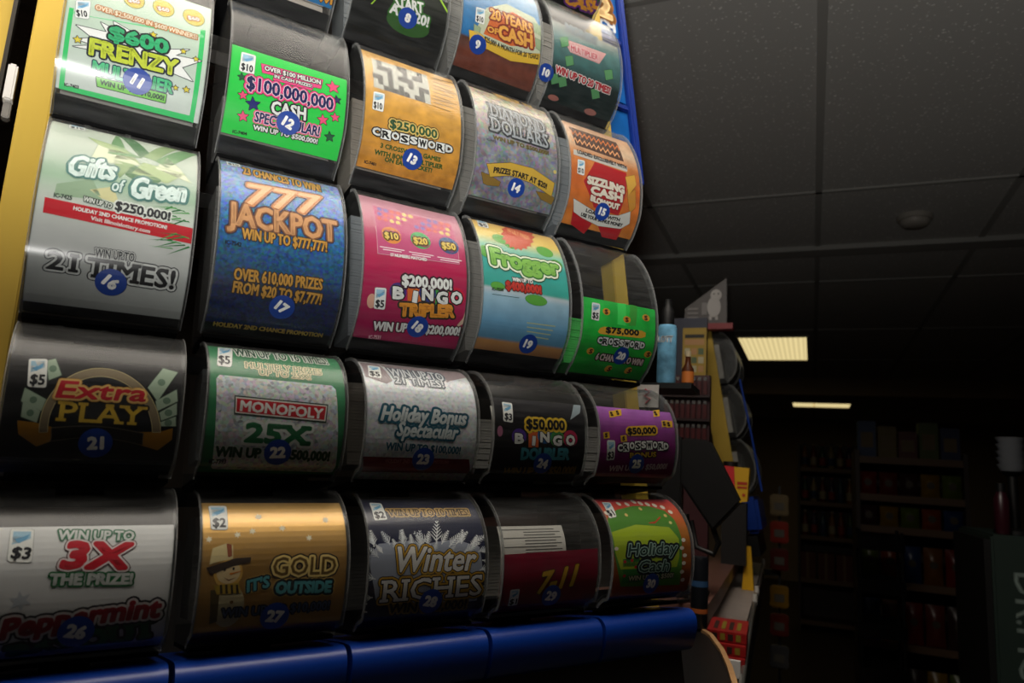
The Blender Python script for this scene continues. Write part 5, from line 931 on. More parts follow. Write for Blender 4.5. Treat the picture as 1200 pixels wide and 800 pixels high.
('p','paper',[(.0225,.0748),(.0215,.0752),(.0229,.0775),(.0233,.0774)],'eceef0',3,None),
('p','paper',[(.0222,.0754),(.0218,.0746),(.0194,.0761),(.0196,.0761)],'eceef0',3,None),
('p','paper',[(.0219,.0761),(.021,.0765),(.0221,.0783),(.0226,.0783)],'eceef0',3,None),
('p','paper',[(.0217,.0767),(.0212,.0759),(.0194,.0772),(.0195,.0772)],'eceef0',3,None),
('p','paper',[(.0214,.0775),(.0204,.0778),(.0214,.0791),(.0218,.0791)],'eceef0',3,None),
('p','paper',[(.0212,.0781),(.0207,.0772),(.0193,.0783),(.0195,.0783)],'eceef0',3,None),
('p','paper',[(.0209,.0788),(.0199,.0791),(.0207,.08),(.0211,.0799)],'eceef0',3,None),
('p','paper',[(.0206,.0794),(.0202,.0785),(.0193,.0794),(.0195,.0794)],'eceef0',3,None),
('p','paper',[(.0306,.0739),(.0296,.0737),(.0274,.0878)],'d4d8de',3,None),
('p','paper',[(.0301,.0755),(.0292,.0759),(.0324,.0803),(.0329,.0803)],'d4d8de',3,None),
('p','paper',[(.0299,.0761),(.0293,.0753),(.0249,.0785),(.0252,.0785)],'d4d8de',3,None),
('p','paper',[(.0296,.0774),(.0287,.0779),(.0316,.0816),(.032,.0816)],'d4d8de',3,None),
('p','paper',[(.0295,.0781),(.0289,.0772),(.0252,.0801),(.0254,.0801)],'d4d8de',3,None),
('p','paper',[(.0292,.0794),(.0283,.0799),(.0308,.083),(.0312,.083)],'d4d8de',3,None),
('p','paper',[(.0291,.08),(.0284,.0792),(.0254,.0817),(.0257,.0817)],'d4d8de',3,None),
('p','paper',[(.0288,.0814),(.0279,.0819),(.03,.0844),(.0304,.0843)],'d4d8de',3,None),
('p','paper',[(.0287,.082),(.0281,.0812),(.0257,.0833),(.0259,.0833)],'d4d8de',3,None),
('p','paper',[(.0285,.0834),(.0276,.0839),(.0292,.0857),(.0297,.0857)],'d4d8de',3,None),
('p','paper',[(.0284,.0841),(.0277,.0832),(.026,.0849),(.0263,.0849)],'d4d8de',3,None),
('p','paper',[(.0281,.0855),(.0273,.086),(.0285,.0871),(.0289,.0871)],'d4d8de',3,None),
('p','paper',[(.028,.0862),(.0274,.0853),(.0263,.0866),(.0266,.0866)],'d4d8de',3,None),
('p','paper',[(.0369,.0727),(.0358,.0726),(.0359,.0838)],'eceef0',3,None),
('p','paper',[(.0366,.0739),(.0358,.0745),(.0389,.0774),(.0393,.0774)],'eceef0',3,None),
('p','paper',[(.0366,.0745),(.0358,.0738),(.0328,.0769),(.0331,.0769)],'eceef0',3,None),
('p','paper',[(.0365,.0754),(.0357,.076),(.0384,.0785),(.0388,.0785)],'eceef0',3,None),
('p','paper',[(.0365,.0761),(.0357,.0754),(.0332,.0781),(.0335,.078)],'eceef0',3,None),
('p','paper',[(.0364,.077),(.0356,.0776),(.0379,.0797),(.0383,.0796)],'eceef0',3,None),
('p','paper',[(.0364,.0777),(.0356,.077),(.0336,.0793),(.0339,.0792)],'eceef0',3,None),
('p','paper',[(.0363,.0786),(.0355,.0792),(.0375,.0808),(.0379,.0808)],'eceef0',3,None),
('p','paper',[(.0363,.0793),(.0356,.0785),(.034,.0805),(.0343,.0805)],'eceef0',3,None),
('p','paper',[(.0363,.0802),(.0355,.0808),(.037,.0819),(.0374,.0819)],'eceef0',3,None),
('p','paper',[(.0363,.0809),(.0355,.0801),(.0344,.0817),(.0347,.0817)],'eceef0',3,None),
('p','paper',[(.0363,.0818),(.0355,.0824),(.0366,.0831),(.037,.0831)],'eceef0',3,None),
('p','paper',[(.0363,.0825),(.0355,.0817),(.0349,.0829),(.0352,.0829)],'eceef0',3,None),
('p','paper',[(.0432,.0716),(.0421,.0717),(.0448,.0872)],'d4d8de',3,None),
('p','paper',[(.0432,.0734),(.0425,.0741),(.0473,.0777),(.0477,.0777)],'d4d8de',3,None),
('p','paper',[(.0432,.0741),(.0424,.0735),(.0389,.0781),(.0393,.0781)],'d4d8de',3,None),
('p','paper',[(.0434,.0756),(.0427,.0763),(.0469,.0793),(.0473,.0793)],'d4d8de',3,None),
('p','paper',[(.0435,.0763),(.0426,.0756),(.0397,.0796),(.0401,.0796)],'d4d8de',3,None),
('p','paper',[(.0436,.0778),(.0429,.0785),(.0466,.081),(.0469,.081)],'d4d8de',3,None),
('p','paper',[(.0437,.0784),(.0429,.0778),(.0406,.0812),(.0409,.0812)],'d4d8de',3,None),
('p','paper',[(.0439,.08),(.0433,.0807),(.0462,.0827),(.0466,.0826)],'d4d8de',3,None),
('p','paper',[(.044,.0807),(.0432,.08),(.0414,.0829),(.0418,.0829)],'d4d8de',3,None),
('p','paper',[(.0443,.0822),(.0436,.0829),(.0459,.0844),(.0463,.0843)],'d4d8de',3,None),
('p','paper',[(.0444,.0829),(.0435,.0823),(.0423,.0845),(.0427,.0845)],'d4d8de',3,None),
('p','paper',[(.0447,.0845),(.044,.0852),(.0456,.0861),(.046,.0861)],'d4d8de',3,None),
('p','paper',[(.0448,.0852),(.0439,.0845),(.0432,.0862),(.0436,.0862)],'d4d8de',3,None),
('p','paper',[(.0497,.0736),(.0487,.0738),(.0531,.086)],'eceef0',3,None),
('p','paper',[(.05,.075),(.0494,.0758),(.0538,.078),(.0541,.078)],'eceef0',3,None),
('p','paper',[(.0501,.0757),(.0492,.0752),(.0472,.0793),(.0476,.0793)],'eceef0',3,None),
('p','paper',[(.0504,.0767),(.0499,.0775),(.0537,.0794),(.054,.0794)],'eceef0',3,None),
('p','paper',[(.0506,.0774),(.0497,.0769),(.048,.0804),(.0484,.0804)],'eceef0',3,None),
('p','paper',[(.051,.0784),(.0504,.0792),(.0536,.0808),(.0539,.0807)],'eceef0',3,None),
('p','paper',[(.0512,.0791),(.0502,.0786),(.0489,.0816),(.0493,.0816)],'eceef0',3,None),
('p','paper',[(.0515,.0802),(.051,.081),(.0536,.0821),(.0539,.0821)],'eceef0',3,None),
('p','paper',[(.0517,.0808),(.0507,.0803),(.0498,.0828),(.0502,.0828)],'eceef0',3,None),
('p','paper',[(.0521,.0819),(.0515,.0828),(.0536,.0835),(.0539,.0835)],'eceef0',3,None),
('p','paper',[(.0523,.0826),(.0513,.0821),(.0507,.0841),(.0511,.0841)],'eceef0',3,None),
('p','paper',[(.0527,.0837),(.0522,.0846),(.0536,.0849),(.0539,.0849)],'eceef0',3,None),
('p','paper',[(.0529,.0844),(.0519,.0839),(.0516,.0853),(.0521,.0853)],'eceef0',3,None),
('p','paper',[(.056,.069),(.055,.0693),(.0593,.0775)],'d4d8de',3,None),
('p','paper',[(.0562,.0699),(.0557,.0707),(.0592,.0718),(.0594,.0718)],'d4d8de',3,None),
('p','paper',[(.0565,.0705),(.0555,.0701),(.0544,.0733),(.0548,.0733)],'d4d8de',3,None),
('p','paper',[(.0567,.0711),(.0562,.0719),(.0593,.0727),(.0595,.0727)],'d4d8de',3,None),
('p','paper',[(.057,.0717),(.056,.0713),(.0551,.0741),(.0556,.0741)],'d4d8de',3,None),
('p','paper',[(.0572,.0722),(.0568,.0731),(.0593,.0737),(.0596,.0737)],'d4d8de',3,None),
('p','paper',[(.0575,.0729),(.0565,.0725),(.0559,.0748),(.0563,.0748)],'d4d8de',3,None),
('p','paper',[(.0578,.0734),(.0573,.0743),(.0594,.0747),(.0596,.0747)],'d4d8de',3,None),
('p','paper',[(.0581,.0741),(.057,.0737),(.0566,.0756),(.0571,.0756)],'d4d8de',3,None),
('p','paper',[(.0583,.0746),(.0579,.0755),(.0595,.0757),(.0597,.0757)],'d4d8de',3,None),
('p','paper',[(.0586,.0753),(.0576,.0749),(.0574,.0764),(.0578,.0764)],'d4d8de',3,None),
('p','paper',[(.0589,.0758),(.0585,.0767),(.0596,.0767),(.0598,.0767)],'d4d8de',3,None),
('p','paper',[(.0592,.0765),(.0582,.0761),(.0581,.0772),(.0586,.0771)],'d4d8de',3,None),
('p','paper',[(.0628,.0741),(.0619,.0746),(.071,.0864)],'eceef0',3,None),
('p','paper',[(.0636,.0755),(.0634,.0764),(.0688,.0775),(.069,.0775)],'eceef0',3,None),
('p','paper',[(.064,.0761),(.063,.0759),(.0624,.0808),(.0629,.0808)],'eceef0',3,None),
('p','paper',[(.0648,.0772),(.0645,.0781),(.0692,.079),(.0694,.079)],'eceef0',3,None),
('p','paper',[(.0652,.0778),(.0641,.0775),(.0637,.0818),(.0642,.0818)],'eceef0',3,None),
('p','paper',[(.066,.0789),(.0657,.0798),(.0697,.0805),(.0698,.0805)],'eceef0',3,None),
('p','paper',[(.0664,.0795),(.0653,.0792),(.0651,.0828),(.0656,.0828)],'eceef0',3,None),
('p','paper',[(.0672,.0806),(.067,.0815),(.0701,.082),(.0703,.082)],'eceef0',3,None),
('p','paper',[(.0676,.0812),(.0665,.0809),(.0665,.0839),(.0669,.0839)],'eceef0',3,None),
('p','paper',[(.0685,.0823),(.0682,.0833),(.0706,.0835),(.0708,.0835)],'eceef0',3,None),
('p','paper',[(.0689,.0829),(.0678,.0827),(.0679,.0849),(.0683,.0849)],'eceef0',3,None),
('p','paper',[(.0697,.0841),(.0695,.0851),(.0712,.085),(.0713,.085)],'eceef0',3,None),
('p','paper',[(.0702,.0847),(.0691,.0844),(.0693,.086),(.0697,.086)],'eceef0',3,None),
('p','paper',[(.0691,.066),(.0682,.0666),(.0757,.0741)],'d4d8de',3,None),
('p','paper',[(.0697,.0669),(.0695,.0679),(.0737,.068),(.0738,.068)],'d4d8de',3,None),
('p','paper',[(.0702,.0675),(.0691,.0674),(.069,.071),(.0695,.071)],'d4d8de',3,None),
('p','paper',[(.0707,.068),(.0705,.069),(.0741,.069),(.0742,.069)],'d4d8de',3,None),
('p','paper',[(.0712,.0686),(.07,.0685),(.0701,.0716),(.0706,.0716)],'d4d8de',3,None),
('p','paper',[(.0717,.0692),(.0715,.0701),(.0745,.07),(.0746,.07)],'d4d8de',3,None),
('p','paper',[(.0722,.0697),(.071,.0696),(.0711,.0722),(.0716,.0722)],'d4d8de',3,None),
('p','paper',[(.0727,.0703),(.0725,.0712),(.075,.0711),(.0751,.0711)],'d4d8de',3,None),
('p','paper',[(.0732,.0708),(.072,.0707),(.0722,.0728),(.0727,.0728)],'d4d8de',3,None),
('p','paper',[(.0737,.0714),(.0736,.0724),(.0754,.0721),(.0755,.0721)],'d4d8de',3,None),
('p','paper',[(.0742,.0719),(.0731,.0718),(.0733,.0734),(.0738,.0734)],'d4d8de',3,None),
('p','paper',[(.0748,.0725),(.0746,.0735),(.0758,.0732),(.0759,.0732)],'d4d8de',3,None),
('p','paper',[(.0752,.073),(.0741,.073),(.0744,.0741),(.0749,.074)],'d4d8de',3,None),
('p','paper',[(.0762,.0739),(.0754,.0747),(.089,.0846)],'eceef0',3,None),
('p','paper',[(.0776,.0752),(.0776,.0762),(.0837,.0758),(.0837,.0758)],'eceef0',3,None),
('p','paper',[(.0782,.0757),(.077,.0758),(.0782,.0811),(.0788,.0811)],'eceef0',3,None),
('p','paper',[(.0794,.0767),(.0795,.0777),(.0847,.0772),(.0847,.0772)],'eceef0',3,None),
('p','paper',[(.08,.0771),(.0788,.0772),(.08,.0818),(.0805,.0818)],'eceef0',3,None),
('p','paper',[(.0812,.0781),(.0813,.0791),(.0856,.0787),(.0857,.0787)],'eceef0',3,None),
('p','paper',[(.0818,.0786),(.0807,.0786),(.0818,.0825),(.0823,.0825)],'eceef0',3,None),
('p','paper',[(.0831,.0796),(.0832,.0806),(.0867,.0802),(.0867,.0802)],'eceef0',3,None),
('p','paper',[(.0837,.0801),(.0826,.0801),(.0835,.0832),(.0841,.0832)],'eceef0',3,None),
('p','paper',[(.085,.0811),(.0851,.0821),(.0877,.0816),(.0877,.0816)],'eceef0',3,None),
('p','paper',[(.0856,.0816),(.0845,.0816),(.0853,.084),(.0859,.084)],'eceef0',3,None),
('p','paper',[(.087,.0826),(.0871,.0836),(.0888,.0831),(.0888,.0831)],'eceef0',3,None),
('p','paper',[(.0876,.0831),(.0864,.0831),(.0871,.0847),(.0877,.0847)],'eceef0',3,None),
('p','paper',[(.0825,.065),(.0819,.0658),(.0928,.0717)],'d4d8de',3,None),
('p','paper',[(.0836,.0658),(.0837,.0668),(.0884,.0657),(.0884,.0657)],'d4d8de',3,None),
('p','paper',[(.0842,.0662),(.0831,.0664),(.0844,.0702),(.0849,.0702)],'d4d8de',3,None),
('p','paper',[(.0851,.0667),(.0852,.0677),(.0892,.0667),(.0892,.0667)],'d4d8de',3,None),
('p','paper',[(.0857,.0671),(.0846,.0673),(.0857,.0706),(.0863,.0706)],'d4d8de',3,None),
('p','paper',[(.0866,.0676),(.0867,.0686),(.09,.0677),(.09,.0677)],'d4d8de',3,None),
('p','paper',[(.0872,.068),(.0861,.0682),(.0871,.0709),(.0876,.0709)],'d4d8de',3,None),
('p','paper',[(.0881,.0685),(.0882,.0695),(.0909,.0687),(.0908,.0687)],'d4d8de',3,None),
('p','paper',[(.0887,.0689),(.0876,.0691),(.0885,.0713),(.089,.0712)],'d4d8de',3,None),
('p','paper',[(.0896,.0694),(.0898,.0704),(.0917,.0697),(.0917,.0697)],'d4d8de',3,None),
('p','paper',[(.0902,.0698),(.0891,.07),(.0899,.0716),(.0904,.0716)],'d4d8de',3,None),
('p','paper',[(.0911,.0703),(.0913,.0713),(.0926,.0706),(.0925,.0706)],'d4d8de',3,None),
('p','paper',[(.0918,.0707),(.0906,.0709),(.0913,.0719),(.0918,.0719)],'d4d8de',3,None),
('p','paper',[(.0897,.0732),(.0893,.0741),(.1066,.0808)],'eceef0',3,None),
('p','paper',[(.0917,.0741),(.0921,.0751),(.0982,.073),(.0981,.073)],'eceef0',3,None),
('p','paper',[(.0924,.0744),(.0913,.0748),(.0945,.08),(.095,.08)],'eceef0',3,None),
('p','paper',[(.094,.0751),(.0945,.0761),(.0997,.0742),(.0996,.0742)],'eceef0',3,None),
('p','paper',[(.0948,.0754),(.0937,.0758),(.0966,.0803),(.0971,.0803)],'eceef0',3,None),
('p','paper',[(.0965,.0761),(.0969,.0771),(.1012,.0755),(.1011,.0755)],'eceef0',3,None),
('p','paper',[(.0972,.0764),(.0961,.0768),(.0986,.0805),(.0991,.0805)],'eceef0',3,None),
('p','paper',[(.0989,.0771),(.0993,.0781),(.1028,.0767),(.1026,.0767)],'eceef0',3,None),
('p','paper',[(.0996,.0775),(.0986,.0778),(.1006,.0808),(.1011,.0808)],'eceef0',3,None),
('p','paper',[(.1013,.0782),(.1018,.0792),(.1043,.078),(.1042,.078)],'eceef0',3,None),
('p','paper',[(.1021,.0785),(.101,.0788),(.1027,.0811),(.1032,.081)],'eceef0',3,None),
('p','paper',[(.1038,.0792),(.1043,.0802),(.1059,.0792),(.1058,.0792)],'eceef0',3,None),
('p','paper',[(.1046,.0795),(.1035,.0799),(.1048,.0813),(.1053,.0813)],'eceef0',3,None),
('p','paper',[(.0963,.0669),(.0959,.0678),(.1099,.0711)],'d4d8de',3,None),
('p','paper',[(.0978,.0674),(.0983,.0683),(.103,.066),(.1028,.066)],'d4d8de',3,None),
('p','paper',[(.0985,.0676),(.0975,.0681),(.1005,.0718),(.1009,.0718)],'d4d8de',3,None),
('p','paper',[(.0997,.068),(.1002,.0689),(.1042,.0668),(.104,.0668)],'d4d8de',3,None),
('p','paper',[(.1005,.0682),(.0995,.0686),(.1021,.0718),(.1025,.0717)],'d4d8de',3,None),
('p','paper',[(.1017,.0685),(.1022,.0694),(.1055,.0676),(.1053,.0676)],'d4d8de',3,None),
('p','paper',[(.1025,.0687),(.1014,.0692),(.1037,.0717),(.1041,.0717)],'d4d8de',3,None),
('p','paper',[(.1037,.069),(.1042,.0699),(.1068,.0684),(.1066,.0684)],'d4d8de',3,None),
('p','paper',[(.1044,.0692),(.1034,.0697),(.1053,.0717),(.1057,.0717)],'d4d8de',3,None),
('p','paper',[(.1057,.0695),(.1062,.0704),(.1081,.0692),(.1079,.0692)],'d4d8de',3,None),
('p','paper',[(.1064,.0698),(.1054,.0702),(.1069,.0717),(.1074,.0717)],'d4d8de',3,None),
('p','paper',[(.1076,.0701),(.1082,.071),(.1094,.07),(.1092,.07)],'d4d8de',3,None),
('p','paper',[(.1084,.0703),(.1074,.0708),(.1085,.0717),(.109,.0716)],'d4d8de',3,None),
('p','paper',[(-.0009,.0646),(-.001,.0637),(-.0116,.066)],'eceef0',3,None),
('p','paper',[(-.0022,.0647),(-.0029,.0642),(-.0052,.0673),(-.0049,.0673)],'eceef0',3,None),
('p','paper',[(-.0028,.0648),(-.0022,.064),(-.0056,.0625),(-.0058,.0625)],'eceef0',3,None),
('p','paper',[(-.0037,.0649),(-.0044,.0644),(-.0064,.0672),(-.0061,.0672)],'eceef0',3,None),
('p','paper',[(-.0043,.0651),(-.0038,.0643),(-.0066,.063),(-.0069,.063)],'eceef0',3,None),
('p','paper',[(-.0052,.0652),(-.0059,.0647),(-.0076,.067),(-.0072,.067)],'eceef0',3,None),
('p','paper',[(-.0059,.0653),(-.0053,.0646),(-.0077,.0636),(-.0079,.0636)],'eceef0',3,None),
('p','paper',[(-.0067,.0655),(-.0075,.0649),(-.0087,.0669),(-.0084,.0668)],'eceef0',3,None),
('p','paper',[(-.0074,.0656),(-.0068,.0648),(-.0088,.0641),(-.009,.0641)],'eceef0',3,None),
('p','paper',[(-.0082,.0657),(-.009,.0652),(-.0098,.0667),(-.0095,.0667)],'eceef0',3,None),
('p','paper',[(-.0089,.0658),(-.0083,.0651),(-.0098,.0646),(-.0101,.0646)],'eceef0',3,None),
('p','paper',[(-.0098,.066),(-.0105,.0654),(-.011,.0665),(-.0107,.0665)],'eceef0',3,None),
('p','paper',[(-.0104,.0661),(-.0098,.0653),(-.0109,.0652),(-.0111,.0652)],'eceef0',3,None),
('p','paper',[(-.0007,.0583),(-.0006,.0574),(-.0113,.0578)],'eceef0',3,None),
('p','paper',[(-.0019,.0582),(-.0025,.0575),(-.0055,.0603),(-.0052,.0603)],'eceef0',3,None),
('p','paper',[(-.0026,.0582),(-.0018,.0576),(-.0046,.0554),(-.005,.0554)],'eceef0',3,None),
('p','paper',[(-.0034,.0582),(-.004,.0575),(-.0066,.06),(-.0063,.0599)],'eceef0',3,None),
('p','paper',[(-.0041,.0582),(-.0034,.0575),(-.0058,.0557),(-.0061,.0558)],'eceef0',3,None),
('p','paper',[(-.005,.0582),(-.0056,.0575),(-.0076,.0596),(-.0074,.0596)],'eceef0',3,None),
('p','paper',[(-.0056,.0582),(-.0049,.0575),(-.0069,.0561),(-.0073,.0561)],'eceef0',3,None),
('p','paper',[(-.0065,.0582),(-.0071,.0575),(-.0087,.0592),(-.0084,.0592)],'eceef0',3,None),
('p','paper',[(-.0071,.0582),(-.0064,.0575),(-.0081,.0564),(-.0084,.0564)],'eceef0',3,None),
('p','paper',[(-.008,.0582),(-.0086,.0575),(-.0098,.0589),(-.0095,.0589)],'eceef0',3,None),
('p','paper',[(-.0087,.0582),(-.0079,.0575),(-.0092,.0568),(-.0095,.0568)],'eceef0',3,None),
('p','paper',[(-.0095,.0582),(-.0101,.0575),(-.0108,.0585),(-.0105,.0585)],'eceef0',3,None),
('p','paper',[(-.0102,.0582),(-.0094,.0575),(-.0104,.0571),(-.0107,.0571)],'eceef0',3,None),
('p','paper',[(-.0005,.0521),(-.0001,.0512),(-.0104,.0497)],'eceef0',3,None),
('p','paper',[(-.0016,.0517),(-.002,.051),(-.0054,.0532),(-.0052,.0532)],'eceef0',3,None),
('p','paper',[(-.0022,.0516),(-.0013,.0511),(-.0035,.0484),(-.0038,.0484)],'eceef0',3,None),
('p','paper',[(-.003,.0514),(-.0034,.0507),(-.0064,.0527),(-.0062,.0527)],'eceef0',3,None),
('p','paper',[(-.0036,.0513),(-.0028,.0508),(-.0046,.0485),(-.005,.0485)],'eceef0',3,None),
('p','paper',[(-.0045,.0512),(-.0049,.0504),(-.0073,.0521),(-.0071,.0521)],'eceef0',3,None),
('p','paper',[(-.0051,.051),(-.0042,.0505),(-.0058,.0487),(-.0062,.0487)],'eceef0',3,None),
('p','paper',[(-.0059,.0509),(-.0063,.0501),(-.0082,.0516),(-.008,.0516)],'eceef0',3,None),
('p','paper',[(-.0065,.0508),(-.0057,.0502),(-.007,.0488),(-.0074,.0488)],'eceef0',3,None),
('p','paper',[(-.0074,.0506),(-.0078,.0498),(-.0092,.051),(-.009,.051)],'eceef0',3,None),
('p','paper',[(-.008,.0505),(-.0071,.05),(-.0082,.049),(-.0085,.049)],'eceef0',3,None),
('p','paper',[(-.0088,.0503),(-.0092,.0496),(-.0101,.0505),(-.0099,.0505)],'eceef0',3,None),
('p','paper',[(-.0094,.0502),(-.0086,.0497),(-.0093,.0491),(-.0097,.0491)],'eceef0',3,None),
('p','paper',[(.0002,.0458),(.0002,.0449),(-.0105,.0473)],'eceef0',3,None),
('p','paper',[(-.001,.0459),(-.0017,.0453),(-.0042,.0486),(-.0039,.0486)],'eceef0',3,None),
('p','paper',[(-.0016,.046),(-.001,.0452),(-.0042,.0437),(-.0045,.0437)],'eceef0',3,None),
('p','paper',[(-.0025,.0462),(-.0032,.0456),(-.0053,.0485),(-.005,.0484)],'eceef0',3,None),
('p','paper',[(-.0032,.0463),(-.0026,.0455),(-.0053,.0443),(-.0056,.0443)],'eceef0',3,None),
('p','paper',[(-.004,.0464),(-.0047,.0459),(-.0065,.0483),(-.0061,.0483)],'eceef0',3,None),
('p','paper',[(-.0047,.0466),(-.0041,.0458),(-.0064,.0448),(-.0067,.0448)],'eceef0',3,None),
('p','paper',[(-.0056,.0467),(-.0063,.0462),(-.0076,.0482),(-.0073,.0482)],'eceef0',3,None),
('p','paper',[(-.0062,.0469),(-.0056,.0461),(-.0075,.0454),(-.0078,.0454)],'eceef0',3,None),
('p','paper',[(-.0071,.047),(-.0078,.0465),(-.0087,.048),(-.0084,.048)],'eceef0',3,None),
('p','paper',[(-.0078,.0471),(-.0071,.0464),(-.0086,.0459),(-.0089,.046)],'eceef0',3,None),
('p','paper',[(-.0086,.0473),(-.0093,.0468),(-.0099,.0479),(-.0095,.0479)],'eceef0',3,None),
('p','paper',[(-.0093,.0474),(-.0087,.0467),(-.0097,.0465),(-.01,.0465)],'eceef0',3,None),
('p','paper',[(.0009,.0393),(.0011,.0384),(-.0096,.039)],'eceef0',3,None),
('p','paper',[(-.0003,.0392),(-.0008,.0385),(-.004,.0415),(-.0038,.0415)],'eceef0',3,None),
('p','paper',[(-.001,.0392),(-.0002,.0385),(-.0028,.0363),(-.0031,.0363)],'eceef0',3,None),
('p','paper',[(-.0018,.0392),(-.0024,.0386),(-.0051,.0411),(-.0048,.0411)],'eceef0',3,None),
('p','paper',[(-.0025,.0392),(-.0017,.0385),(-.004,.0367),(-.0043,.0367)],'eceef0',3,None),
('p','paper',[(-.0033,.0392),(-.0039,.0386),(-.0061,.0408),(-.0058,.0408)],'eceef0',3,None),
('p','paper',[(-.004,.0393),(-.0032,.0386),(-.0051,.0371),(-.0055,.0371)],'eceef0',3,None),
('p','paper',[(-.0049,.0393),(-.0054,.0386),(-.0072,.0404),(-.0069,.0404)],'eceef0',3,None),
('p','paper',[(-.0055,.0393),(-.0047,.0386),(-.0063,.0375),(-.0066,.0375)],'eceef0',3,None),
('p','paper',[(-.0064,.0393),(-.0069,.0386),(-.0082,.0401),(-.0079,.0401)],'eceef0',3,None),
('p','paper',[(-.007,.0393),(-.0062,.0386),(-.0075,.0378),(-.0078,.0379)],'eceef0',3,None),
('p','paper',[(-.0079,.0393),(-.0084,.0386),(-.0092,.0397),(-.0089,.0397)],'eceef0',3,None),
('p','paper',[(-.0085,.0393),(-.0077,.0386),(-.0087,.0382),(-.009,.0383)],'eceef0',3,None),
('p','paper',[(.0018,.0326),(.0022,.0317),(-.008,.0302)],'eceef0',3,None),
('p','paper',[(.0007,.0323),(.0004,.0315),(-.0033,.034),(-.0031,.034)],'eceef0',3,None),
('p','paper',[(.0001,.0322),(.001,.0316),(-.0009,.0287),(-.0012,.0287)],'eceef0',3,None),
('p','paper',[(-.0007,.032),(-.0011,.0312),(-.0042,.0334),(-.004,.0334)],'eceef0',3,None),
('p','paper',[(-.0014,.0319),(-.0004,.0313),(-.0021,.0289),(-.0024,.0289)],'eceef0',3,None),
('p','paper',[(-.0022,.0317),(-.0025,.0309),(-.0051,.0329),(-.0049,.0328)],'eceef0',3,None),
('p','paper',[(-.0028,.0316),(-.0019,.031),(-.0033,.029),(-.0036,.0291)],'eceef0',3,None),
('p','paper',[(-.0036,.0315),(-.0039,.0306),(-.006,.0323),(-.0058,.0323)],'eceef0',3,None),
('p','paper',[(-.0042,.0313),(-.0033,.0308),(-.0045,.0292),(-.0048,.0293)],'eceef0',3,None),
('p','paper',[(-.005,.0312),(-.0053,.0304),(-.0069,.0317),(-.0067,.0317)],'eceef0',3,None),
('p','paper',[(-.0056,.0311),(-.0047,.0305),(-.0057,.0294),(-.006,.0294)],'eceef0',3,None),
('p','paper',[(-.0064,.0309),(-.0067,.0301),(-.0077,.0311),(-.0075,.0311)],'eceef0',3,None),
('p','paper',[(-.007,.0308),(-.0061,.0302),(-.0069,.0296),(-.0072,.0296)],'eceef0',3,None),
('p','paper',[(.0032,.0257),(.0032,.0247),(-.0078,.0277)],'eceef0',3,None),
('p','paper',[(.0019,.0258),(.0013,.0253),(-.0016,.0289),(-.0013,.0289)],'eceef0',3,None),
('p','paper',[(.0012,.026),(.002,.0251),(-.0011,.0234),(-.0014,.0235)],'eceef0',3,None),
('p','paper',[(.0003,.0262),(-.0003,.0256),(-.0028,.0288),(-.0024,.0288)],'eceef0',3,None),
('p','paper',[(-.0003,.0263),(.0004,.0255),(-.0023,.0241),(-.0025,.0241)],'eceef0',3,None),
('p','paper',[(-.0012,.0265),(-.0019,.026),(-.0039,.0287),(-.0035,.0286)],'eceef0',3,None),
('p','paper',[(-.0019,.0267),(-.0012,.0258),(-.0035,.0248),(-.0037,.0248)],'eceef0',3,None),
('p','paper',[(-.0028,.0269),(-.0035,.0263),(-.005,.0285),(-.0047,.0285)],'eceef0',3,None),
('p','paper',[(-.0035,.027),(-.0028,.0262),(-.0046,.0254),(-.0049,.0254)],'eceef0',3,None),
('p','paper',[(-.0044,.0272),(-.005,.0267),(-.0061,.0284),(-.0058,.0284)],'eceef0',3,None),
('p','paper',[(-.005,.0274),(-.0043,.0265),(-.0058,.0261),(-.006,.0261)],'eceef0',3,None),
('p','paper',[(-.0059,.0276),(-.0066,.027),(-.0073,.0283),(-.0069,.0282)],'eceef0',3,None),
('p','paper',[(-.0066,.0277),(-.0059,.0269),(-.0069,.0267),(-.0072,.0267)],'eceef0',3,None),
('p','paper',[(.1,.0669),(.0999,.0679),(.113,.068)],'eceef0',3,None),
('p','paper',[(.1014,.0671),(.1021,.0679),(.1057,.0649),(.1053,.0649)],'eceef0',3,None),
('p','paper',[(.1022,.0671),(.1013,.0678),(.1049,.0704),(.1053,.0704)],'eceef0',3,None),
('p','paper',[(.1032,.0672),(.104,.0679),(.107,.0654),(.1067,.0654)],'eceef0',3,None),
('p','paper',[(.104,.0672),(.1032,.0679),(.1063,.0701),(.1067,.07)],'eceef0',3,None),
('p','paper',[(.1051,.0673),(.1058,.068),(.1083,.0658),(.108,.0658)],'eceef0',3,None),
('p','paper',[(.1059,.0673),(.105,.068),(.1077,.0697),(.1081,.0697)],'eceef0',3,None),
('p','paper',[(.107,.0674),(.1077,.0681),(.1096,.0663),(.1093,.0663)],'eceef0',3,None),
('p','paper',[(.1078,.0674),(.1069,.0681),(.1091,.0694),(.1095,.0694)],'eceef0',3,None),
('p','paper',[(.1088,.0675),(.1096,.0682),(.111,.0667),(.1106,.0668)],'eceef0',3,None),
('p','paper',[(.1096,.0675),(.1088,.0682),(.1105,.0691),(.1109,.0691)],'eceef0',3,None),
('p','paper',[(.1107,.0676),(.1115,.0683),(.1123,.0672),(.112,.0672)],'eceef0',3,None),
('p','paper',[(.1115,.0676),(.1106,.0683),(.1119,.0688),(.1123,.0688)],'eceef0',3,None),
('p','paper',[(.0998,.06),(.1,.061),(.1128,.0584)],'eceef0',3,None),
('p','paper',[(.1013,.0599),(.1022,.0605),(.1049,.057),(.1045,.057)],'eceef0',3,None),
('p','paper',[(.1021,.0598),(.1014,.0606),(.1055,.0623),(.1058,.0623)],'eceef0',3,None),
('p','paper',[(.1031,.0596),(.104,.0602),(.1064,.0571),(.1059,.0571)],'eceef0',3,None),
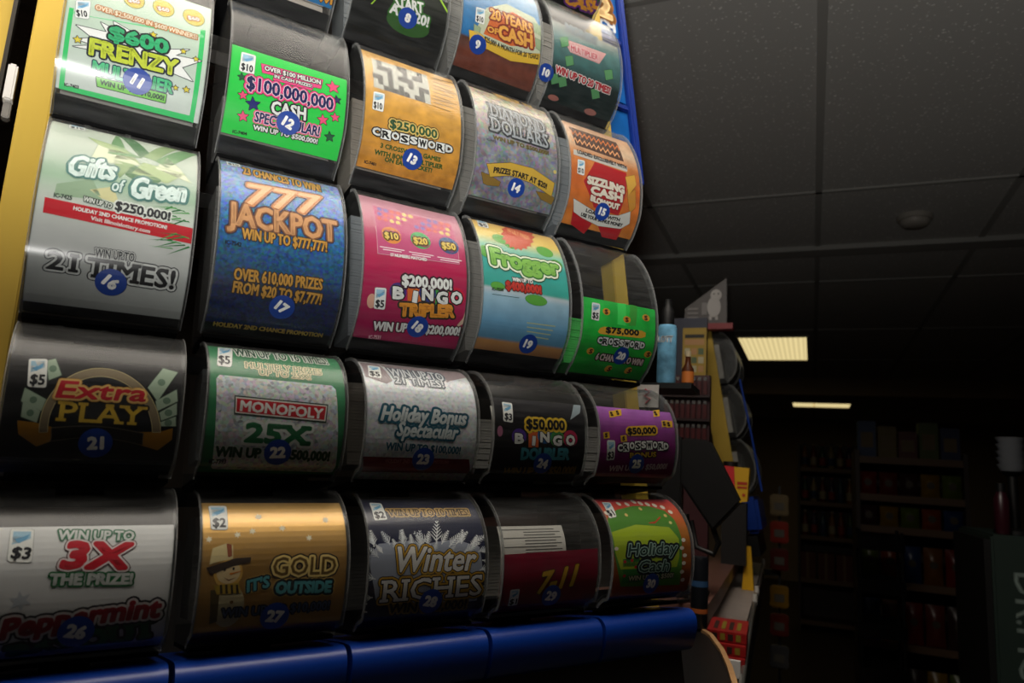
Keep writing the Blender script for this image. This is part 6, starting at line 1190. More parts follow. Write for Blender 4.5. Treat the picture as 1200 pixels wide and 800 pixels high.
('p','paper',[(.1039,.0595),(.1032,.0603),(.1068,.0617),(.1071,.0617)],'eceef0',3,None),
('p','paper',[(.1049,.0593),(.1059,.0599),(.1078,.0573),(.1073,.0573)],'eceef0',3,None),
('p','paper',[(.1058,.0592),(.1051,.06),(.1081,.0611),(.1084,.0611)],'eceef0',3,None),
('p','paper',[(.1068,.059),(.1077,.0596),(.1092,.0574),(.1088,.0574)],'eceef0',3,None),
('p','paper',[(.1076,.0589),(.1069,.0597),(.1094,.0605),(.1097,.0605)],'eceef0',3,None),
('p','paper',[(.1087,.0587),(.1096,.0593),(.1106,.0576),(.1102,.0576)],'eceef0',3,None),
('p','paper',[(.1095,.0586),(.1088,.0594),(.1107,.0599),(.111,.0599)],'eceef0',3,None),
('p','paper',[(.1105,.0584),(.1114,.059),(.112,.0577),(.1116,.0577)],'eceef0',3,None),
('p','paper',[(.1113,.0582),(.1106,.0591),(.112,.0593),(.1123,.0593)],'eceef0',3,None),
('p','paper',[(.0998,.0532),(.1003,.0541),(.1123,.0488)],'eceef0',3,None),
('p','paper',[(.1013,.0528),(.1023,.0531),(.1041,.0492),(.1036,.0492)],'eceef0',3,None),
('p','paper',[(.102,.0525),(.1016,.0534),(.1061,.0541),(.1063,.0541)],'eceef0',3,None),
('p','paper',[(.103,.0521),(.104,.0525),(.1056,.0491),(.1051,.0491)],'eceef0',3,None),
('p','paper',[(.1037,.0518),(.1033,.0528),(.1072,.0533),(.1074,.0533)],'eceef0',3,None),
('p','paper',[(.1047,.0514),(.1058,.0518),(.107,.0489),(.1065,.0489)],'eceef0',3,None),
('p','paper',[(.1055,.0511),(.105,.0521),(.1083,.0524),(.1085,.0524)],'eceef0',3,None),
('p','paper',[(.1065,.0507),(.1075,.0511),(.1084,.0487),(.108,.0488)],'eceef0',3,None),
('p','paper',[(.1072,.0504),(.1068,.0514),(.1095,.0516),(.1096,.0516)],'eceef0',3,None),
('p','paper',[(.1082,.05),(.1093,.0504),(.1099,.0486),(.1094,.0486)],'eceef0',3,None),
('p','paper',[(.109,.0497),(.1085,.0507),(.1106,.0507),(.1108,.0507)],'eceef0',3,None),
('p','paper',[(.11,.0493),(.111,.0497),(.1113,.0484),(.1108,.0485)],'eceef0',3,None),
('p','paper',[(.1107,.049),(.1103,.05),(.1117,.0499),(.1119,.0498)],'eceef0',3,None),
('p','paper',[(.1005,.0463),(.1003,.0472),(.1133,.0472)],'eceef0',3,None),
('p','paper',[(.1019,.0464),(.1026,.0472),(.1064,.0441),(.1061,.0442)],'eceef0',3,None),
('p','paper',[(.1027,.0465),(.1018,.0472),(.105,.0497),(.1054,.0496)],'eceef0',3,None),
('p','paper',[(.1038,.0465),(.1044,.0472),(.1077,.0446),(.1073,.0446)],'eceef0',3,None),
('p','paper',[(.1046,.0465),(.1036,.0472),(.1064,.0493),(.1069,.0493)],'eceef0',3,None),
('p','paper',[(.1056,.0465),(.1063,.0473),(.1089,.045),(.1086,.045)],'eceef0',3,None),
('p','paper',[(.1064,.0466),(.1055,.0473),(.1079,.049),(.1083,.049)],'eceef0',3,None),
('p','paper',[(.1074,.0466),(.1081,.0474),(.1102,.0455),(.1099,.0455)],'eceef0',3,None),
('p','paper',[(.1082,.0466),(.1073,.0473),(.1093,.0486),(.1097,.0486)],'eceef0',3,None),
('p','paper',[(.1093,.0467),(.11,.0474),(.1115,.0459),(.1112,.0459)],'eceef0',3,None),
('p','paper',[(.1101,.0467),(.1091,.0474),(.1107,.0483),(.1111,.0483)],'eceef0',3,None),
('p','paper',[(.1111,.0467),(.1118,.0475),(.1128,.0463),(.1124,.0464)],'eceef0',3,None),
('p','paper',[(.112,.0467),(.111,.0475),(.1121,.0479),(.1126,.0479)],'eceef0',3,None),
('p','paper',[(.1011,.0392),(.1012,.0402),(.1144,.0372)],'eceef0',3,None),
('p','paper',[(.1026,.0391),(.1034,.0396),(.1067,.0359),(.1063,.0359)],'eceef0',3,None),
('p','paper',[(.1034,.0389),(.1026,.0398),(.1065,.0415),(.1068,.0414)],'eceef0',3,None),
('p','paper',[(.1045,.0387),(.1053,.0393),(.1081,.036),(.1077,.036)],'eceef0',3,None),
('p','paper',[(.1053,.0386),(.1045,.0394),(.1079,.0408),(.1082,.0408)],'eceef0',3,None),
('p','paper',[(.1064,.0383),(.1072,.0389),(.1095,.0361),(.1091,.0362)],'eceef0',3,None),
('p','paper',[(.1072,.0382),(.1064,.0391),(.1093,.0402),(.1096,.0401)],'eceef0',3,None),
('p','paper',[(.1083,.038),(.1091,.0386),(.1109,.0363),(.1105,.0363)],'eceef0',3,None),
('p','paper',[(.1091,.0378),(.1083,.0387),(.1106,.0395),(.1109,.0395)],'eceef0',3,None),
('p','paper',[(.1102,.0376),(.111,.0382),(.1123,.0364),(.1119,.0364)],'eceef0',3,None),
('p','paper',[(.111,.0375),(.1102,.0384),(.112,.0388),(.1123,.0388)],'eceef0',3,None),
('p','paper',[(.1121,.0373),(.1129,.0379),(.1137,.0365),(.1133,.0366)],'eceef0',3,None),
('p','paper',[(.1129,.0371),(.1121,.038),(.1134,.0382),(.1137,.0382)],'eceef0',3,None),
('p','paper',[(.1022,.0319),(.1025,.0329),(.1155,.0268)],'eceef0',3,None),
('p','paper',[(.1037,.0314),(.1047,.0318),(.1072,.0274),(.1067,.0275)],'eceef0',3,None),
('p','paper',[(.1045,.0311),(.1039,.0321),(.1084,.0328),(.1086,.0328)],'eceef0',3,None),
('p','paper',[(.1055,.0307),(.1065,.031),(.1087,.0272),(.1082,.0273)],'eceef0',3,None),
('p','paper',[(.1063,.0303),(.1057,.0314),(.1096,.0318),(.1098,.0318)],'eceef0',3,None),
('p','paper',[(.1074,.0299),(.1084,.0302),(.1101,.027),(.1097,.0271)],'eceef0',3,None),
('p','paper',[(.1082,.0295),(.1076,.0306),(.1109,.0309),(.1111,.0309)],'eceef0',3,None),
('p','paper',[(.1093,.0291),(.1103,.0294),(.1116,.0268),(.1111,.0269)],'eceef0',3,None),
('p','paper',[(.1101,.0287),(.1095,.0298),(.1121,.0299),(.1123,.0299)],'eceef0',3,None),
('p','paper',[(.1112,.0283),(.1122,.0286),(.1131,.0266),(.1126,.0267)],'eceef0',3,None),
('p','paper',[(.112,.0279),(.1113,.029),(.1134,.029),(.1136,.029)],'eceef0',3,None),
('p','paper',[(.1131,.0275),(.1141,.0278),(.1146,.0264),(.1141,.0265)],'eceef0',3,None),
('p','paper',[(.1139,.0271),(.1132,.0282),(.1147,.028),(.1149,.028)],'eceef0',3,None),
('p','paper',[(.1041,.0242),(.1038,.0253),(.1169,.0249)],'eceef0',3,None),
('p','paper',[(.1055,.0243),(.106,.0252),(.1105,.0216),(.1102,.0216)],'eceef0',3,None),
('p','paper',[(.1063,.0244),(.1052,.0252),(.108,.0279),(.1084,.0279)],'eceef0',3,None),
('p','paper',[(.1074,.0244),(.1079,.0252),(.1117,.0221),(.1114,.0221)],'eceef0',3,None),
('p','paper',[(.1082,.0244),(.1071,.0252),(.1095,.0275),(.1099,.0275)],'eceef0',3,None),
('p','paper',[(.1092,.0244),(.1097,.0252),(.1129,.0225),(.1126,.0226)],'eceef0',3,None),
('p','paper',[(.11,.0244),(.1089,.0252),(.111,.0271),(.1114,.0271)],'eceef0',3,None),
('p','paper',[(.111,.0244),(.1116,.0253),(.1141,.023),(.1138,.0231)],'eceef0',3,None),
('p','paper',[(.1119,.0244),(.1108,.0253),(.1125,.0267),(.1129,.0266)],'eceef0',3,None),
('p','paper',[(.1129,.0244),(.1134,.0253),(.1153,.0235),(.115,.0235)],'eceef0',3,None),
('p','paper',[(.1137,.0245),(.1126,.0253),(.114,.0263),(.1144,.0262)],'eceef0',3,None),
('p','paper',[(.1148,.0245),(.1153,.0253),(.1165,.024),(.1162,.024)],'eceef0',3,None),
('p','paper',[(.1156,.0245),(.1145,.0253),(.1155,.0258),(.1159,.0258)],'eceef0',3,None),
('p','paper',[(.0583,.0748),(.0572,.0749),(.0621,.096)],'eceef0',3,None),
('p','paper',[(.0584,.0773),(.0577,.078),(.0643,.0828),(.0647,.0828)],'eceef0',3,None),
('p','paper',[(.0585,.078),(.0576,.0773),(.0533,.0833),(.0537,.0833)],'eceef0',3,None),
('p','paper',[(.0589,.0801),(.0582,.0808),(.064,.085),(.0643,.085)],'eceef0',3,None),
('p','paper',[(.059,.0808),(.0581,.0802),(.0545,.0854),(.0549,.0854)],'eceef0',3,None),
('p','paper',[(.0594,.083),(.0587,.0838),(.0636,.0873),(.064,.0873)],'eceef0',3,None),
('p','paper',[(.0595,.0837),(.0586,.0831),(.0557,.0876),(.0561,.0876)],'eceef0',3,None),
('p','paper',[(.0599,.086),(.0593,.0868),(.0634,.0896),(.0637,.0896)],'eceef0',3,None),
('p','paper',[(.0601,.0867),(.0591,.086),(.057,.0898),(.0574,.0898)],'eceef0',3,None),
('p','paper',[(.0606,.0891),(.06,.0898),(.0632,.0919),(.0635,.0919)],'eceef0',3,None),
('p','paper',[(.0608,.0898),(.0598,.0891),(.0584,.0921),(.0588,.0921)],'eceef0',3,None),
('p','paper',[(.0614,.0923),(.0608,.0931),(.063,.0944),(.0634,.0944)],'eceef0',3,None),
('p','paper',[(.0616,.093),(.0606,.0923),(.0599,.0945),(.0602,.0945)],'eceef0',3,None),
('p','paper',[(.0289,.0757),(.0279,.0757),(.0295,.0881)],'eceef0',3,None),
('p','paper',[(.0288,.0771),(.0281,.0778),(.0318,.0807),(.0322,.0807)],'eceef0',3,None),
('p','paper',[(.0289,.0778),(.0281,.0771),(.0253,.0807),(.0256,.0807)],'eceef0',3,None),
('p','paper',[(.029,.0788),(.0282,.0795),(.0315,.082),(.0318,.082)],'eceef0',3,None),
('p','paper',[(.029,.0795),(.0282,.0788),(.0259,.082),(.0262,.082)],'eceef0',3,None),
('p','paper',[(.0291,.0806),(.0284,.0812),(.0311,.0833),(.0315,.0833)],'eceef0',3,None),
('p','paper',[(.0291,.0812),(.0283,.0806),(.0265,.0833),(.0268,.0833)],'eceef0',3,None),
('p','paper',[(.0292,.0823),(.0285,.083),(.0308,.0846),(.0312,.0846)],'eceef0',3,None),
('p','paper',[(.0293,.083),(.0285,.0823),(.0271,.0846),(.0274,.0846)],'eceef0',3,None),
('p','paper',[(.0294,.0841),(.0287,.0848),(.0305,.0859),(.0309,.0859)],'eceef0',3,None),
('p','paper',[(.0295,.0848),(.0286,.0841),(.0277,.0859),(.028,.0859)],'eceef0',3,None),
('p','paper',[(.0296,.0859),(.0289,.0866),(.0302,.0873),(.0306,.0873)],'eceef0',3,None),
('p','paper',[(.0297,.0866),(.0289,.0859),(.0283,.0873),(.0287,.0873)],'eceef0',3,None),
('p','paper',[(.0531,.0742),(.0524,.0734),(.0379,.0853)],'d4d8de',3,None),
('p','paper',[(.0511,.0755),(.05,.0753),(.0498,.0821),(.0503,.0821)],'d4d8de',3,None),
('p','paper',[(.0505,.0759),(.0505,.0749),(.0431,.0749),(.0431,.0749)],'d4d8de',3,None),
('p','paper',[(.0489,.0771),(.0478,.077),(.0477,.0828),(.0482,.0828)],'d4d8de',3,None),
('p','paper',[(.0484,.0775),(.0484,.0765),(.042,.0766),(.042,.0766)],'d4d8de',3,None),
('p','paper',[(.0468,.0787),(.0457,.0786),(.0457,.0835),(.0462,.0835)],'d4d8de',3,None),
('p','paper',[(.0462,.0792),(.0462,.0782),(.041,.0783),(.0409,.0783)],'d4d8de',3,None),
('p','paper',[(.0446,.0804),(.0436,.0802),(.0437,.0842),(.0442,.0842)],'d4d8de',3,None),
('p','paper',[(.0441,.0808),(.0441,.0798),(.0399,.08),(.0398,.08)],'d4d8de',3,None),
('p','paper',[(.0426,.082),(.0415,.0819),(.0417,.0849),(.0422,.0849)],'d4d8de',3,None),
('p','paper',[(.042,.0825),(.042,.0815),(.0389,.0817),(.0388,.0817)],'d4d8de',3,None),
('p','paper',[(.0405,.0837),(.0394,.0836),(.0397,.0856),(.0402,.0856)],'d4d8de',3,None),
('p','paper',[(.04,.0841),(.0399,.0831),(.0379,.0835),(.0378,.0835)],'d4d8de',3,None),
('p','paper',[(.0812,.0741),(.0801,.0742),(.0837,.087)],'eceef0',3,None),
('p','paper',[(.0813,.0755),(.0806,.0763),(.0851,.079),(.0854,.079)],'eceef0',3,None),
('p','paper',[(.0814,.0762),(.0805,.0756),(.078,.0796),(.0784,.0796)],'eceef0',3,None),
('p','paper',[(.0817,.0773),(.081,.0781),(.0849,.0804),(.0852,.0803)],'eceef0',3,None),
('p','paper',[(.0818,.078),(.0809,.0774),(.0788,.0809),(.0792,.0809)],'eceef0',3,None),
('p','paper',[(.0821,.0791),(.0814,.0799),(.0847,.0817),(.0851,.0817)],'eceef0',3,None),
('p','paper',[(.0822,.0798),(.0813,.0792),(.0796,.0822),(.08,.0822)],'eceef0',3,None),
('p','paper',[(.0825,.0809),(.0819,.0817),(.0846,.0831),(.0849,.0831)],'eceef0',3,None),
('p','paper',[(.0827,.0816),(.0817,.081),(.0805,.0835),(.0809,.0835)],'eceef0',3,None),
('p','paper',[(.083,.0828),(.0823,.0836),(.0844,.0846),(.0848,.0846)],'eceef0',3,None),
('p','paper',[(.0832,.0835),(.0822,.0829),(.0814,.0848),(.0818,.0848)],'eceef0',3,None),
('p','paper',[(.0835,.0847),(.0829,.0855),(.0843,.086),(.0847,.086)],'eceef0',3,None),
('p','paper',[(.0837,.0854),(.0827,.0847),(.0823,.0862),(.0827,.0862)],'eceef0',3,None),
('p','paper',[(.0696,.0718),(.0687,.0724),(.0812,.0836)],'eceef0',3,None),
('p','paper',[(.0708,.0732),(.0707,.0741),(.0769,.0743),(.077,.0743)],'eceef0',3,None),
('p','paper',[(.0713,.0737),(.0702,.0736),(.0707,.0791),(.0712,.0791)],'eceef0',3,None),
('p','paper',[(.0724,.0748),(.0724,.0757),(.0777,.0758),(.0778,.0758)],'eceef0',3,None),
('p','paper',[(.073,.0753),(.0718,.0752),(.0724,.08),(.0729,.08)],'eceef0',3,None),
('p','paper',[(.0741,.0764),(.0741,.0774),(.0786,.0773),(.0786,.0773)],'eceef0',3,None),
('p','paper',[(.0747,.0769),(.0735,.0768),(.0741,.0808),(.0746,.0808)],'eceef0',3,None),
('p','paper',[(.0758,.078),(.0758,.079),(.0794,.0789),(.0795,.0789)],'eceef0',3,None),
('p','paper',[(.0764,.0785),(.0753,.0785),(.0758,.0817),(.0763,.0817)],'eceef0',3,None),
('p','paper',[(.0776,.0797),(.0776,.0807),(.0803,.0805),(.0804,.0805)],'eceef0',3,None),
('p','paper',[(.0782,.0802),(.077,.0801),(.0776,.0826),(.0781,.0826)],'eceef0',3,None),
('p','paper',[(.0794,.0814),(.0794,.0824),(.0812,.0821),(.0813,.0821)],'eceef0',3,None),
('p','paper',[(.08,.0819),(.0788,.0818),(.0793,.0835),(.0798,.0835)],'eceef0',3,None),
('p','paper',[(.0477,.073),(.0468,.0725),(.0404,.0829)],'eceef0',3,None),
('p','paper',[(.0467,.0741),(.0457,.0742),(.047,.0786),(.0475,.0786)],'eceef0',3,None),
('p','paper',[(.0463,.0746),(.0461,.0737),(.0414,.0752),(.0415,.0752)],'eceef0',3,None),
('p','paper',[(.0457,.0755),(.0447,.0757),(.0459,.0794),(.0464,.0794)],'eceef0',3,None),
('p','paper',[(.0453,.0761),(.0451,.0751),(.0411,.0764),(.0412,.0764)],'eceef0',3,None),
('p','paper',[(.0447,.0769),(.0437,.0771),(.0448,.0802),(.0452,.0802)],'eceef0',3,None),
('p','paper',[(.0444,.0775),(.0441,.0765),(.0408,.0777),(.0409,.0777)],'eceef0',3,None),
('p','paper',[(.0437,.0784),(.0427,.0785),(.0437,.081),(.0441,.081)],'eceef0',3,None),
('p','paper',[(.0434,.0789),(.0431,.078),(.0405,.079),(.0406,.079)],'eceef0',3,None),
('p','paper',[(.0428,.0798),(.0417,.08),(.0426,.0819),(.043,.0818)],'eceef0',3,None),
('p','paper',[(.0424,.0804),(.0421,.0794),(.0402,.0803),(.0403,.0803)],'eceef0',3,None),
('p','paper',[(.0418,.0813),(.0408,.0814),(.0415,.0827),(.0419,.0827)],'eceef0',3,None),
('p','paper',[(.0415,.0819),(.0412,.0809),(.0399,.0817),(.04,.0817)],'eceef0',3,None),
('p','paper',[(.0909,.07),(.0899,.0704),(.0972,.0818)],'eceef0',3,None),
('p','paper',[(.0915,.0713),(.091,.0722),(.0961,.0736),(.0964,.0736)],'eceef0',3,None),
('p','paper',[(.0918,.0719),(.0907,.0716),(.0895,.0761),(.09,.0761)],'eceef0',3,None),
('p','paper',[(.0923,.0729),(.0919,.0739),(.0964,.075),(.0966,.075)],'eceef0',3,None),
('p','paper',[(.0927,.0736),(.0916,.0732),(.0907,.0771),(.0912,.0771)],'eceef0',3,None),
('p','paper',[(.0933,.0746),(.0929,.0755),(.0966,.0764),(.0968,.0764)],'eceef0',3,None),
('p','paper',[(.0936,.0752),(.0925,.0749),(.0919,.0782),(.0924,.0781)],'eceef0',3,None),
('p','paper',[(.0942,.0762),(.0939,.0772),(.0969,.0778),(.0971,.0778)],'eceef0',3,None),
('p','paper',[(.0946,.0769),(.0935,.0765),(.0931,.0792),(.0936,.0792)],'eceef0',3,None),
('p','paper',[(.0952,.0779),(.0949,.0788),(.0972,.0792),(.0974,.0792)],'eceef0',3,None),
('p','paper',[(.0956,.0785),(.0945,.0782),(.0943,.0803),(.0948,.0803)],'eceef0',3,None),
('p','paper',[(.0963,.0796),(.0959,.0805),(.0975,.0806),(.0977,.0806)],'eceef0',3,None),
('p','paper',[(.0967,.0802),(.0955,.0799),(.0955,.0814),(.096,.0813)],'eceef0',3,None),
('p','paper',[(.0051,.0742),(.0042,.074),(.0025,.0883)],'eceef0',3,None),
('p','paper',[(.0047,.0758),(.0038,.0763),(.0071,.0805),(.0075,.0805)],'eceef0',3,None),
('p','paper',[(.0046,.0764),(.004,.0757),(-.0002,.0791),(.0,.0791)],'eceef0',3,None),
('p','paper',[(.0043,.0778),(.0035,.0783),(.0064,.0819),(.0068,.0819)],'eceef0',3,None),
('p','paper',[(.0042,.0784),(.0036,.0777),(.0001,.0806),(.0003,.0806)],'eceef0',3,None),
('p','paper',[(.004,.0798),(.0031,.0803),(.0057,.0833),(.0061,.0833)],'eceef0',3,None),
('p','paper',[(.0039,.0804),(.0033,.0796),(.0004,.0822),(.0006,.0822)],'eceef0',3,None),
('p','paper',[(.0037,.0818),(.0028,.0823),(.0049,.0847),(.0053,.0847)],'eceef0',3,None),
('p','paper',[(.0036,.0824),(.0029,.0816),(.0007,.0838),(.001,.0838)],'eceef0',3,None),
('p','paper',[(.0034,.0838),(.0026,.0843),(.0042,.0861),(.0046,.0861)],'eceef0',3,None),
('p','paper',[(.0033,.0845),(.0027,.0837),(.0011,.0854),(.0013,.0854)],'eceef0',3,None),
('p','paper',[(.0031,.0859),(.0023,.0864),(.0035,.0875),(.0039,.0875)],'eceef0',3,None),
('p','paper',[(.0031,.0866),(.0024,.0858),(.0014,.0871),(.0017,.0871)],'eceef0',3,None),
('p','paper',[(.0087,.0664),(.008,.0657),(-.0017,.0748)],'d4d8de',3,None),
('p','paper',[(.0074,.0673),(.0064,.0673),(.0063,.0719),(.0067,.0719)],'d4d8de',3,None),
('p','paper',[(.0068,.0677),(.0069,.0668),(.0019,.0674),(.0018,.0674)],'d4d8de',3,None),
('p','paper',[(.0059,.0686),(.0049,.0685),(.0049,.0725),(.0053,.0725)],'d4d8de',3,None),
('p','paper',[(.0054,.069),(.0054,.0681),(.0011,.0687),(.0011,.0687)],'d4d8de',3,None),
('p','paper',[(.0045,.0698),(.0035,.0698),(.0035,.0731),(.004,.0731)],'d4d8de',3,None),
('p','paper',[(.004,.0702),(.004,.0693),(.0004,.0699),(.0004,.0699)],'d4d8de',3,None),
('p','paper',[(.003,.0711),(.002,.071),(.0022,.0737),(.0026,.0737)],'d4d8de',3,None),
('p','paper',[(.0025,.0715),(.0025,.0706),(-.0003,.0711),(-.0003,.0711)],'d4d8de',3,None),
('p','paper',[(.0016,.0723),(.0006,.0723),(.0008,.0743),(.0013,.0743)],'d4d8de',3,None),
('p','paper',[(.0011,.0728),(.0011,.0718),(-.001,.0724),(-.001,.0724)],'d4d8de',3,None),
('p','paper',[(.0002,.0736),(-.0008,.0735),(-.0005,.0749),(-.0001,.0749)],'d4d8de',3,None),
('p','paper',[(-.0003,.074),(-.0003,.0731),(-.0017,.0736),(-.0017,.0736)],'d4d8de',3,None),
('p','paper',[(.0067,.0508),(.0066,.0499),(-.0078,.0543)],'eceef0',3,None),
('p','paper',[(.005,.0512),(.0042,.0507),(.0012,.0552),(.0015,.0552)],'eceef0',3,None),
('p','paper',[(.0043,.0513),(.0048,.0505),(.0001,.0488),(-.0001,.0488)],'eceef0',3,None),
('p','paper',[(.0029,.0517),(.0021,.0513),(-.0004,.0552),(-.0001,.0552)],'eceef0',3,None),
('p','paper',[(.0022,.0519),(.0027,.0511),(-.0013,.0496),(-.0015,.0497)],'eceef0',3,None),
('p','paper',[(.0008,.0523),(.0,.0518),(-.0021,.0551),(-.0017,.0551)],'eceef0',3,None),
('p','paper',[(.0001,.0525),(.0007,.0517),(-.0027,.0505),(-.003,.0505)],'eceef0',3,None),
('p','paper',[(-.0013,.0529),(-.0021,.0524),(-.0037,.0551),(-.0033,.0551)],'eceef0',3,None),
('p','paper',[(-.0019,.053),(-.0014,.0522),(-.0041,.0514),(-.0044,.0514)],'eceef0',3,None),
('p','paper',[(-.0033,.0534),(-.0041,.053),(-.0052,.055),(-.0049,.055)],'eceef0',3,None),
('p','paper',[(-.004,.0536),(-.0035,.0528),(-.0056,.0523),(-.0058,.0523)],'eceef0',3,None),
('p','paper',[(-.0054,.054),(-.0062,.0535),(-.0068,.055),(-.0065,.055)],'eceef0',3,None),
('p','paper',[(-.006,.0542),(-.0055,.0534),(-.007,.0531),(-.0072,.0531)],'eceef0',3,None),
('p','paper',[(.0979,.0523),(.0976,.0532),(.1118,.0558)],'eceef0',3,None),
('p','paper',[(.0995,.0528),(.1,.0536),(.1048,.051),(.1046,.051)],'eceef0',3,None),
('p','paper',[(.1002,.0529),(.0992,.0535),(.1021,.057),(.1026,.057)],'eceef0',3,None),
('p','paper',[(.1015,.0532),(.102,.0541),(.1061,.0517),(.1058,.0517)],'eceef0',3,None),
('p','paper',[(.1022,.0534),(.1012,.0539),(.1037,.0569),(.1042,.0569)],'eceef0',3,None),
('p','paper',[(.1035,.0536),(.104,.0545),(.1074,.0525),(.1071,.0525)],'eceef0',3,None),
('p','paper',[(.1042,.0538),(.1032,.0543),(.1054,.0568),(.1058,.0568)],'eceef0',3,None),
('p','paper',[(.1055,.054),(.106,.0549),(.1087,.0532),(.1084,.0532)],'eceef0',3,None),
('p','paper',[(.1062,.0542),(.1052,.0547),(.107,.0567),(.1075,.0566)],'eceef0',3,None),
('p','paper',[(.1075,.0545),(.108,.0553),(.11,.054),(.1097,.054)],'eceef0',3,None),
('p','paper',[(.1082,.0546),(.1072,.0552),(.1086,.0565),(.1091,.0565)],'eceef0',3,None),
('p','paper',[(.1095,.0549),(.11,.0558),(.1113,.0547),(.111,.0547)],'eceef0',3,None),
('p','paper',[(.1103,.0551),(.1092,.0556),(.1103,.0564),(.1108,.0564)],'eceef0',3,None),
('p','paper',[(.102,.0371),(.1021,.0381),(.1156,.0344)],'d4d8de',3,None),
('p','paper',[(.1035,.0369),(.1044,.0374),(.1076,.0334),(.1072,.0334)],'d4d8de',3,None),
('p','paper',[(.1043,.0367),(.1036,.0376),(.1077,.0391),(.108,.0391)],'d4d8de',3,None),
('p','paper',[(.1055,.0364),(.1063,.037),(.1091,.0335),(.1086,.0335)],'d4d8de',3,None),
('p','paper',[(.1063,.0362),(.1055,.0372),(.1091,.0384),(.1094,.0384)],'d4d8de',3,None),
('p','paper',[(.1074,.036),(.1083,.0365),(.1105,.0336),(.1101,.0336)],'d4d8de',3,None),
('p','paper',[(.1082,.0358),(.1074,.0367),(.1105,.0377),(.1107,.0377)],'d4d8de',3,None),
('p','paper',[(.1093,.0355),(.1102,.0361),(.112,.0336),(.1115,.0337)],'d4d8de',3,None),
('p','paper',[(.1102,.0353),(.1094,.0363),(.1119,.0369),(.1121,.0369)],'d4d8de',3,None),
('p','paper',[(.1113,.0351),(.1122,.0356),(.1134,.0337),(.113,.0337)],'d4d8de',3,None),
('p','paper',[(.1121,.0349),(.1113,.0358),(.1133,.0362),(.1135,.0362)],'d4d8de',3,None),
('p','paper',[(.1132,.0346),(.1141,.0351),(.1149,.0338),(.1144,.0338)],'d4d8de',3,None),
('p','paper',[(.1141,.0344),(.1133,.0353),(.1147,.0355),(.1149,.0354)],'d4d8de',3,None),
('p','paper',[(.0056,.0371),(.0058,.0362),(-.0065,.0368)],'eceef0',3,None),
('p','paper',[(.0042,.037),(.0037,.0363),(-.0001,.0397),(.0002,.0397)],'eceef0',3,None),
('p','paper',[(.0035,.037),(.0043,.0363),(.0014,.0337),(.0011,.0337)],'eceef0',3,None),
('p','paper',[(.0024,.037),(.0019,.0364),(-.0013,.0393),(-.001,.0393)],'eceef0',3,None),
('p','paper',[(.0018,.0371),(.0026,.0363),(.0,.0342),(-.0003,.0342)],'eceef0',3,None),
('p','paper',[(.0007,.0371),(.0002,.0364),(-.0024,.0389),(-.0022,.0389)],'eceef0',3,None),
('p','paper',[(.0,.0371),(.0008,.0364),(-.0013,.0346),(-.0016,.0346)],'eceef0',3,None),
('p','paper',[(-.001,.0371),(-.0016,.0364),(-.0036,.0385),(-.0033,.0385)],'eceef0',3,None),
('p','paper',[(-.0017,.0371),(-.0009,.0364),(-.0027,.0351),(-.003,.0351)],'eceef0',3,None),
('p','paper',[(-.0028,.0371),(-.0033,.0364),(-.0048,.0381),(-.0045,.0381)],'eceef0',3,None),
('p','paper',[(-.0034,.0371),(-.0026,.0364),(-.004,.0355),(-.0043,.0355)],'eceef0',3,None),
('p','paper',[(-.0045,.0371),(-.005,.0365),(-.006,.0377),(-.0057,.0377)],'eceef0',3,None),
('p','paper',[(-.0051,.0372),(-.0043,.0364),(-.0054,.036),(-.0057,.036)],'eceef0',3,None),
('p','paper',[(.0834,.0675),(.0828,.0684),(.0989,.0746)],'eceef0',3,None),
('p','paper',[(.0851,.0684),(.0854,.0694),(.0915,.0674),(.0913,.0674)],'eceef0',3,None),
('p','paper',[(.0858,.0687),(.0847,.0691),(.0874,.074),(.0879,.074)],'eceef0',3,None),
('p','paper',[(.0873,.0694),(.0877,.0703),(.0928,.0685),(.0927,.0685)],'eceef0',3,None),
('p','paper',[(.088,.0696),(.0869,.07),(.0893,.0742),(.0898,.0742)],'eceef0',3,None),
('p','paper',[(.0895,.0703),(.0899,.0712),(.0941,.0697),(.094,.0697)],'eceef0',3,None),
('p','paper',[(.0903,.0706),(.0892,.0709),(.0913,.0744),(.0918,.0744)],'eceef0',3,None),
('p','paper',[(.0918,.0712),(.0921,.0722),(.0955,.0708),(.0954,.0708)],'eceef0',3,None),
('p','paper',[(.0925,.0715),(.0914,.0719),(.0932,.0746),(.0937,.0746)],'eceef0',3,None),
('p','paper',[(.0941,.0722),(.0944,.0731),(.0969,.072),(.0968,.072)],'eceef0',3,None),
('p','paper',[(.0948,.0725),(.0937,.0728),(.0951,.0749),(.0956,.0748)],'eceef0',3,None),
('p','paper',[(.0963,.0731),(.0967,.0741),(.0983,.0732),(.0982,.0732)],'eceef0',3,None),
('p','paper',[(.0971,.0734),(.096,.0738),(.0971,.0751),(.0976,.0751)],'eceef0',3,None),
('t','prize_lettering','WIN UP TO 10 TIMES!',.021,.0997,.0943,.0997,.0072,[('c8a05a',.3),('3a2c18',.02)],0,0,1,6),
('t','title_lettering','Winter',.0201,.0553,.0943,.0529,.018,[('2a2018',.2),('c89a30',.16),('24181a',.08),('f0ece8',.04)],.2,0,0,5),
('t','title_lettering','RICHES',.0137,.0325,.1006,.0325,.0162,[('2a2018',.21),('c89a30',.17),('24181a',.08),('eeeae6',.02)],0,0,1,5),
('t','prize_lettering','WIN $50,000!',.0205,.0231,.0885,.0215,.0075,[('8a6a28',.28),('241c14',.08)],0,0,0,6),
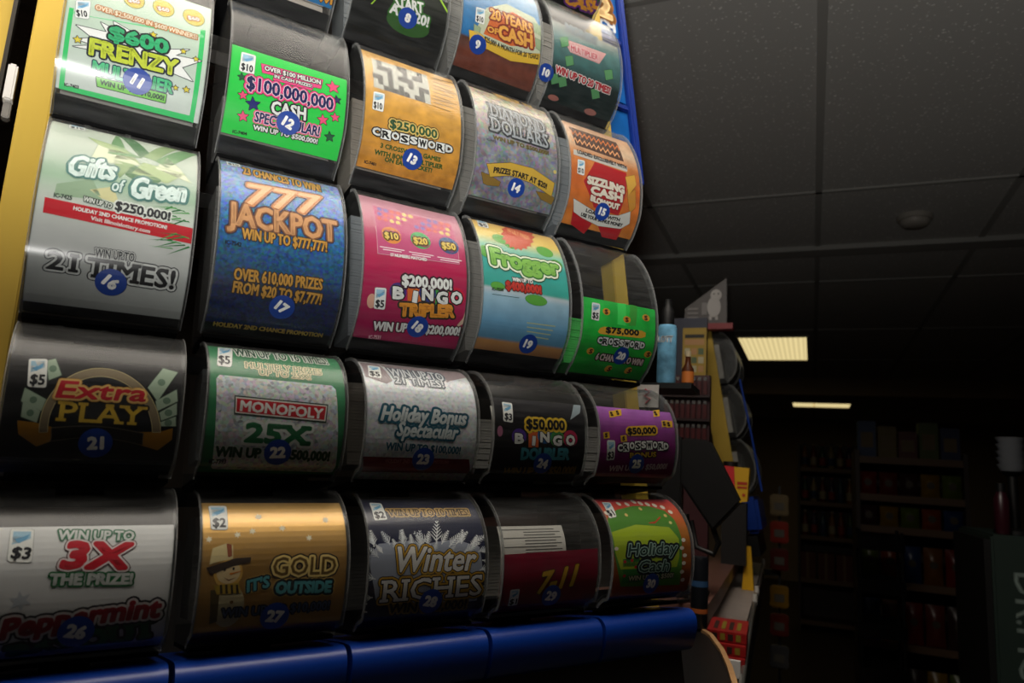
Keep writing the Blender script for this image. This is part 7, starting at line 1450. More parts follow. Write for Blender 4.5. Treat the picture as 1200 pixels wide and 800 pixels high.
('p','price_badge',[(.0184,.0977),(.0182,.097),(.0176,.0965),(.0169,.0963),(.009,.0958),(.0083,.0959),(.0077,.0964),(.0075,.0971),(.0079,.1146),(.0081,.1153),(.0086,.1157),(.0093,.1159),(.0164,.1152),(.0171,.115),(.0176,.1145),(.0178,.1138)],'f2f2ee',4,('8a8f92',.00025)),
('p','price_badge',[(.0091,.1143),(.0167,.1137),(.0168,.1095),(.0129,.1074),(.0089,.1058)],'a9cfe6',5,None),
('p','price_badge',[(.0098,.109),(.0124,.1101),(.0164,.1122),(.0149,.1088),(.0119,.1066)],'6fa9cf',6,None),
('t','price_badge','$2',.0088,.0978,.017,.0982,.0062,[('2a2a30',.07)],0,0,0,7),
]),
29: dict(q=[(0.0054, 0.064), (0.0998, 0.066), (0.1162, 0.0), (0.0174, 0.0044)], lo=0.0022, hi=0.065, stops=[(0, '7a0c28'), (1, '8a1030')], noise=0.2, ns=60, glit=0, gs=900, metal=0, rough=0.45, label='dark red ticket with slanted gold numerals', items=[
('t','title_lettering','7-11',.0373,.0294,.081,.0355,.0169,[('5a3a08',.12),('e0b030',.07)],.45,0,0,6),
('p','price_badge',[(.0195,.021),(.0193,.0205),(.0189,.0201),(.0182,.0199),(.0117,.0196),(.011,.0197),(.0105,.02),(.0104,.0205),(.0098,.0335),(.01,.034),(.0105,.0344),(.0111,.0345),(.0178,.0347),(.0185,.0345),(.0189,.0342),(.0191,.0337)],'f2f2ee',4,('8a8f92',.00025)),
('p','price_badge',[(.011,.0333),(.018,.0335),(.0181,.0303),(.0147,.0284),(.0112,.027)],'a9cfe6',5,None),
('p','price_badge',[(.0119,.0295),(.0141,.0304),(.0178,.0323),(.0165,.0296),(.0138,.0277)],'6fa9cf',6,None),
('t','price_badge','$1',.0114,.0211,.0184,.0214,.0048,[('2a2a30',.07)],0,0,0,7),
]),
30: dict(q=[(0.0142, 0.1239), (0.1059, 0.1227), (0.1131, 0.0085), (0.0099, 0.0187)], lo=0.0136, hi=0.1233, stops=[(0, '8a2018'), (0.2, 'a04a18'), (0.6, 'b06a20'), (0.9, 'd84a3c'), (1, 'd83a50')], noise=0.15, ns=60, glit=0, gs=900, metal=0, rough=0.45, label='green "Holiday Cash" ticket with red border of lights', items=[
('p','paper',[(-.0045,.0755),(.0036,.0947),(.0206,.1048),(.046,.1103),(.0661,.1096),(.0827,.1034),(.0895,.092),(.0911,.0731),(.0899,.0545),(.0897,.0344),(.0901,.0264),(.0128,.0294),(.0071,.0437),(.0023,.0613)],'4f8a2c',2,None),
('p','paper',[(.0023,.0802),(.0355,.0872),(.0782,.0837),(.0873,.0719),(.0863,.0546),(.0829,.0449),(.0101,.0459),(.0038,.0613)],'a8c028',3,None),
('p','paper',[(.0131,.0551),(.0339,.0555),(.036,.0323),(.0136,.0324)],'2f7a30',3,None),
('e','paper',.0293,.1139,.0026,.0033,0,'f0e4d4',4,None,0),
('e','paper',.0395,.113,.0026,.0033,0,'f0e4d4',4,None,0),
('e','paper',.0516,.1177,.0027,.0039,0,'f0e4d4',4,None,0),
('e','paper',.0586,.1146,.0028,.0035,0,'f0e4d4',4,None,0),
('e','paper',.067,.113,.0028,.0033,0,'f0e4d4',4,None,0),
('e','paper',.0753,.1112,.0028,.0032,0,'f0e4d4',4,None,0),
('e','paper',.0841,.1081,.0029,.003,0,'f0e4d4',4,None,0),
('e','paper',.0901,.1012,.0028,.0026,0,'f0e4d4',4,None,0),
('e','paper',.0053,.0649,.0025,.0017,0,'f0e4d4',4,None,0),
('e','paper',.0935,.0705,.0028,.0019,0,'f0e4d4',4,None,0),
('e','paper',.0903,.0629,.0029,.0018,0,'f0e4d4',4,None,0),
('e','paper',.0938,.0556,.0028,.0019,0,'f0e4d4',4,None,0),
('e','paper',.0924,.0482,.0028,.0019,0,'f0e4d4',4,None,0),
('e','paper',.0905,.0398,.0028,.0019,0,'f0e4d4',4,None,0),
('e','paper',.0931,.0315,.0028,.002,0,'f0e4d4',4,None,0),
('e','paper',.0053,.1007,.0025,.0024,0,'f0e4d4',4,None,0),
('e','paper',.0288,.0981,.002,.0019,0,'e0c070',4,None,0),
('e','paper',.08,.0967,.0021,.0019,0,'e0c070',4,None,0),
('e','paper',.0522,.1058,.002,.0022,0,'e0c070',4,None,0),
('e','paper',.0154,.0527,.0019,.0014,0,'c02a28',4,None,0),
('e','paper',.0242,.0535,.0019,.0014,0,'c02a28',4,None,0),
('e','paper',.0291,.0474,.002,.0014,0,'c02a28',4,None,0),
('e','paper',.0154,.0397,.0019,.0015,0,'c02a28',4,None,0),
('e','paper',.0823,.0885,.0021,.0017,0,'d8d080',4,None,0),
('t','title_lettering','Holiday',.0192,.0578,.0844,.0581,.0105,[('12201c',.34),('9fc0b4',.12),('26443c',.03)],.25,0,0,6),
('t','title_lettering','Cash',.0318,.0425,.0731,.0419,.0102,[('12201c',.34),('9fc0b4',.12),('26443c',.03)],.25,0,0,6),
('t','prize_lettering','WIN UP TO $500!',.0211,.0347,.0791,.035,.0043,[('16281c',.25),('c8c8a0',.06)],0,0,0,6),
('p','paper',[(.0531,.0889),(.0622,.0902),(.0725,.096),(.0715,.0937),(.061,.0878),(.0534,.088)],'c0441c',4,None),
('p','price_badge',[(.0157,.0974),(.0154,.0967),(.0147,.0961),(.014,.0958),(.0067,.0946),(.006,.0947),(.0056,.0952),(.0056,.096),(.0094,.1154),(.0097,.1162),(.0104,.1167),(.0111,.1169),(.0185,.1164),(.0191,.1162),(.0196,.1156),(.0196,.1149)],'f2f2ee',4,('8a8f92',.00025)),
('p','price_badge',[(.0106,.1151),(.0183,.1147),(.0173,.1102),(.0129,.1076),(.0087,.1058)],'a9cfe6',5,None),
('p','price_badge',[(.0102,.1093),(.013,.1106),(.0177,.1131),(.0153,.1094),(.0117,.1067)],'6fa9cf',6,None),
('t','price_badge','$1',.007,.0968,.0146,.0979,.0069,[('2a2a30',.07)],0,0,0,7),
]),
}
STICKERS = {11: (0.0546, 0.0421, 0.35), 12: (0.0536, 0.0416, 0.35), 13: (0.0531, 0.0394, 0.3), 8: (0.0595, 0.0404, 0.1), 9: (0.0224, 0.0406, 0), 10: (-0.0061, 0.0384, 0.05), 14: (0.0524, 0.0389, 0.15), 15: (0.0491, 0.0383, 0.1), 16: (0.0529, 0.0338, 0.55), 17: (0.0561, 0.0331, 0.5), 18: (0.0577, 0.0324, 0.5), 19: (0.0585, 0.0306, 0.15), 20: (0.0588, 0.0316, 0.12), 21: (0.0542, 0.0333, -0.08), 22: (0.0534, 0.0313, -0.06), 23: (0.0535, 0.0299, 0.02), 24: (0.0549, 0.0297, 0.15), 25: (0.0492, 0.0325, 0), 26: (0.0526, 0.0311, 0.25), 27: (0.0532, 0.0306, 0.15), 28: (0.0543, 0.0325, 0.2), 29: (0.0521, 0.0286, 0.15), 30: (0.0489, 0.0327, 0.1)}

# ------------------------------------------------------------------ the ticket display
YEL = mat('yellow_paint', 'c9a840', .55, spec=.3, noise=.12, ns=8); BLUE = mat('blue_plastic', '08348c', .35); 
t = thing('display_rack', 'tall yellow-posted rack carrying the rows of lottery ticket dispensers, blue base', 'display rack', DM)
for u0, u1 in ((-.0704, -.048), (.5690, .5905)):
    pm = MB(); pm.box((u0, -.09, -.115), (u1, .95, -.09)); pm.obj('post', YEL, t, bevel=.0012)
for v in (.058, .174, .338, .502, .666, .83):
    MB().box((-.0704, v-.004, -.118), (.5905, v+.012, -.1155)).obj('rail', BLK, t)
for k in range(5):
    x0 = U0+UP*k-.004; x1 = x0+UP-.004; x0 -= .03 if k == 0 else 0
    pr = [(-.10, -.058), (-.02, -.056), (-.006, -.0565), (-.002, -.0580), (.0010, -.0605), (.0030, -.0640), (.0036, -.068), (.0030, -.073), (.001, -.080), (-.003, -.087), (-.006, -.092), (-.009, -.0945), (-.013, -.0958), (-.05, -.096), (-.10, -.096)]
    pm = MB(); n = len(pr); pm.add([(x0, v, w_) for w_, v in pr]+[(x1, v, w_) for w_, v in pr], [tuple(range(n)), tuple(range(n, 2*n))]+[(i, (i+1) % n, n+(i+1) % n, n+i) for i in range(n)])
    pm.obj('base_panel', BLUE, t, True)
vz = lambda u, w_: (1.197-1.3119-.03167*u-.16019*w_)/.98658
MB().add([(-.07, vz(-.07, -.115), -.115), (.545, vz(.545, -.115), -.115), (.545, vz(.545, -.016), -.016), (-.07, vz(-.07, -.016), -.016), (-.07, -.0965, -.115), (.545, -.0965, -.115), (.545, -.0965, -.016), (-.07, -.0965, -.016)], [(3,2,1,0),(4,5,6,7),(0,1,5,4),(1,2,6,5),(2,3,7,6),(3,0,4,7)]).obj('base_plinth', BLK, t)

def plate(D, back, x0, x1, mb, mi=0):
    P = [(v, w_) for v, w_ in D]+[(D[-1][0], back), (D[0][0], back)]; n = len(P)
    mb.add([(x0, v, w_) for v, w_ in P]+[(x1, v, w_) for v, w_ in P], [tuple(range(n)), tuple(range(n, 2*n))]+[(i, (i+1) % n, n+(i+1) % n, n+i) for i in range(n)], mi)
def shell(S, a, b, x0, x1, mb, t0=0, t1=None, mi=0):
    t1 = S.len if t1 is None else t1; ts = [t0]+[l for l in S.L if t0 < l < t1]+[t1]; n = len(ts); vs = []
    for x in (x0, x1):
        for z in (a, b): vs += [S.point(x, q, z) for q in ts]
    fs = []
    for i in range(n-1):
        fs += [(i, i+1, 2*n+i+1, 2*n+i), (n+i, 3*n+i, 3*n+i+1, n+i+1), (i, n+i, n+i+1, i+1), (2*n+i, 2*n+i+1, 3*n+i+1, 3*n+i)]
    fs += [(0, 2*n, 3*n, n), (n-1, 2*n-1, 4*n-1, 3*n-1)]; mb.add(vs, fs, mi)
BM = {}
STICK = mat('sticker_blue', '1a3c8c', .4); STW = ink('f2f2ee')
for key, P in (('large', LARGE), ('small', SMALL)):
    S = Surf(P, 0); Sc = Surf(P, 0); D = [(p.x, p.y) for p in S.D]
    c = MB(); shell(S, -.0011, 0, 0, UW, c)
    H_ = D[-1][0]
    for x in (.022, .05, .078): shell(S, 0, .0008, x, x+.004, c, S.len-.02, S.len-.002)
    Df = [(v, w_) for v, w_ in [(S.point(0, q, -.0012).y, S.point(0, q, -.0012).z) for q in S.L]]
    me_c = c.mesh('front_cover', CLEAR, True)
    sides = []
    for x0, x1, xi0, xi1 in ((-.0002, .0010, .0010, .0016), (UW-.0010, UW+.0002, UW-.0016, UW-.0010)):
        sm = MB(); plate(Df, -.085, x0, x1, sm)
        shell(S, -.006, -.0013, xi0, xi1, sm, 0.002, S.len-.002, 1)          # frosted flange along the curved rim
        shell(S, -.0022, .0006, x0-.0006, x0 if x0 < .05 else x1+.0006, sm, 0.0, S.len, 2) if x0 < .05 else shell(S, -.0022, .0006, x1, x1+.0006, sm, 0, S.len, 2)
        sides.append(sm.mesh('side_panel', [CLEAR, FROST, EDGE]))
    tr = MB(); y0, w0 = D[0]; tr.box((.0012, y0-.003, -.085), (UW-.0012, y0, w0+.001)); tr.box((.0012, y0, -.085), (UW-.0012, y0+.012, -.083)); shell(S, -.0048, -.0036, .0012, UW-.0012, tr, 0, .016); tr.box((.035, y0-.009, -.07), (.065, y0-.003, -.05))
    me_t = tr.mesh('bottom_tray', SMOKE if False else mat('tray_black', '0a0a0b', .7, spec=.1))
    tk = MB(); yy = D[-1][0]; tk.box((.0012, yy-.0012, -.085), (UW-.0012, yy, D[-1][1])); me_r = tk.mesh('roof', CLEAR)
    BM[key] = (me_c, sides, me_t, me_r)
def dispenser(M, key, label, group):
    t = thing('ticket_dispenser', label, 'ticket dispenser', M, group); c, s, tr, rf = BM[key]
    link('front_cover', c, t); link('side_panel', s[0], t); link('side_panel', s[1], t); link('bottom_tray', tr, t); link('roof', rf, t)
    return t
STRIP = mat('ticket_back_paper', 'b0aca4', .8); INKG = mat('grey_print', '5a5854', .8)
def strip_mesh(h, w1, cols, seed):
    r = random.Random(seed); mb = MB(); n = int((h-.012)/.0028)
    for k in range(n):
        y = .014+k*.0028; e = r.uniform(-.0004, .0004); mb.box((.0030+e*.3, y, -.079), (.1010+e*.3, y+.00262, w1+e), 0)
    return mb.mesh('folded_strip', cols)
STRIPMAT = {}
glyphs([it[2] for T_ in TICKETS.values() for it in T_['items'] if it[0] == 't']+[str(n) for n in STICKERS])
HEIGHTS = {12: .075, 13: .10, 20: .068, 24: .062, 29: .075, 21: .07, 26: .06, 25: .06}
TOPS = {1, 2, 3, 4, 5}
for num in sorted(TICKETS):
    T_ = TICKETS[num]; r, c = (num-1)//5, (num-1) % 5; key = 'large' if r < 4 else 'small'; M = bin_matrix(num); P = LARGE if r < 4 else SMALL
    stick = num in STICKERS
    where = f'blue sticker {num}' if stick else {5: 'cut off by the photo top above sticker 10', 7: 'cut off by the photo top left of sticker 8'}[num]
    dp = dispenser(M, key, f'clear curved ticket dispenser' + (' with ' if stick else ' ') + f'{where}', 'ticket dispensers on the yellow-posted rack')
    S = Surf(P, TK)
    if stick:
        x, tt, rot = STICKERS[num]; So = Surf(P, .0003); R_ = .0103 if r < 4 else .0100
        a = Print(); a.add([(x+R_*math.cos(q*.2618), tt+R_*math.sin(q*.2618)) for q in range(24)], [tuple(range(24))], 0, STICK); so = a.obj('number_sticker', So, dp, xr=(-.03, .13))
        hw_ = TXT[str(num)][4]/CAPH*.0076*.5
        V, F, E = layout(str(num), x-hw_, tt-.0038, x+hw_, tt-.0038, .0076, 0, 0, 0); ca, sa = math.cos(-rot), math.sin(-rot)
        V = [(x+(p-x)*ca-(q-tt)*sa, tt+(p-x)*sa+(q-tt)*ca) for p, q in V]
        b = Print(); b.add(V, F, 2, STW); b.add(*stroke(V, E, .0007), 2, STW); b.obj('numeral', So, so, xr=(-.03, .13))
    tk = thing('lottery_ticket', f"{T_['label']} with {where}" if stick else f"{T_['label']}, {where}", 'lottery ticket', M, 'lottery tickets in the dispensers')
    pm = glitter_mat(f'paper_print_{num}', T_['stops'], T_['noise'], T_['ns'], T_['glit'], T_['gs'], T_['metal'], T_['rough'])
    parts = {}
    for it in T_['items']: parts.setdefault(it[1], []).append(it)
    lo, hi = max(T_['lo'], .0006), min(T_['hi'], S.len-.0006); q = T_['q']
    pr = Print()
    if num == 29: pr.add([(.001, q[3][1]), (.103, lo), (.103, q[1][1]), (.001, q[0][1])], [(0, 1, 2, 3)], 0, pm)
    else: pr.add([(.001, lo), (.103, lo), (.103, hi), (.001, hi)], [(0, 1, 2, 3)], 0, pm)
    pr.obj('paper', S, tk, uvr=(lo, hi))
    for part, its in parts.items():
        pr = Print()
        for it in its: pr.item(it)
        pr.obj('artwork' if part == 'paper' else part, S, tk)
    sk = random.Random(num).choice(['8a8680', '7f8488', '958c82', '7c7a76'])
    STRIPMAT.setdefault(sk, (mat('strip_'+sk, sk, .8), mat('strip_dark_'+sk, '4c4a48', .8)))
    if num not in (12, 20): link('folded_strip', strip_mesh(HEIGHTS.get(num, .135 if r < 4 else .085), -.040, STRIPMAT[sk], num), tk)
    elif num == 20: link('folded_strip', strip_mesh(.066, -.040, (mat('strip_green', '3aa84a', .8), mat('strip_dark_green', '1c5a2c', .8)), num), tk)
    else: link('folded_strip', strip_mesh(.06, -.040, STRIPMAT[sk], num), tk)
    if num in (29, 24):          # the loose loop of ticket rising behind the front one, printed side away
        lp = MB(); zz = []
        S2 = Surf(P, -.012)
        shell(S2, -.0003, 0, .004, .074 if num == 29 else .100, lp, .02, .088 if num == 29 else .08)
        for k in range(16):
            tq = .045+k*.0026
            shell(S2, 0, .0001, .03 if k % 3 else .008, .07-.006*(k % 2), lp, tq, tq+.0009, 1)
        lp.obj('loose_strip', [mat('strip_white', 'c8c4bc', .8), INKG], tk)

# adjoining yellow post at far left with its clip
t = thing('display_post', 'bright yellow post of the next rack at the far left edge', 'post', DM)
MB().box((-.30, .30, -.13), (-.0905, .9, -.128)).obj('face', YEL, t)
MB().box((-.0904, .30, -.13), (-.0872, .9, -.118)).obj('edge', mat('dark_steel', '2a2620', .4, .5), t)
t = thing('mounting_clip', 'small white clip on the dark edge beside the yellow post', 'clip', DM @ Matrix.Translation((-.0800, .4075, -.104)))
MB().box((-.003, -.018, -.006), (.004, .018, .006)).obj('clip_body', mat('white_plastic', 'd8d6d0', .4), t, bevel=.0015)
MB().box((-.002, -.034, -.005), (.004, -.0185, .003)).obj('clip_foot', mat('grey_metal', '8a8782', .35, .6), t, bevel=.001)

# blue framed poster board behind the upper right
t = thing('poster_board', 'blue framed lottery poster board rising behind the upper right dispensers', 'poster board', DM)
MB().box((.40, .52, -.150), (.674, 1.0, -.132)).obj('backing', mat('navy_board', '123a8c', .4), t)
fb = MB()
fb.box((.664, .515, -.1315), (.675, 1.0, -.122))
for v in (.515, .640, .760): fb.box((.40, v, -.1315), (.664, v+.010, -.126))
fb.obj('frame', mat('blue_frame', '0e2c80', .35), t, bevel=.002)
for k, (v0, v1) in enumerate(((.531, .638), (.656, .758), (.776, .98))):
    MB().box((.41, v0, -.1318), (.662, v1, -.1305)).obj('poster', glitter_mat('poster_blue', [(0, '1458a0'), (1, '2f8cc4')], .5, 14, 0, 1, 0, .3), t)
def flat_text(name, s, M, x0, y0, x1, y1, h, layers, parent, sh=0, z=.0006):
    glyphs([s]); V, F, E = layout(s, x0, y0, x1, y1, h, sh, 0, 0); mb = MB(); ms = []
    for k, (c, r_) in enumerate(layers):
        zz = z+k*.0004; ms.append(ink(c)); mb.add([(x, y, zz) for x, y in V], F, k)
        if r_: vs, fs = stroke(V, E, r_*h); mb.add([(x, y, zz) for x, y in vs], fs, k)
    me = bpy.data.meshes.new(name); me.from_pydata(mb.v, [], mb.f); me.polygons.foreach_set('material_index', mb.mi)
    for m_ in ms: me.materials.append(m_)
    o = link(name, me, parent)
    if M is not None: o.matrix_local = M
    return o
lm = Matrix.Translation((0, 0, -.1303))
flat_text('lettering', 'X', lm, .628, .556, .638, .556, .016, [('101828', .14)], t)
em = MB(); em.lathe([(.011, 0), (.011, .0008)], c=(.652, .563, -.1303), n=24); em.obj('emblem', mat('red_print', 'd03a4a', .5), t)
flat_text('lettering', 'CH', lm, .625, .785, .655, .785, .016, [('e0e4e8', .1)], t)
flat_text('lettering', '2', lm, .622, .808, .650, .808, .036, [('8a5a2a', .3), ('e8c890', .1)], t)

# ------------------------------------------------------------------ second dispenser tower, seen from its side
l2 = math.radians(9.7); N2 = Vector((math.cos(l2), 0, math.sin(l2))); V2 = Vector((-math.sin(l2), 0, math.cos(l2))); H2 = Vector((0, 1, 0))
M2 = Matrix((H2, V2, N2)).transposed().to_4x4(); M2.translation = Vector((-.146, 2.2, 1.38))
t = thing('display_rack', 'smaller yellow-posted ticket rack seen from its side beyond the card terminal', 'display rack', M2)
pm = MB(); pm.add([(-.012, -.12, -.10), (-.012, -.12, -.052), (-.012, .50, -.055), (-.012, .50, -.10), (-.0005, -.12, -.10), (-.0005, -.12, -.052), (-.0005, .50, -.055), (-.0005, .50, -.10)], [(0,1,2,3),(4,5,6,7),(0,1,5,4),(1,2,6,5),(2,3,7,6),(3,0,4,7)]); pm.obj('post', YEL, t)
pm = MB(); pm.box((.245, -.12, -.10), (.26, .50, -.06)); pm.obj('post', YEL, t)
pm = MB(); pm.box((-.01, -.115, -.05), (.25, -.012, -.004)); pm.obj('base_panel', BLUE, t, bevel=.01)
MB().box((-.012, -.178, -.10), (.26, -.121, -.02)).obj('base_plinth', BLK, t)
tube_ = MB(); tube_.tube([(-.004, .0, .012), (-.004, .16, .010), (-.004, .33, .004)], .003); tube_.obj('edge_trim', mat('blue_trim', '1a3f9c', .4), t)
for j, nm in enumerate(('lowest', 'middle', 'topmost')):
    for k in range(2):
        M = M2 @ Matrix.Translation((.12*k, .164*j, 0))
        dispenser(M, 'large', f'{nm} clear dispenser of the far side-on ticket rack, ' + ('near column' if k == 0 else 'hidden far column'), 'dispensers on the far ticket rack')
        tk = thing('lottery_ticket', f'grey ticket strip inside the {nm} ' + ('near' if k == 0 else 'far') + ' dispenser of the side-on ticket rack', 'lottery ticket', M, 'tickets on the far ticket rack')
        pr = Print(); pr.add([(.001, .001), (.103, .001), (.103, .15), (.001, .15)], [(0, 1, 2, 3)], 0, mat('grey_ticket', '7c7f86', .5, noise=.4, ns=40)); pr.obj('paper', Surf(LARGE, TK), tk)
        link('folded_strip', strip_mesh(.12, -.04, STRIPMAT['8c8a86'] if '8c8a86' in STRIPMAT else (STRIP, INKG), j), tk)

# sign with a white owl on top of the tower
t = thing('counter_sign', 'dark slanted cigar sign with a white owl shape on top of the far rack', 'sign', at(-.29, 2.15, 1.868))
MB().prism([(-.068, 0), (.058, 0), (.056, .142), (-.066, .050)], 'y', 0, .012).obj('board', mat('sign_grey', '55504e', .5), t)
MB().box((-.075, -.012, -.018), (.076, .024, -.0002)).obj('base_strip', mat('sign_red', '8c2028', .5), t)
ob = MB()
pts = [(.020+.020*math.cos(a), .052+.032*math.sin(a)) for a in [k*math.pi/10 for k in range(20)]]; ob.prism(pts, 'y', -.003, -.0005)
pts = [(.026+.0165*math.cos(a), .088+.018*math.sin(a)) for a in [k*math.pi/8 for k in range(16)]]; ob.prism(pts, 'y', -.0045, -.0035)
ob.box((.006, -.003, .012), (.014, -.0005, .024)); ob.box((.024, -.003, .012), (.032, -.0005, .024))
ob.obj('owl_emblem', mat('sign_white', 'b8b4b0', .6), t)
ey = MB()
for x in (.020, .033): ey.lathe([(.0025, 0), (.0025, .001)], n=10, ax=Matrix.Translation((x, -.0048, .092)) @ Matrix.Rotation(math.pi/2, 4, 'X'))
ey.obj('owl_eyes', BLK, t)
bl = MB(); bl.box((-.016, -.003, .028), (.000, -.0005, .066)); bl.obj('pack_print', mat('sign_pale', '8a8684', .6), t)
bx = MB()
for k in range(3): bx.box((-.058, -.003, .016+k*.014), (-.026, -.0005, .022+k*.014))
bx.obj('print_lines', mat('sign_pale', '8a8684', .6), t)

# things beside it
t = thing('privacy_screen', 'dark blue side panel standing left of the far ticket rack', 'screen', at(-.335, 2.03, 1.2))
MB().box((-.065, 0, .0), (.062, .015, .66)).obj('board', mat('panel_navy', '182038', .5), t)
t = thing('menu_card', 'small yellow and dark picture card on the navy side panel', 'card', at(-.305, 2.012, 1.69))
MB().box((-.033, 0, 0), (.033, .014, .137)).obj('card', mat('card_yellow', 'a88a30', .6), t)
mb = MB()
for y0, y1, ci in ((.108, .118, 0), (.088, .104, 1)): mb.box((-.027, -.0008, y0), (.027, 0, y1), ci)
for k in range(9): mb.box((-.027+.019*(k % 3), -.0008, .010+.025*(k//3)), (-.012+.019*(k % 3), 0, .028+.025*(k//3)), [2, 1, 3][(k*2+k//3) % 3])
mb.obj('pictures', [mat('card_black', '1c1a14', .6), mat('card_tan', 'b88a58', .6), mat('card_green', '5a6a48', .6), mat('card_cream', 'b8b090', .6)], t)
t = thing('spray_can', 'pale blue and white can with a dark cap right of sticker 20', 'can', at(-.19, 1.0, 1.532))
s_ = 1.0
MB().lathe([(.0125, 0), (.0135, .003), (.0135, .080), (.012, .084)], n=24).obj('can_body', glitter_mat('can_blue', [(0, '6fa8c8'), (.5, '6fa8c8'), (1, '6fa8c8')], .7, 40, 0, 1, 0, .35), t, True)
MB().lathe([(.0095, .0842), (.0095, .105), (.006, .112), (.006, .122)], n=20).obj('cap', BLK, t, True)
flat_text('lettering', 'LOTT', Matrix.Rotation(math.pi/2, 4, 'X'), -.010, .058, .010, .058, .008, [('e8f0f4', .1)], t, z=.0138)
t = thing('shelf_bracket', 'narrow dark ledge holding the blue can and small bottle', 'ledge', at(-.20, 1.0, 1.2))
MB().box((-.05, -.03, .322), (.05, .05, .3295)).obj('ledge', BLK, t); MB().box((-.045, .01, 0), (-.025, .03, .322)).obj('upright', BLK, t)
t = thing('small_bottle', 'tiny amber bottle with orange label next to the blue can', 'bottle', at(-.163, 1.02, 1.53))
MB().lathe([(.008, 0), (.0085, .002), (.0085, .026), (.004, .034), (.0035, .044)], n=16).obj('bottle_body', mat('amber', '4a2410', .25), t, True)
MB().lathe([(.0087, .006), (.0087, .022)], n=16).obj('label', mat('label_orange', 'c8702a', .6), t, True)
MB().lathe([(.0042, .0442), (.0042, .052)], n=12).obj('cap', mat('cap_cream', 'b8a888', .5), t, True)
t = thing('price_card', 'white card with a red scribble mark just under the blue can', 'card', at(-.196, .93, 1.505))
MB().box((-.019, 0, -.014), (.010, .002, .016)).obj('card', mat('card_white', 'c8c4c0', .6), t)
MB().tube([(-.008, -.001, .010), (-.002, -.001, .006), (-.009, -.001, .001), (-.001, -.001, -.003), (-.007, -.001, -.009)], .0011).obj('mark', mat('mark_red', 'b82a40', .6), t)
MB().tube([(-.004, .005, -.3045), (-.004, .005, -.005)], .002).obj('rod', BLK, t)
t = thing('lighter_rack', 'dark red rack of lighters left of the far ticket rack', 'rack', at(-.306, 1.9, 1.2))
MB().box((-.058, .0, .0), (.06, .03, .475)).obj('body', mat('rack_maroon', '3a1218', .5), t)
for k in range(3): MB().box((-.06, -.02, .29+.062*k), (.062, -.0005, .296+.062*k)).obj('tier', mat('rack_dark', '241012', .4), t)
for j in range(3):
    for k in range(8):
        o = thing('lighter', f'red lighter in the dark rack, tier {["bottom","middle","top"][j]}, {["first","second","third","fourth","fifth","sixth","seventh","eighth"][k]} from the left', 'lighter', at(-.306-.050+.0143*k, 1.888, 1.4965+.062*j), 'lighters in the dark red rack')
        MB().box((-.0045, -.004, 0), (.0045, .004, .038)).obj('body', mat('lighter_red', '4a1418', .35), o, bevel=.0015); MB().box((-.004, -.0035, .0382), (.004, .0035, .047)).obj('head', mat('lighter_metal', '9a9a9a', .25, .9), o)
t = thing('card_terminal', 'black angled card terminal back standing on the counter beside the dispensers', 'terminal', at(-.17, 1.3, 1.2))
MB().prism([(-.045, .275), (.003, .272), (.056, .168), (.01, .115), (-.045, .19)], 'y', 0, .035).obj('screen_back', BLK, t, bevel=.004)
MB().prism([(-.09, .29), (-.045, .275), (-.045, .10), (-.09, .10)], 'y', .005, .03).obj('side_housing', BLK, t, bevel=.003)
MB().tube([(-.03, .02, .13), (-.02, .02, .085), (.01, .02, .075), (.018, .02, .095), (.008, .02, .12)], .005).obj('handle_loop', BLK, t, True)
MB().box((-.08, -.01, 0), (.0, .06, .012)).obj('foot', BLK, t, bevel=.003); MB().box((-.06, .01, .012), (-.035, .035, .14)).obj('stem', BLK, t)
t = thing('candy_box', 'red and yellow candy box on the counter in front of the far rack', 'box', at(-.183, 1.9, 1.352))
MB().prism([(-.05, .091), (.000, .089), (.004, 0), (-.03, 0)], 'y', 0, .05).obj('red_side', mat('candy_red', 'd0242c', .5), t)
MB().prism([(.0005, .089), (.037, .087), (.032, .004), (.0045, 0)], 'y', 0, .05).obj('yellow_side', mat('candy_yellow', 'd8a818', .5), t)
mb = MB(); mb.box((.008, -.001, .045), (.032, -.0002, .052)); mb.box((.008, -.001, .036), (.032, -.0002, .041)); mb.lathe([(.004, 0), (.004, .0008)], n=12, ax=Matrix.Translation((.024, -.0004, .020)) @ Matrix.Rotation(math.pi/2, 4, 'X')); mb.obj('print', mat('candy_print', 'b02a18', .5), t)
t = thing('box_stand', 'dark stand lifting the candy box above the counter', 'stand', at(-.183, 1.9, 1.2)); MB().box((-.03, .005, 0), (.03, .045, .1515)).obj('pedestal', mat('stand_brown', '100e0d', .5), t)
t = thing('small_jar', 'small dark jar with a black lid behind the candy box', 'jar', at(-.197, 1.96, 1.2))
MB().lathe([(.02, 0), (.022, .01), (.022, .20), (.018, .21)], n=20).obj('jar_body', mat('jar_grey', '4a4a4a', .3), t, True); MB().lathe([(.019, .2102), (.019, .255)], n=20).obj('lid', BLK, t, True)
t = thing('soda_can', 'small black can with orange stripes right of sticker 30', 'can', at(-.147, 1.06, 1.2))
MB().lathe([(.011, 0), (.012, .003), (.012, .090), (.0105, .095)], n=20).obj('can_body', mat('can_black', '14161c', .35), t, True)
MB().lathe([(.0122, .020), (.0122, .026)], n=20).obj('stripe', mat('stripe_orange', 'a85a28', .5), t, True); MB().lathe([(.0122, .055), (.0122, .063)], n=20).obj('stripe', mat('stripe_blue', '30527a', .5), t, True)
t = thing('cable', 'black cable lying across the counter by the dispensers', 'cable'); MB().tube([(-.30, 1.12, 1.2), (-.22, 1.2, 1.2035), (-.19, 1.26, 1.2035), (-.21, 1.4, 1.2035), (-.29, 1.5, 1.2035)], .0035).obj('cord', BLK, t, True)

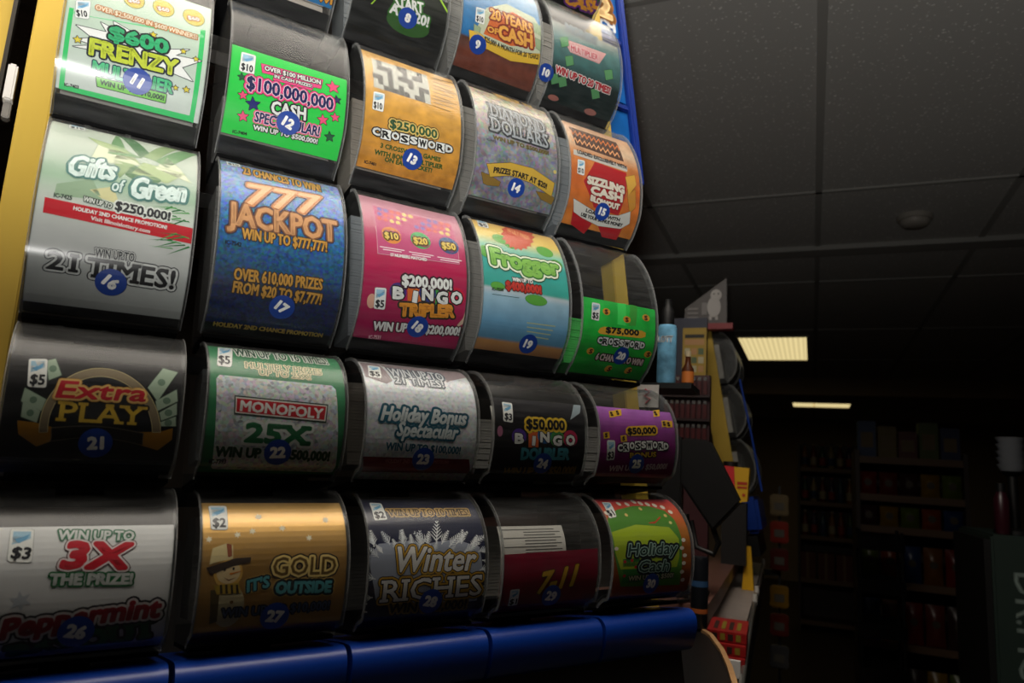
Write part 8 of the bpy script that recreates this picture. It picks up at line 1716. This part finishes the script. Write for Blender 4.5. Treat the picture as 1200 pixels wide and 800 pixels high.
# ------------------------------------------------------------------ candy shelf along the counter front
t = thing('candy_shelf', 'pale sloping candy shelf with a metal rail along the counter front', 'shelf', at(0, 0, 0))
MB().prism([(-.24, 2.62), (-.158, 2.62), (-.118, 1.49), (-.098, 1.05), (-.222, 1.24)], 'z', 1.120, 1.140).obj('shelf_board', mat('shelf_white', 'a89c94', .6, noise=.2, ns=30), t)
MB().tube([(-.153, 2.62, 1.145), (-.110, 1.49, 1.145), (-.088, 1.05, 1.145), (-.08, .9, 1.145)], .004).obj('rail', mat('rail_chrome', 'a0a09c', .3, .8), t, True)
MB().prism([(-.152, 2.62), (-.109, 1.49), (-.087, 1.05), (-.092, 1.05), (-.114, 1.49), (-.157, 2.62)], 'z', 1.06, 1.118).obj('price_channel', BLK, t)
mb = MB()
for y in (2.55, 1.86, 1.72): x = -.110-(y-1.49)*.038; mb.tube([(x, y, 1.14), (x, y, 1.162)], .005)
mb.obj('clip', mat('clip_white', 'c8c4bc', .5), t)
MB().prism([(-.222, 1.26), (-.24, 2.6), (-.1, 2.6), (-.07, 1.06)], 'z', .0, .02).obj('base_board', BLK, t); MB().prism([(-.222, 1.27), (-.238, 1.27), (-.285, 2.6), (-.262, 2.6)], 'z', .021, 1.119).obj('back_board', BLK, t)
t = thing('shelf_divider', 'bright yellow upright divider on the pale candy shelf', 'divider', at(-.150, 1.93, 1.1405)); MB().prism([(-.014, 0), (.014, 0), (.006, .105), (-.008, .105)], 'y', 0, .02).obj('panel', mat('divider_yellow', 'd8a414', .5), t)
cols = ['a02018', 'b83a1c', '8a1c20', 'c06a18', 'b0842c', '7a2420', 'a8481c', '8c6a2a']
for k in range(8):
    y = 1.36+.062*k; x = -.195-.004*k
    o = thing('candy_bar', f'{["red","orange","dark red","amber","mustard","maroon","rust","ochre"][k]} candy bar standing against the counter under its edge, {["nearest","second","third","fourth","fifth","sixth","seventh","farthest"][k]} of the row', 'candy bar', at(x, y, 1.1405, .2), 'candy bars on the pale shelf')
    MB().box((-.006, -.022, .004), (.006, .022, .046)).obj('wrapper', mat('wrap_'+cols[k], cols[k], .35), o, bevel=.003); mb = MB(); mb.box((-.004, -.020, 0), (.004, .020, .0038)); mb.box((-.004, -.020, .0462), (.004, .020, .0505)); mb.obj('crimped_end', mat('wrap_foil', '8a8078', .3, .5), o)
for k in range(3):
    o = thing('candy_carton', ['lowest flat red candy carton at the near end of the shelf', 'middle red candy carton with yellow and dark print', 'topmost red candy carton with yellow and dark print'][k], 'carton', at(-.118, 1.16+.012*k, 1.1405+.0151*k, .05), 'red candy cartons on the shelf')
    MB().box((-.030, -.05, 0), (.026, .06, .0148)).obj('carton', mat('carton_red', '8c1414', .45), o, bevel=.001)
    mb = MB()
    for q in range(4): mb.box((-.022+.011*q, -.0508, .003), (-.015+.011*q, -.0501, .012), q % 2); mb.box((-.022+.011*q, -.03, .0149), (-.016+.011*q, .03, .0152), q % 2)
    mb.obj('print', [mat('carton_print', '2a1a14', .5), mat('carton_yellow', '7a6a1c', .5)], o)
t = thing('price_strip', 'white price strip in front of the red cartons', 'price strip', at(-.11, 1.07, 1.1405)); MB().box((-.018, -.004, 0), (.018, .004, .022)).obj('strip', mat('strip_white2', 'c8c4c0', .6), t)
mb = MB()
for k in range(3): mb.box((-.006, -.0046, .004+.006*k), (.001, -.0041, .007+.006*k))
mb.obj('print', BLK, t)
t = thing('clip_strip', 'hanging strip of snack packs at the end of the candy shelf', 'clip strip', at(-.105, 2.66, 0))
MB().box((-.004, 0, .55), (.004, .004, 1.40)).obj('strip', BLK, t); MB().box((-.13, 0, 1.10), (.004, .006, 1.118)).obj('bracket', BLK, t)
pk = [('6a5c40', 1.30, 'tan crinkled'), ('7a2014', 1.21, 'red'), ('4c1410', 1.12, 'dark red'), ('7a5a14', 1.00, 'yellow'), ('561a10', .91, 'rust red'), ('3c3c3e', .81, 'grey clear')]
for k, (c, z, nm) in enumerate(pk):
    o = thing('snack_pack', f'{nm} snack pack clipped on the hanging strip', 'snack pack', at(-.105, 2.655, z), 'packs on the hanging strip')
    pts = [(-.026, 0), (.026, 0), (.030, .01), (.028, .035), (.030, .065), (.026, .072), (-.026, .072), (-.03, .06), (-.028, .03), (-.03, .01)]
    MB().prism(pts, 'y', -.018, -.001).obj('pouch', mat('pouch_'+c, c, .3), o, bevel=.005); MB().box((-.016, -.0195, .02), (.016, -.0185, .045)).obj('label', mat('pouch_label', '4a463e', .5), o)

# ------------------------------------------------------------------ shelving at the back of the store
SH = mat('shelf_dark', '3a2c24', .5); SHL = mat('shelf_lip', '6a5038', .5)
def unit(name, label, x0, x1, y0, y1, h, zs):
    t = thing(name, label, 'shelving', at((x0+x1)/2, y0, 0)); a, b = (x0-x1)/2, (x1-x0)/2; d = y1-y0
    MB().box((a, d-.02, 0), (b, d, h)).obj('back_panel', SH, t)
    for x in (a, b-.025): MB().box((x, 0, 0), (x+.025, d-.021, h)).obj('side_panel', SH, t)
    for z in zs:
        sb = MB().box((a+.026, .01, z-.02), (b-.026, d-.022, z)).obj('shelf', SH, t); MB().box((a+.026, .0, z-.03), (b-.026, .0095, z+.012)).obj('shelf_lip', SHL, sb)
    return t
def bottle(x, y, z, c, cap, lab, grp, h=.22):
    o = thing('bottle', lab, 'bottle', at(x, y, z+.0005), grp)
    MB().lathe([(.030, 0), (.033, .006), (.033, h*.55), (.026, h*.7), (.012, h*.82), (.011, h*.93)], n=14).obj('bottle_body', mat('glass_'+c, c, .25), o, True); MB().lathe([(.0335, h*.15), (.0335, h*.45)], n=14).obj('label', mat('paper_'+cap, cap, .6), o, True); MB().lathe([(.0135, h*.93+.0002), (.0135, h)], n=12).obj('cap', mat('cap_'+cap, cap, .4), o, True)
    return o
ORD = ['first', 'second', 'third', 'fourth', 'fifth', 'sixth', 'seventh', 'eighth', 'ninth', 'tenth', 'eleventh', 'twelfth']
unit('wall_shelf', 'tall dark bottle shelf beside the pale back wall', -.14, .42, 8.0, 8.4, 1.86, (.10, .50, .92, 1.26, 1.60))
bc = ['6a2420', '2c4a30', '8a5a28', '3a2c50', '9a8a60', '74302a', '31506a']
for j, z in enumerate((.92, 1.26, 1.60)):
    for k in range(6):
        bottle(-.07+.084*k, 8.10, z, bc[(k*3+j) % 7], ['b0a48c', '9a3028', '30406a'][(k+j) % 3], f'bottle on the {["lower","middle","upper"][j]} visible row of the far bottle shelf, {ORD[k]} from the left', 'bottles on the far shelf', .26)
for k in range(3): 
    o = thing('stock_box', f'dull red carton on the low deck of the far bottle shelf, {ORD[k]} from the left', 'box', at(-.05+.17*k, 8.16, .5005), 'cartons on the far shelf'); MB().box((-.075, -.1, 0), (.075, .1, .26)).obj('carton', mat('stock_red', '5a241e', .6), o, bevel=.004); MB().box((-.012, -.1005, .0), (.012, .1, .2605)).obj('tape', mat('tape', '7a6040', .5), o)
unit('gondola_shelf', 'wide dark gondola shelf of snacks across the back right', .25, .86, 5.0, 5.5, 1.66, (.12, .52, .87, 1.19, 1.38, 1.61))
bag = ['7a2018', '8a6a1c', '243a6a', '6a2a20', '5a6a24', '7a4a1c', '3a2424', '8a3c1c']
def snack(x, y, z, c, lab, w_=.055, h=.16):
    o = thing('snack_bag', lab, 'snack bag', at(x, y, z+.0005), 'snack bags on the gondola shelf')
    n = 7; vs = []; fs = []
    for s in (1, -1):
        for j in range(n):
            for i in range(n):
                u, v = i/(n-1)*2-1, j/(n-1)*2-1; vs.append((u*w_*(1-.06*(1-abs(v))), s*(.030*(1-u*u)*(1-abs(v)**3)+.001), (v+1)/2*h))
    for q in (0, n*n):
        for j in range(n-1):
            for i in range(n-1): fs.append((q+j*n+i, q+j*n+i+1, q+(j+1)*n+i+1, q+(j+1)*n+i))
    MB().add(vs, fs).obj('pouch', mat('bag_'+c, c, .3), o, True); MB().lathe([(.022, 0), (.022, .001)], n=14, ax=Matrix.Translation((0, -.0312, h*.55)) @ Matrix.Rotation(math.pi/2, 4, 'X')).obj('logo_patch', mat('bag_patch', '4a4030', .5), o)
for j, (z, h) in enumerate(((.12, .26), (.52, .24), (.87, .22), (1.19, .13), (1.38, .15))):
    for k in range(5): snack(.325+.115*k, 5.10, z, bag[(k*3+j*2) % 8], f'{["red","gold","navy","maroon","olive","amber","dark","rust"][(k*3+j*2) % 8]} snack bag on the {["bottom","second lowest","third lowest","fourth","fifth"][j]} gondola shelf, {ORD[k]} from the left', .052, h)
for k, (c, nm) in enumerate((('20406a', 'blue'), ('6a5a1c', 'yellow-brown'), ('5a2020', 'dark red'), ('4a5a20', 'olive'), ('1c2c5a', 'navy'))):
    o = thing('carton', f'{nm} carton on the top of the gondola shelf, {ORD[k]} from the left', 'carton', at(.325+.115*k, 5.15, 1.6105), 'cartons on the top gondola shelf'); hh = .24-.03*(k % 3)
    MB().box((-.052, -.06, 0), (.052, .06, hh)).obj('box', mat('carton_'+c, c, .5), o, bevel=.003); MB().box((-.035, -.0606, hh*.3), (.035, -.0601, hh*.7)).obj('front_print', mat('carton_front', '7a6a4a', .6), o)
t = thing('wire_basket_rack', 'black stacked wire tray rack at the left end of the gondola', 'rack', at(.33, 4.45, 0))
for x in (-.10, .10):
    for y in (-.12, .12): MB().tube([(x, y, 0), (x, y, 1.20)], .008).obj('upright', BLK, t)
for k in range(5):
    z = .22+.22*k; mb = MB(); mb.box((-.11, -.13, z), (.11, .13, z+.008)); mb.box((-.11, -.134, z), (.11, -.13, z+.07)); mb.box((-.11, .13, z), (.11, .134, z+.07)); mb.box((-.114, -.13, z), (-.11, .13, z+.07)); mb.box((.11, -.13, z), (.114, .13, z+.07)); mb.obj('tray', mat('tray_gloss', '0e0e10', .2), t)
t = thing('drink_cooler', 'dark green drink display box with pale vertical lettering at the right edge', 'drink display', at(.62, 2.2, 0))
MB().box((-.20, 0, 0), (.25, .45, 1.315)).obj('body', mat('cooler_green', '1c2c26', .5), t, bevel=.006); MB().box((-.215, .01, .0), (-.2005, .44, 1.30)).obj('side_trim', BLK, t)
flat_text('lettering', "DR.MCGILL", Matrix.Translation((-.155, -.001, 1.225)) @ Matrix.Rotation(math.pi/2, 4, 'X') @ Matrix.Rotation(-math.pi/2, 4, 'Z'), 0, 0, .42, 0, .062, [('7c8c86', .02)], t)
t = thing('cup_stack', 'stack of pale paper cups at the right edge above the cooler', 'cup stack', at(.495, 2.3, 1.48))
for k in range(5): MB().lathe([(.026, .0+.018*k), (.034, .015+.018*k), (.0355, .0178+.018*k)], n=24).obj('cup', mat('cup_paper', '6e7278', .6), t, True)
t = thing('cup_holder', 'dark upright stand carrying the paper cups', 'stand', at(.495, 2.3, 1.3155)); MB().lathe([(.05, 0), (.05, .01), (.012, .016), (.012, .150), (.03, .164)], n=20).obj('pedestal', BLK, t, True)
for k, (c, nm) in enumerate((('34101a', 'crimson'), ('55380f', 'amber'))):
    o = thing('syrup_bottle', f'{nm} capped bottle standing on the green drink display', 'bottle', at(.455+.09*k, 2.24, 1.3155), 'bottles on the drink display')
    MB().lathe([(.016, 0), (.018, .004), (.018, .09), (.010, .108)], n=16).obj('bottle_body', mat('syrup_'+c, c, .3), o, True); MB().lathe([(.0105, .1082), (.0105, .13)], n=12).obj('cap', BLK, o, True)
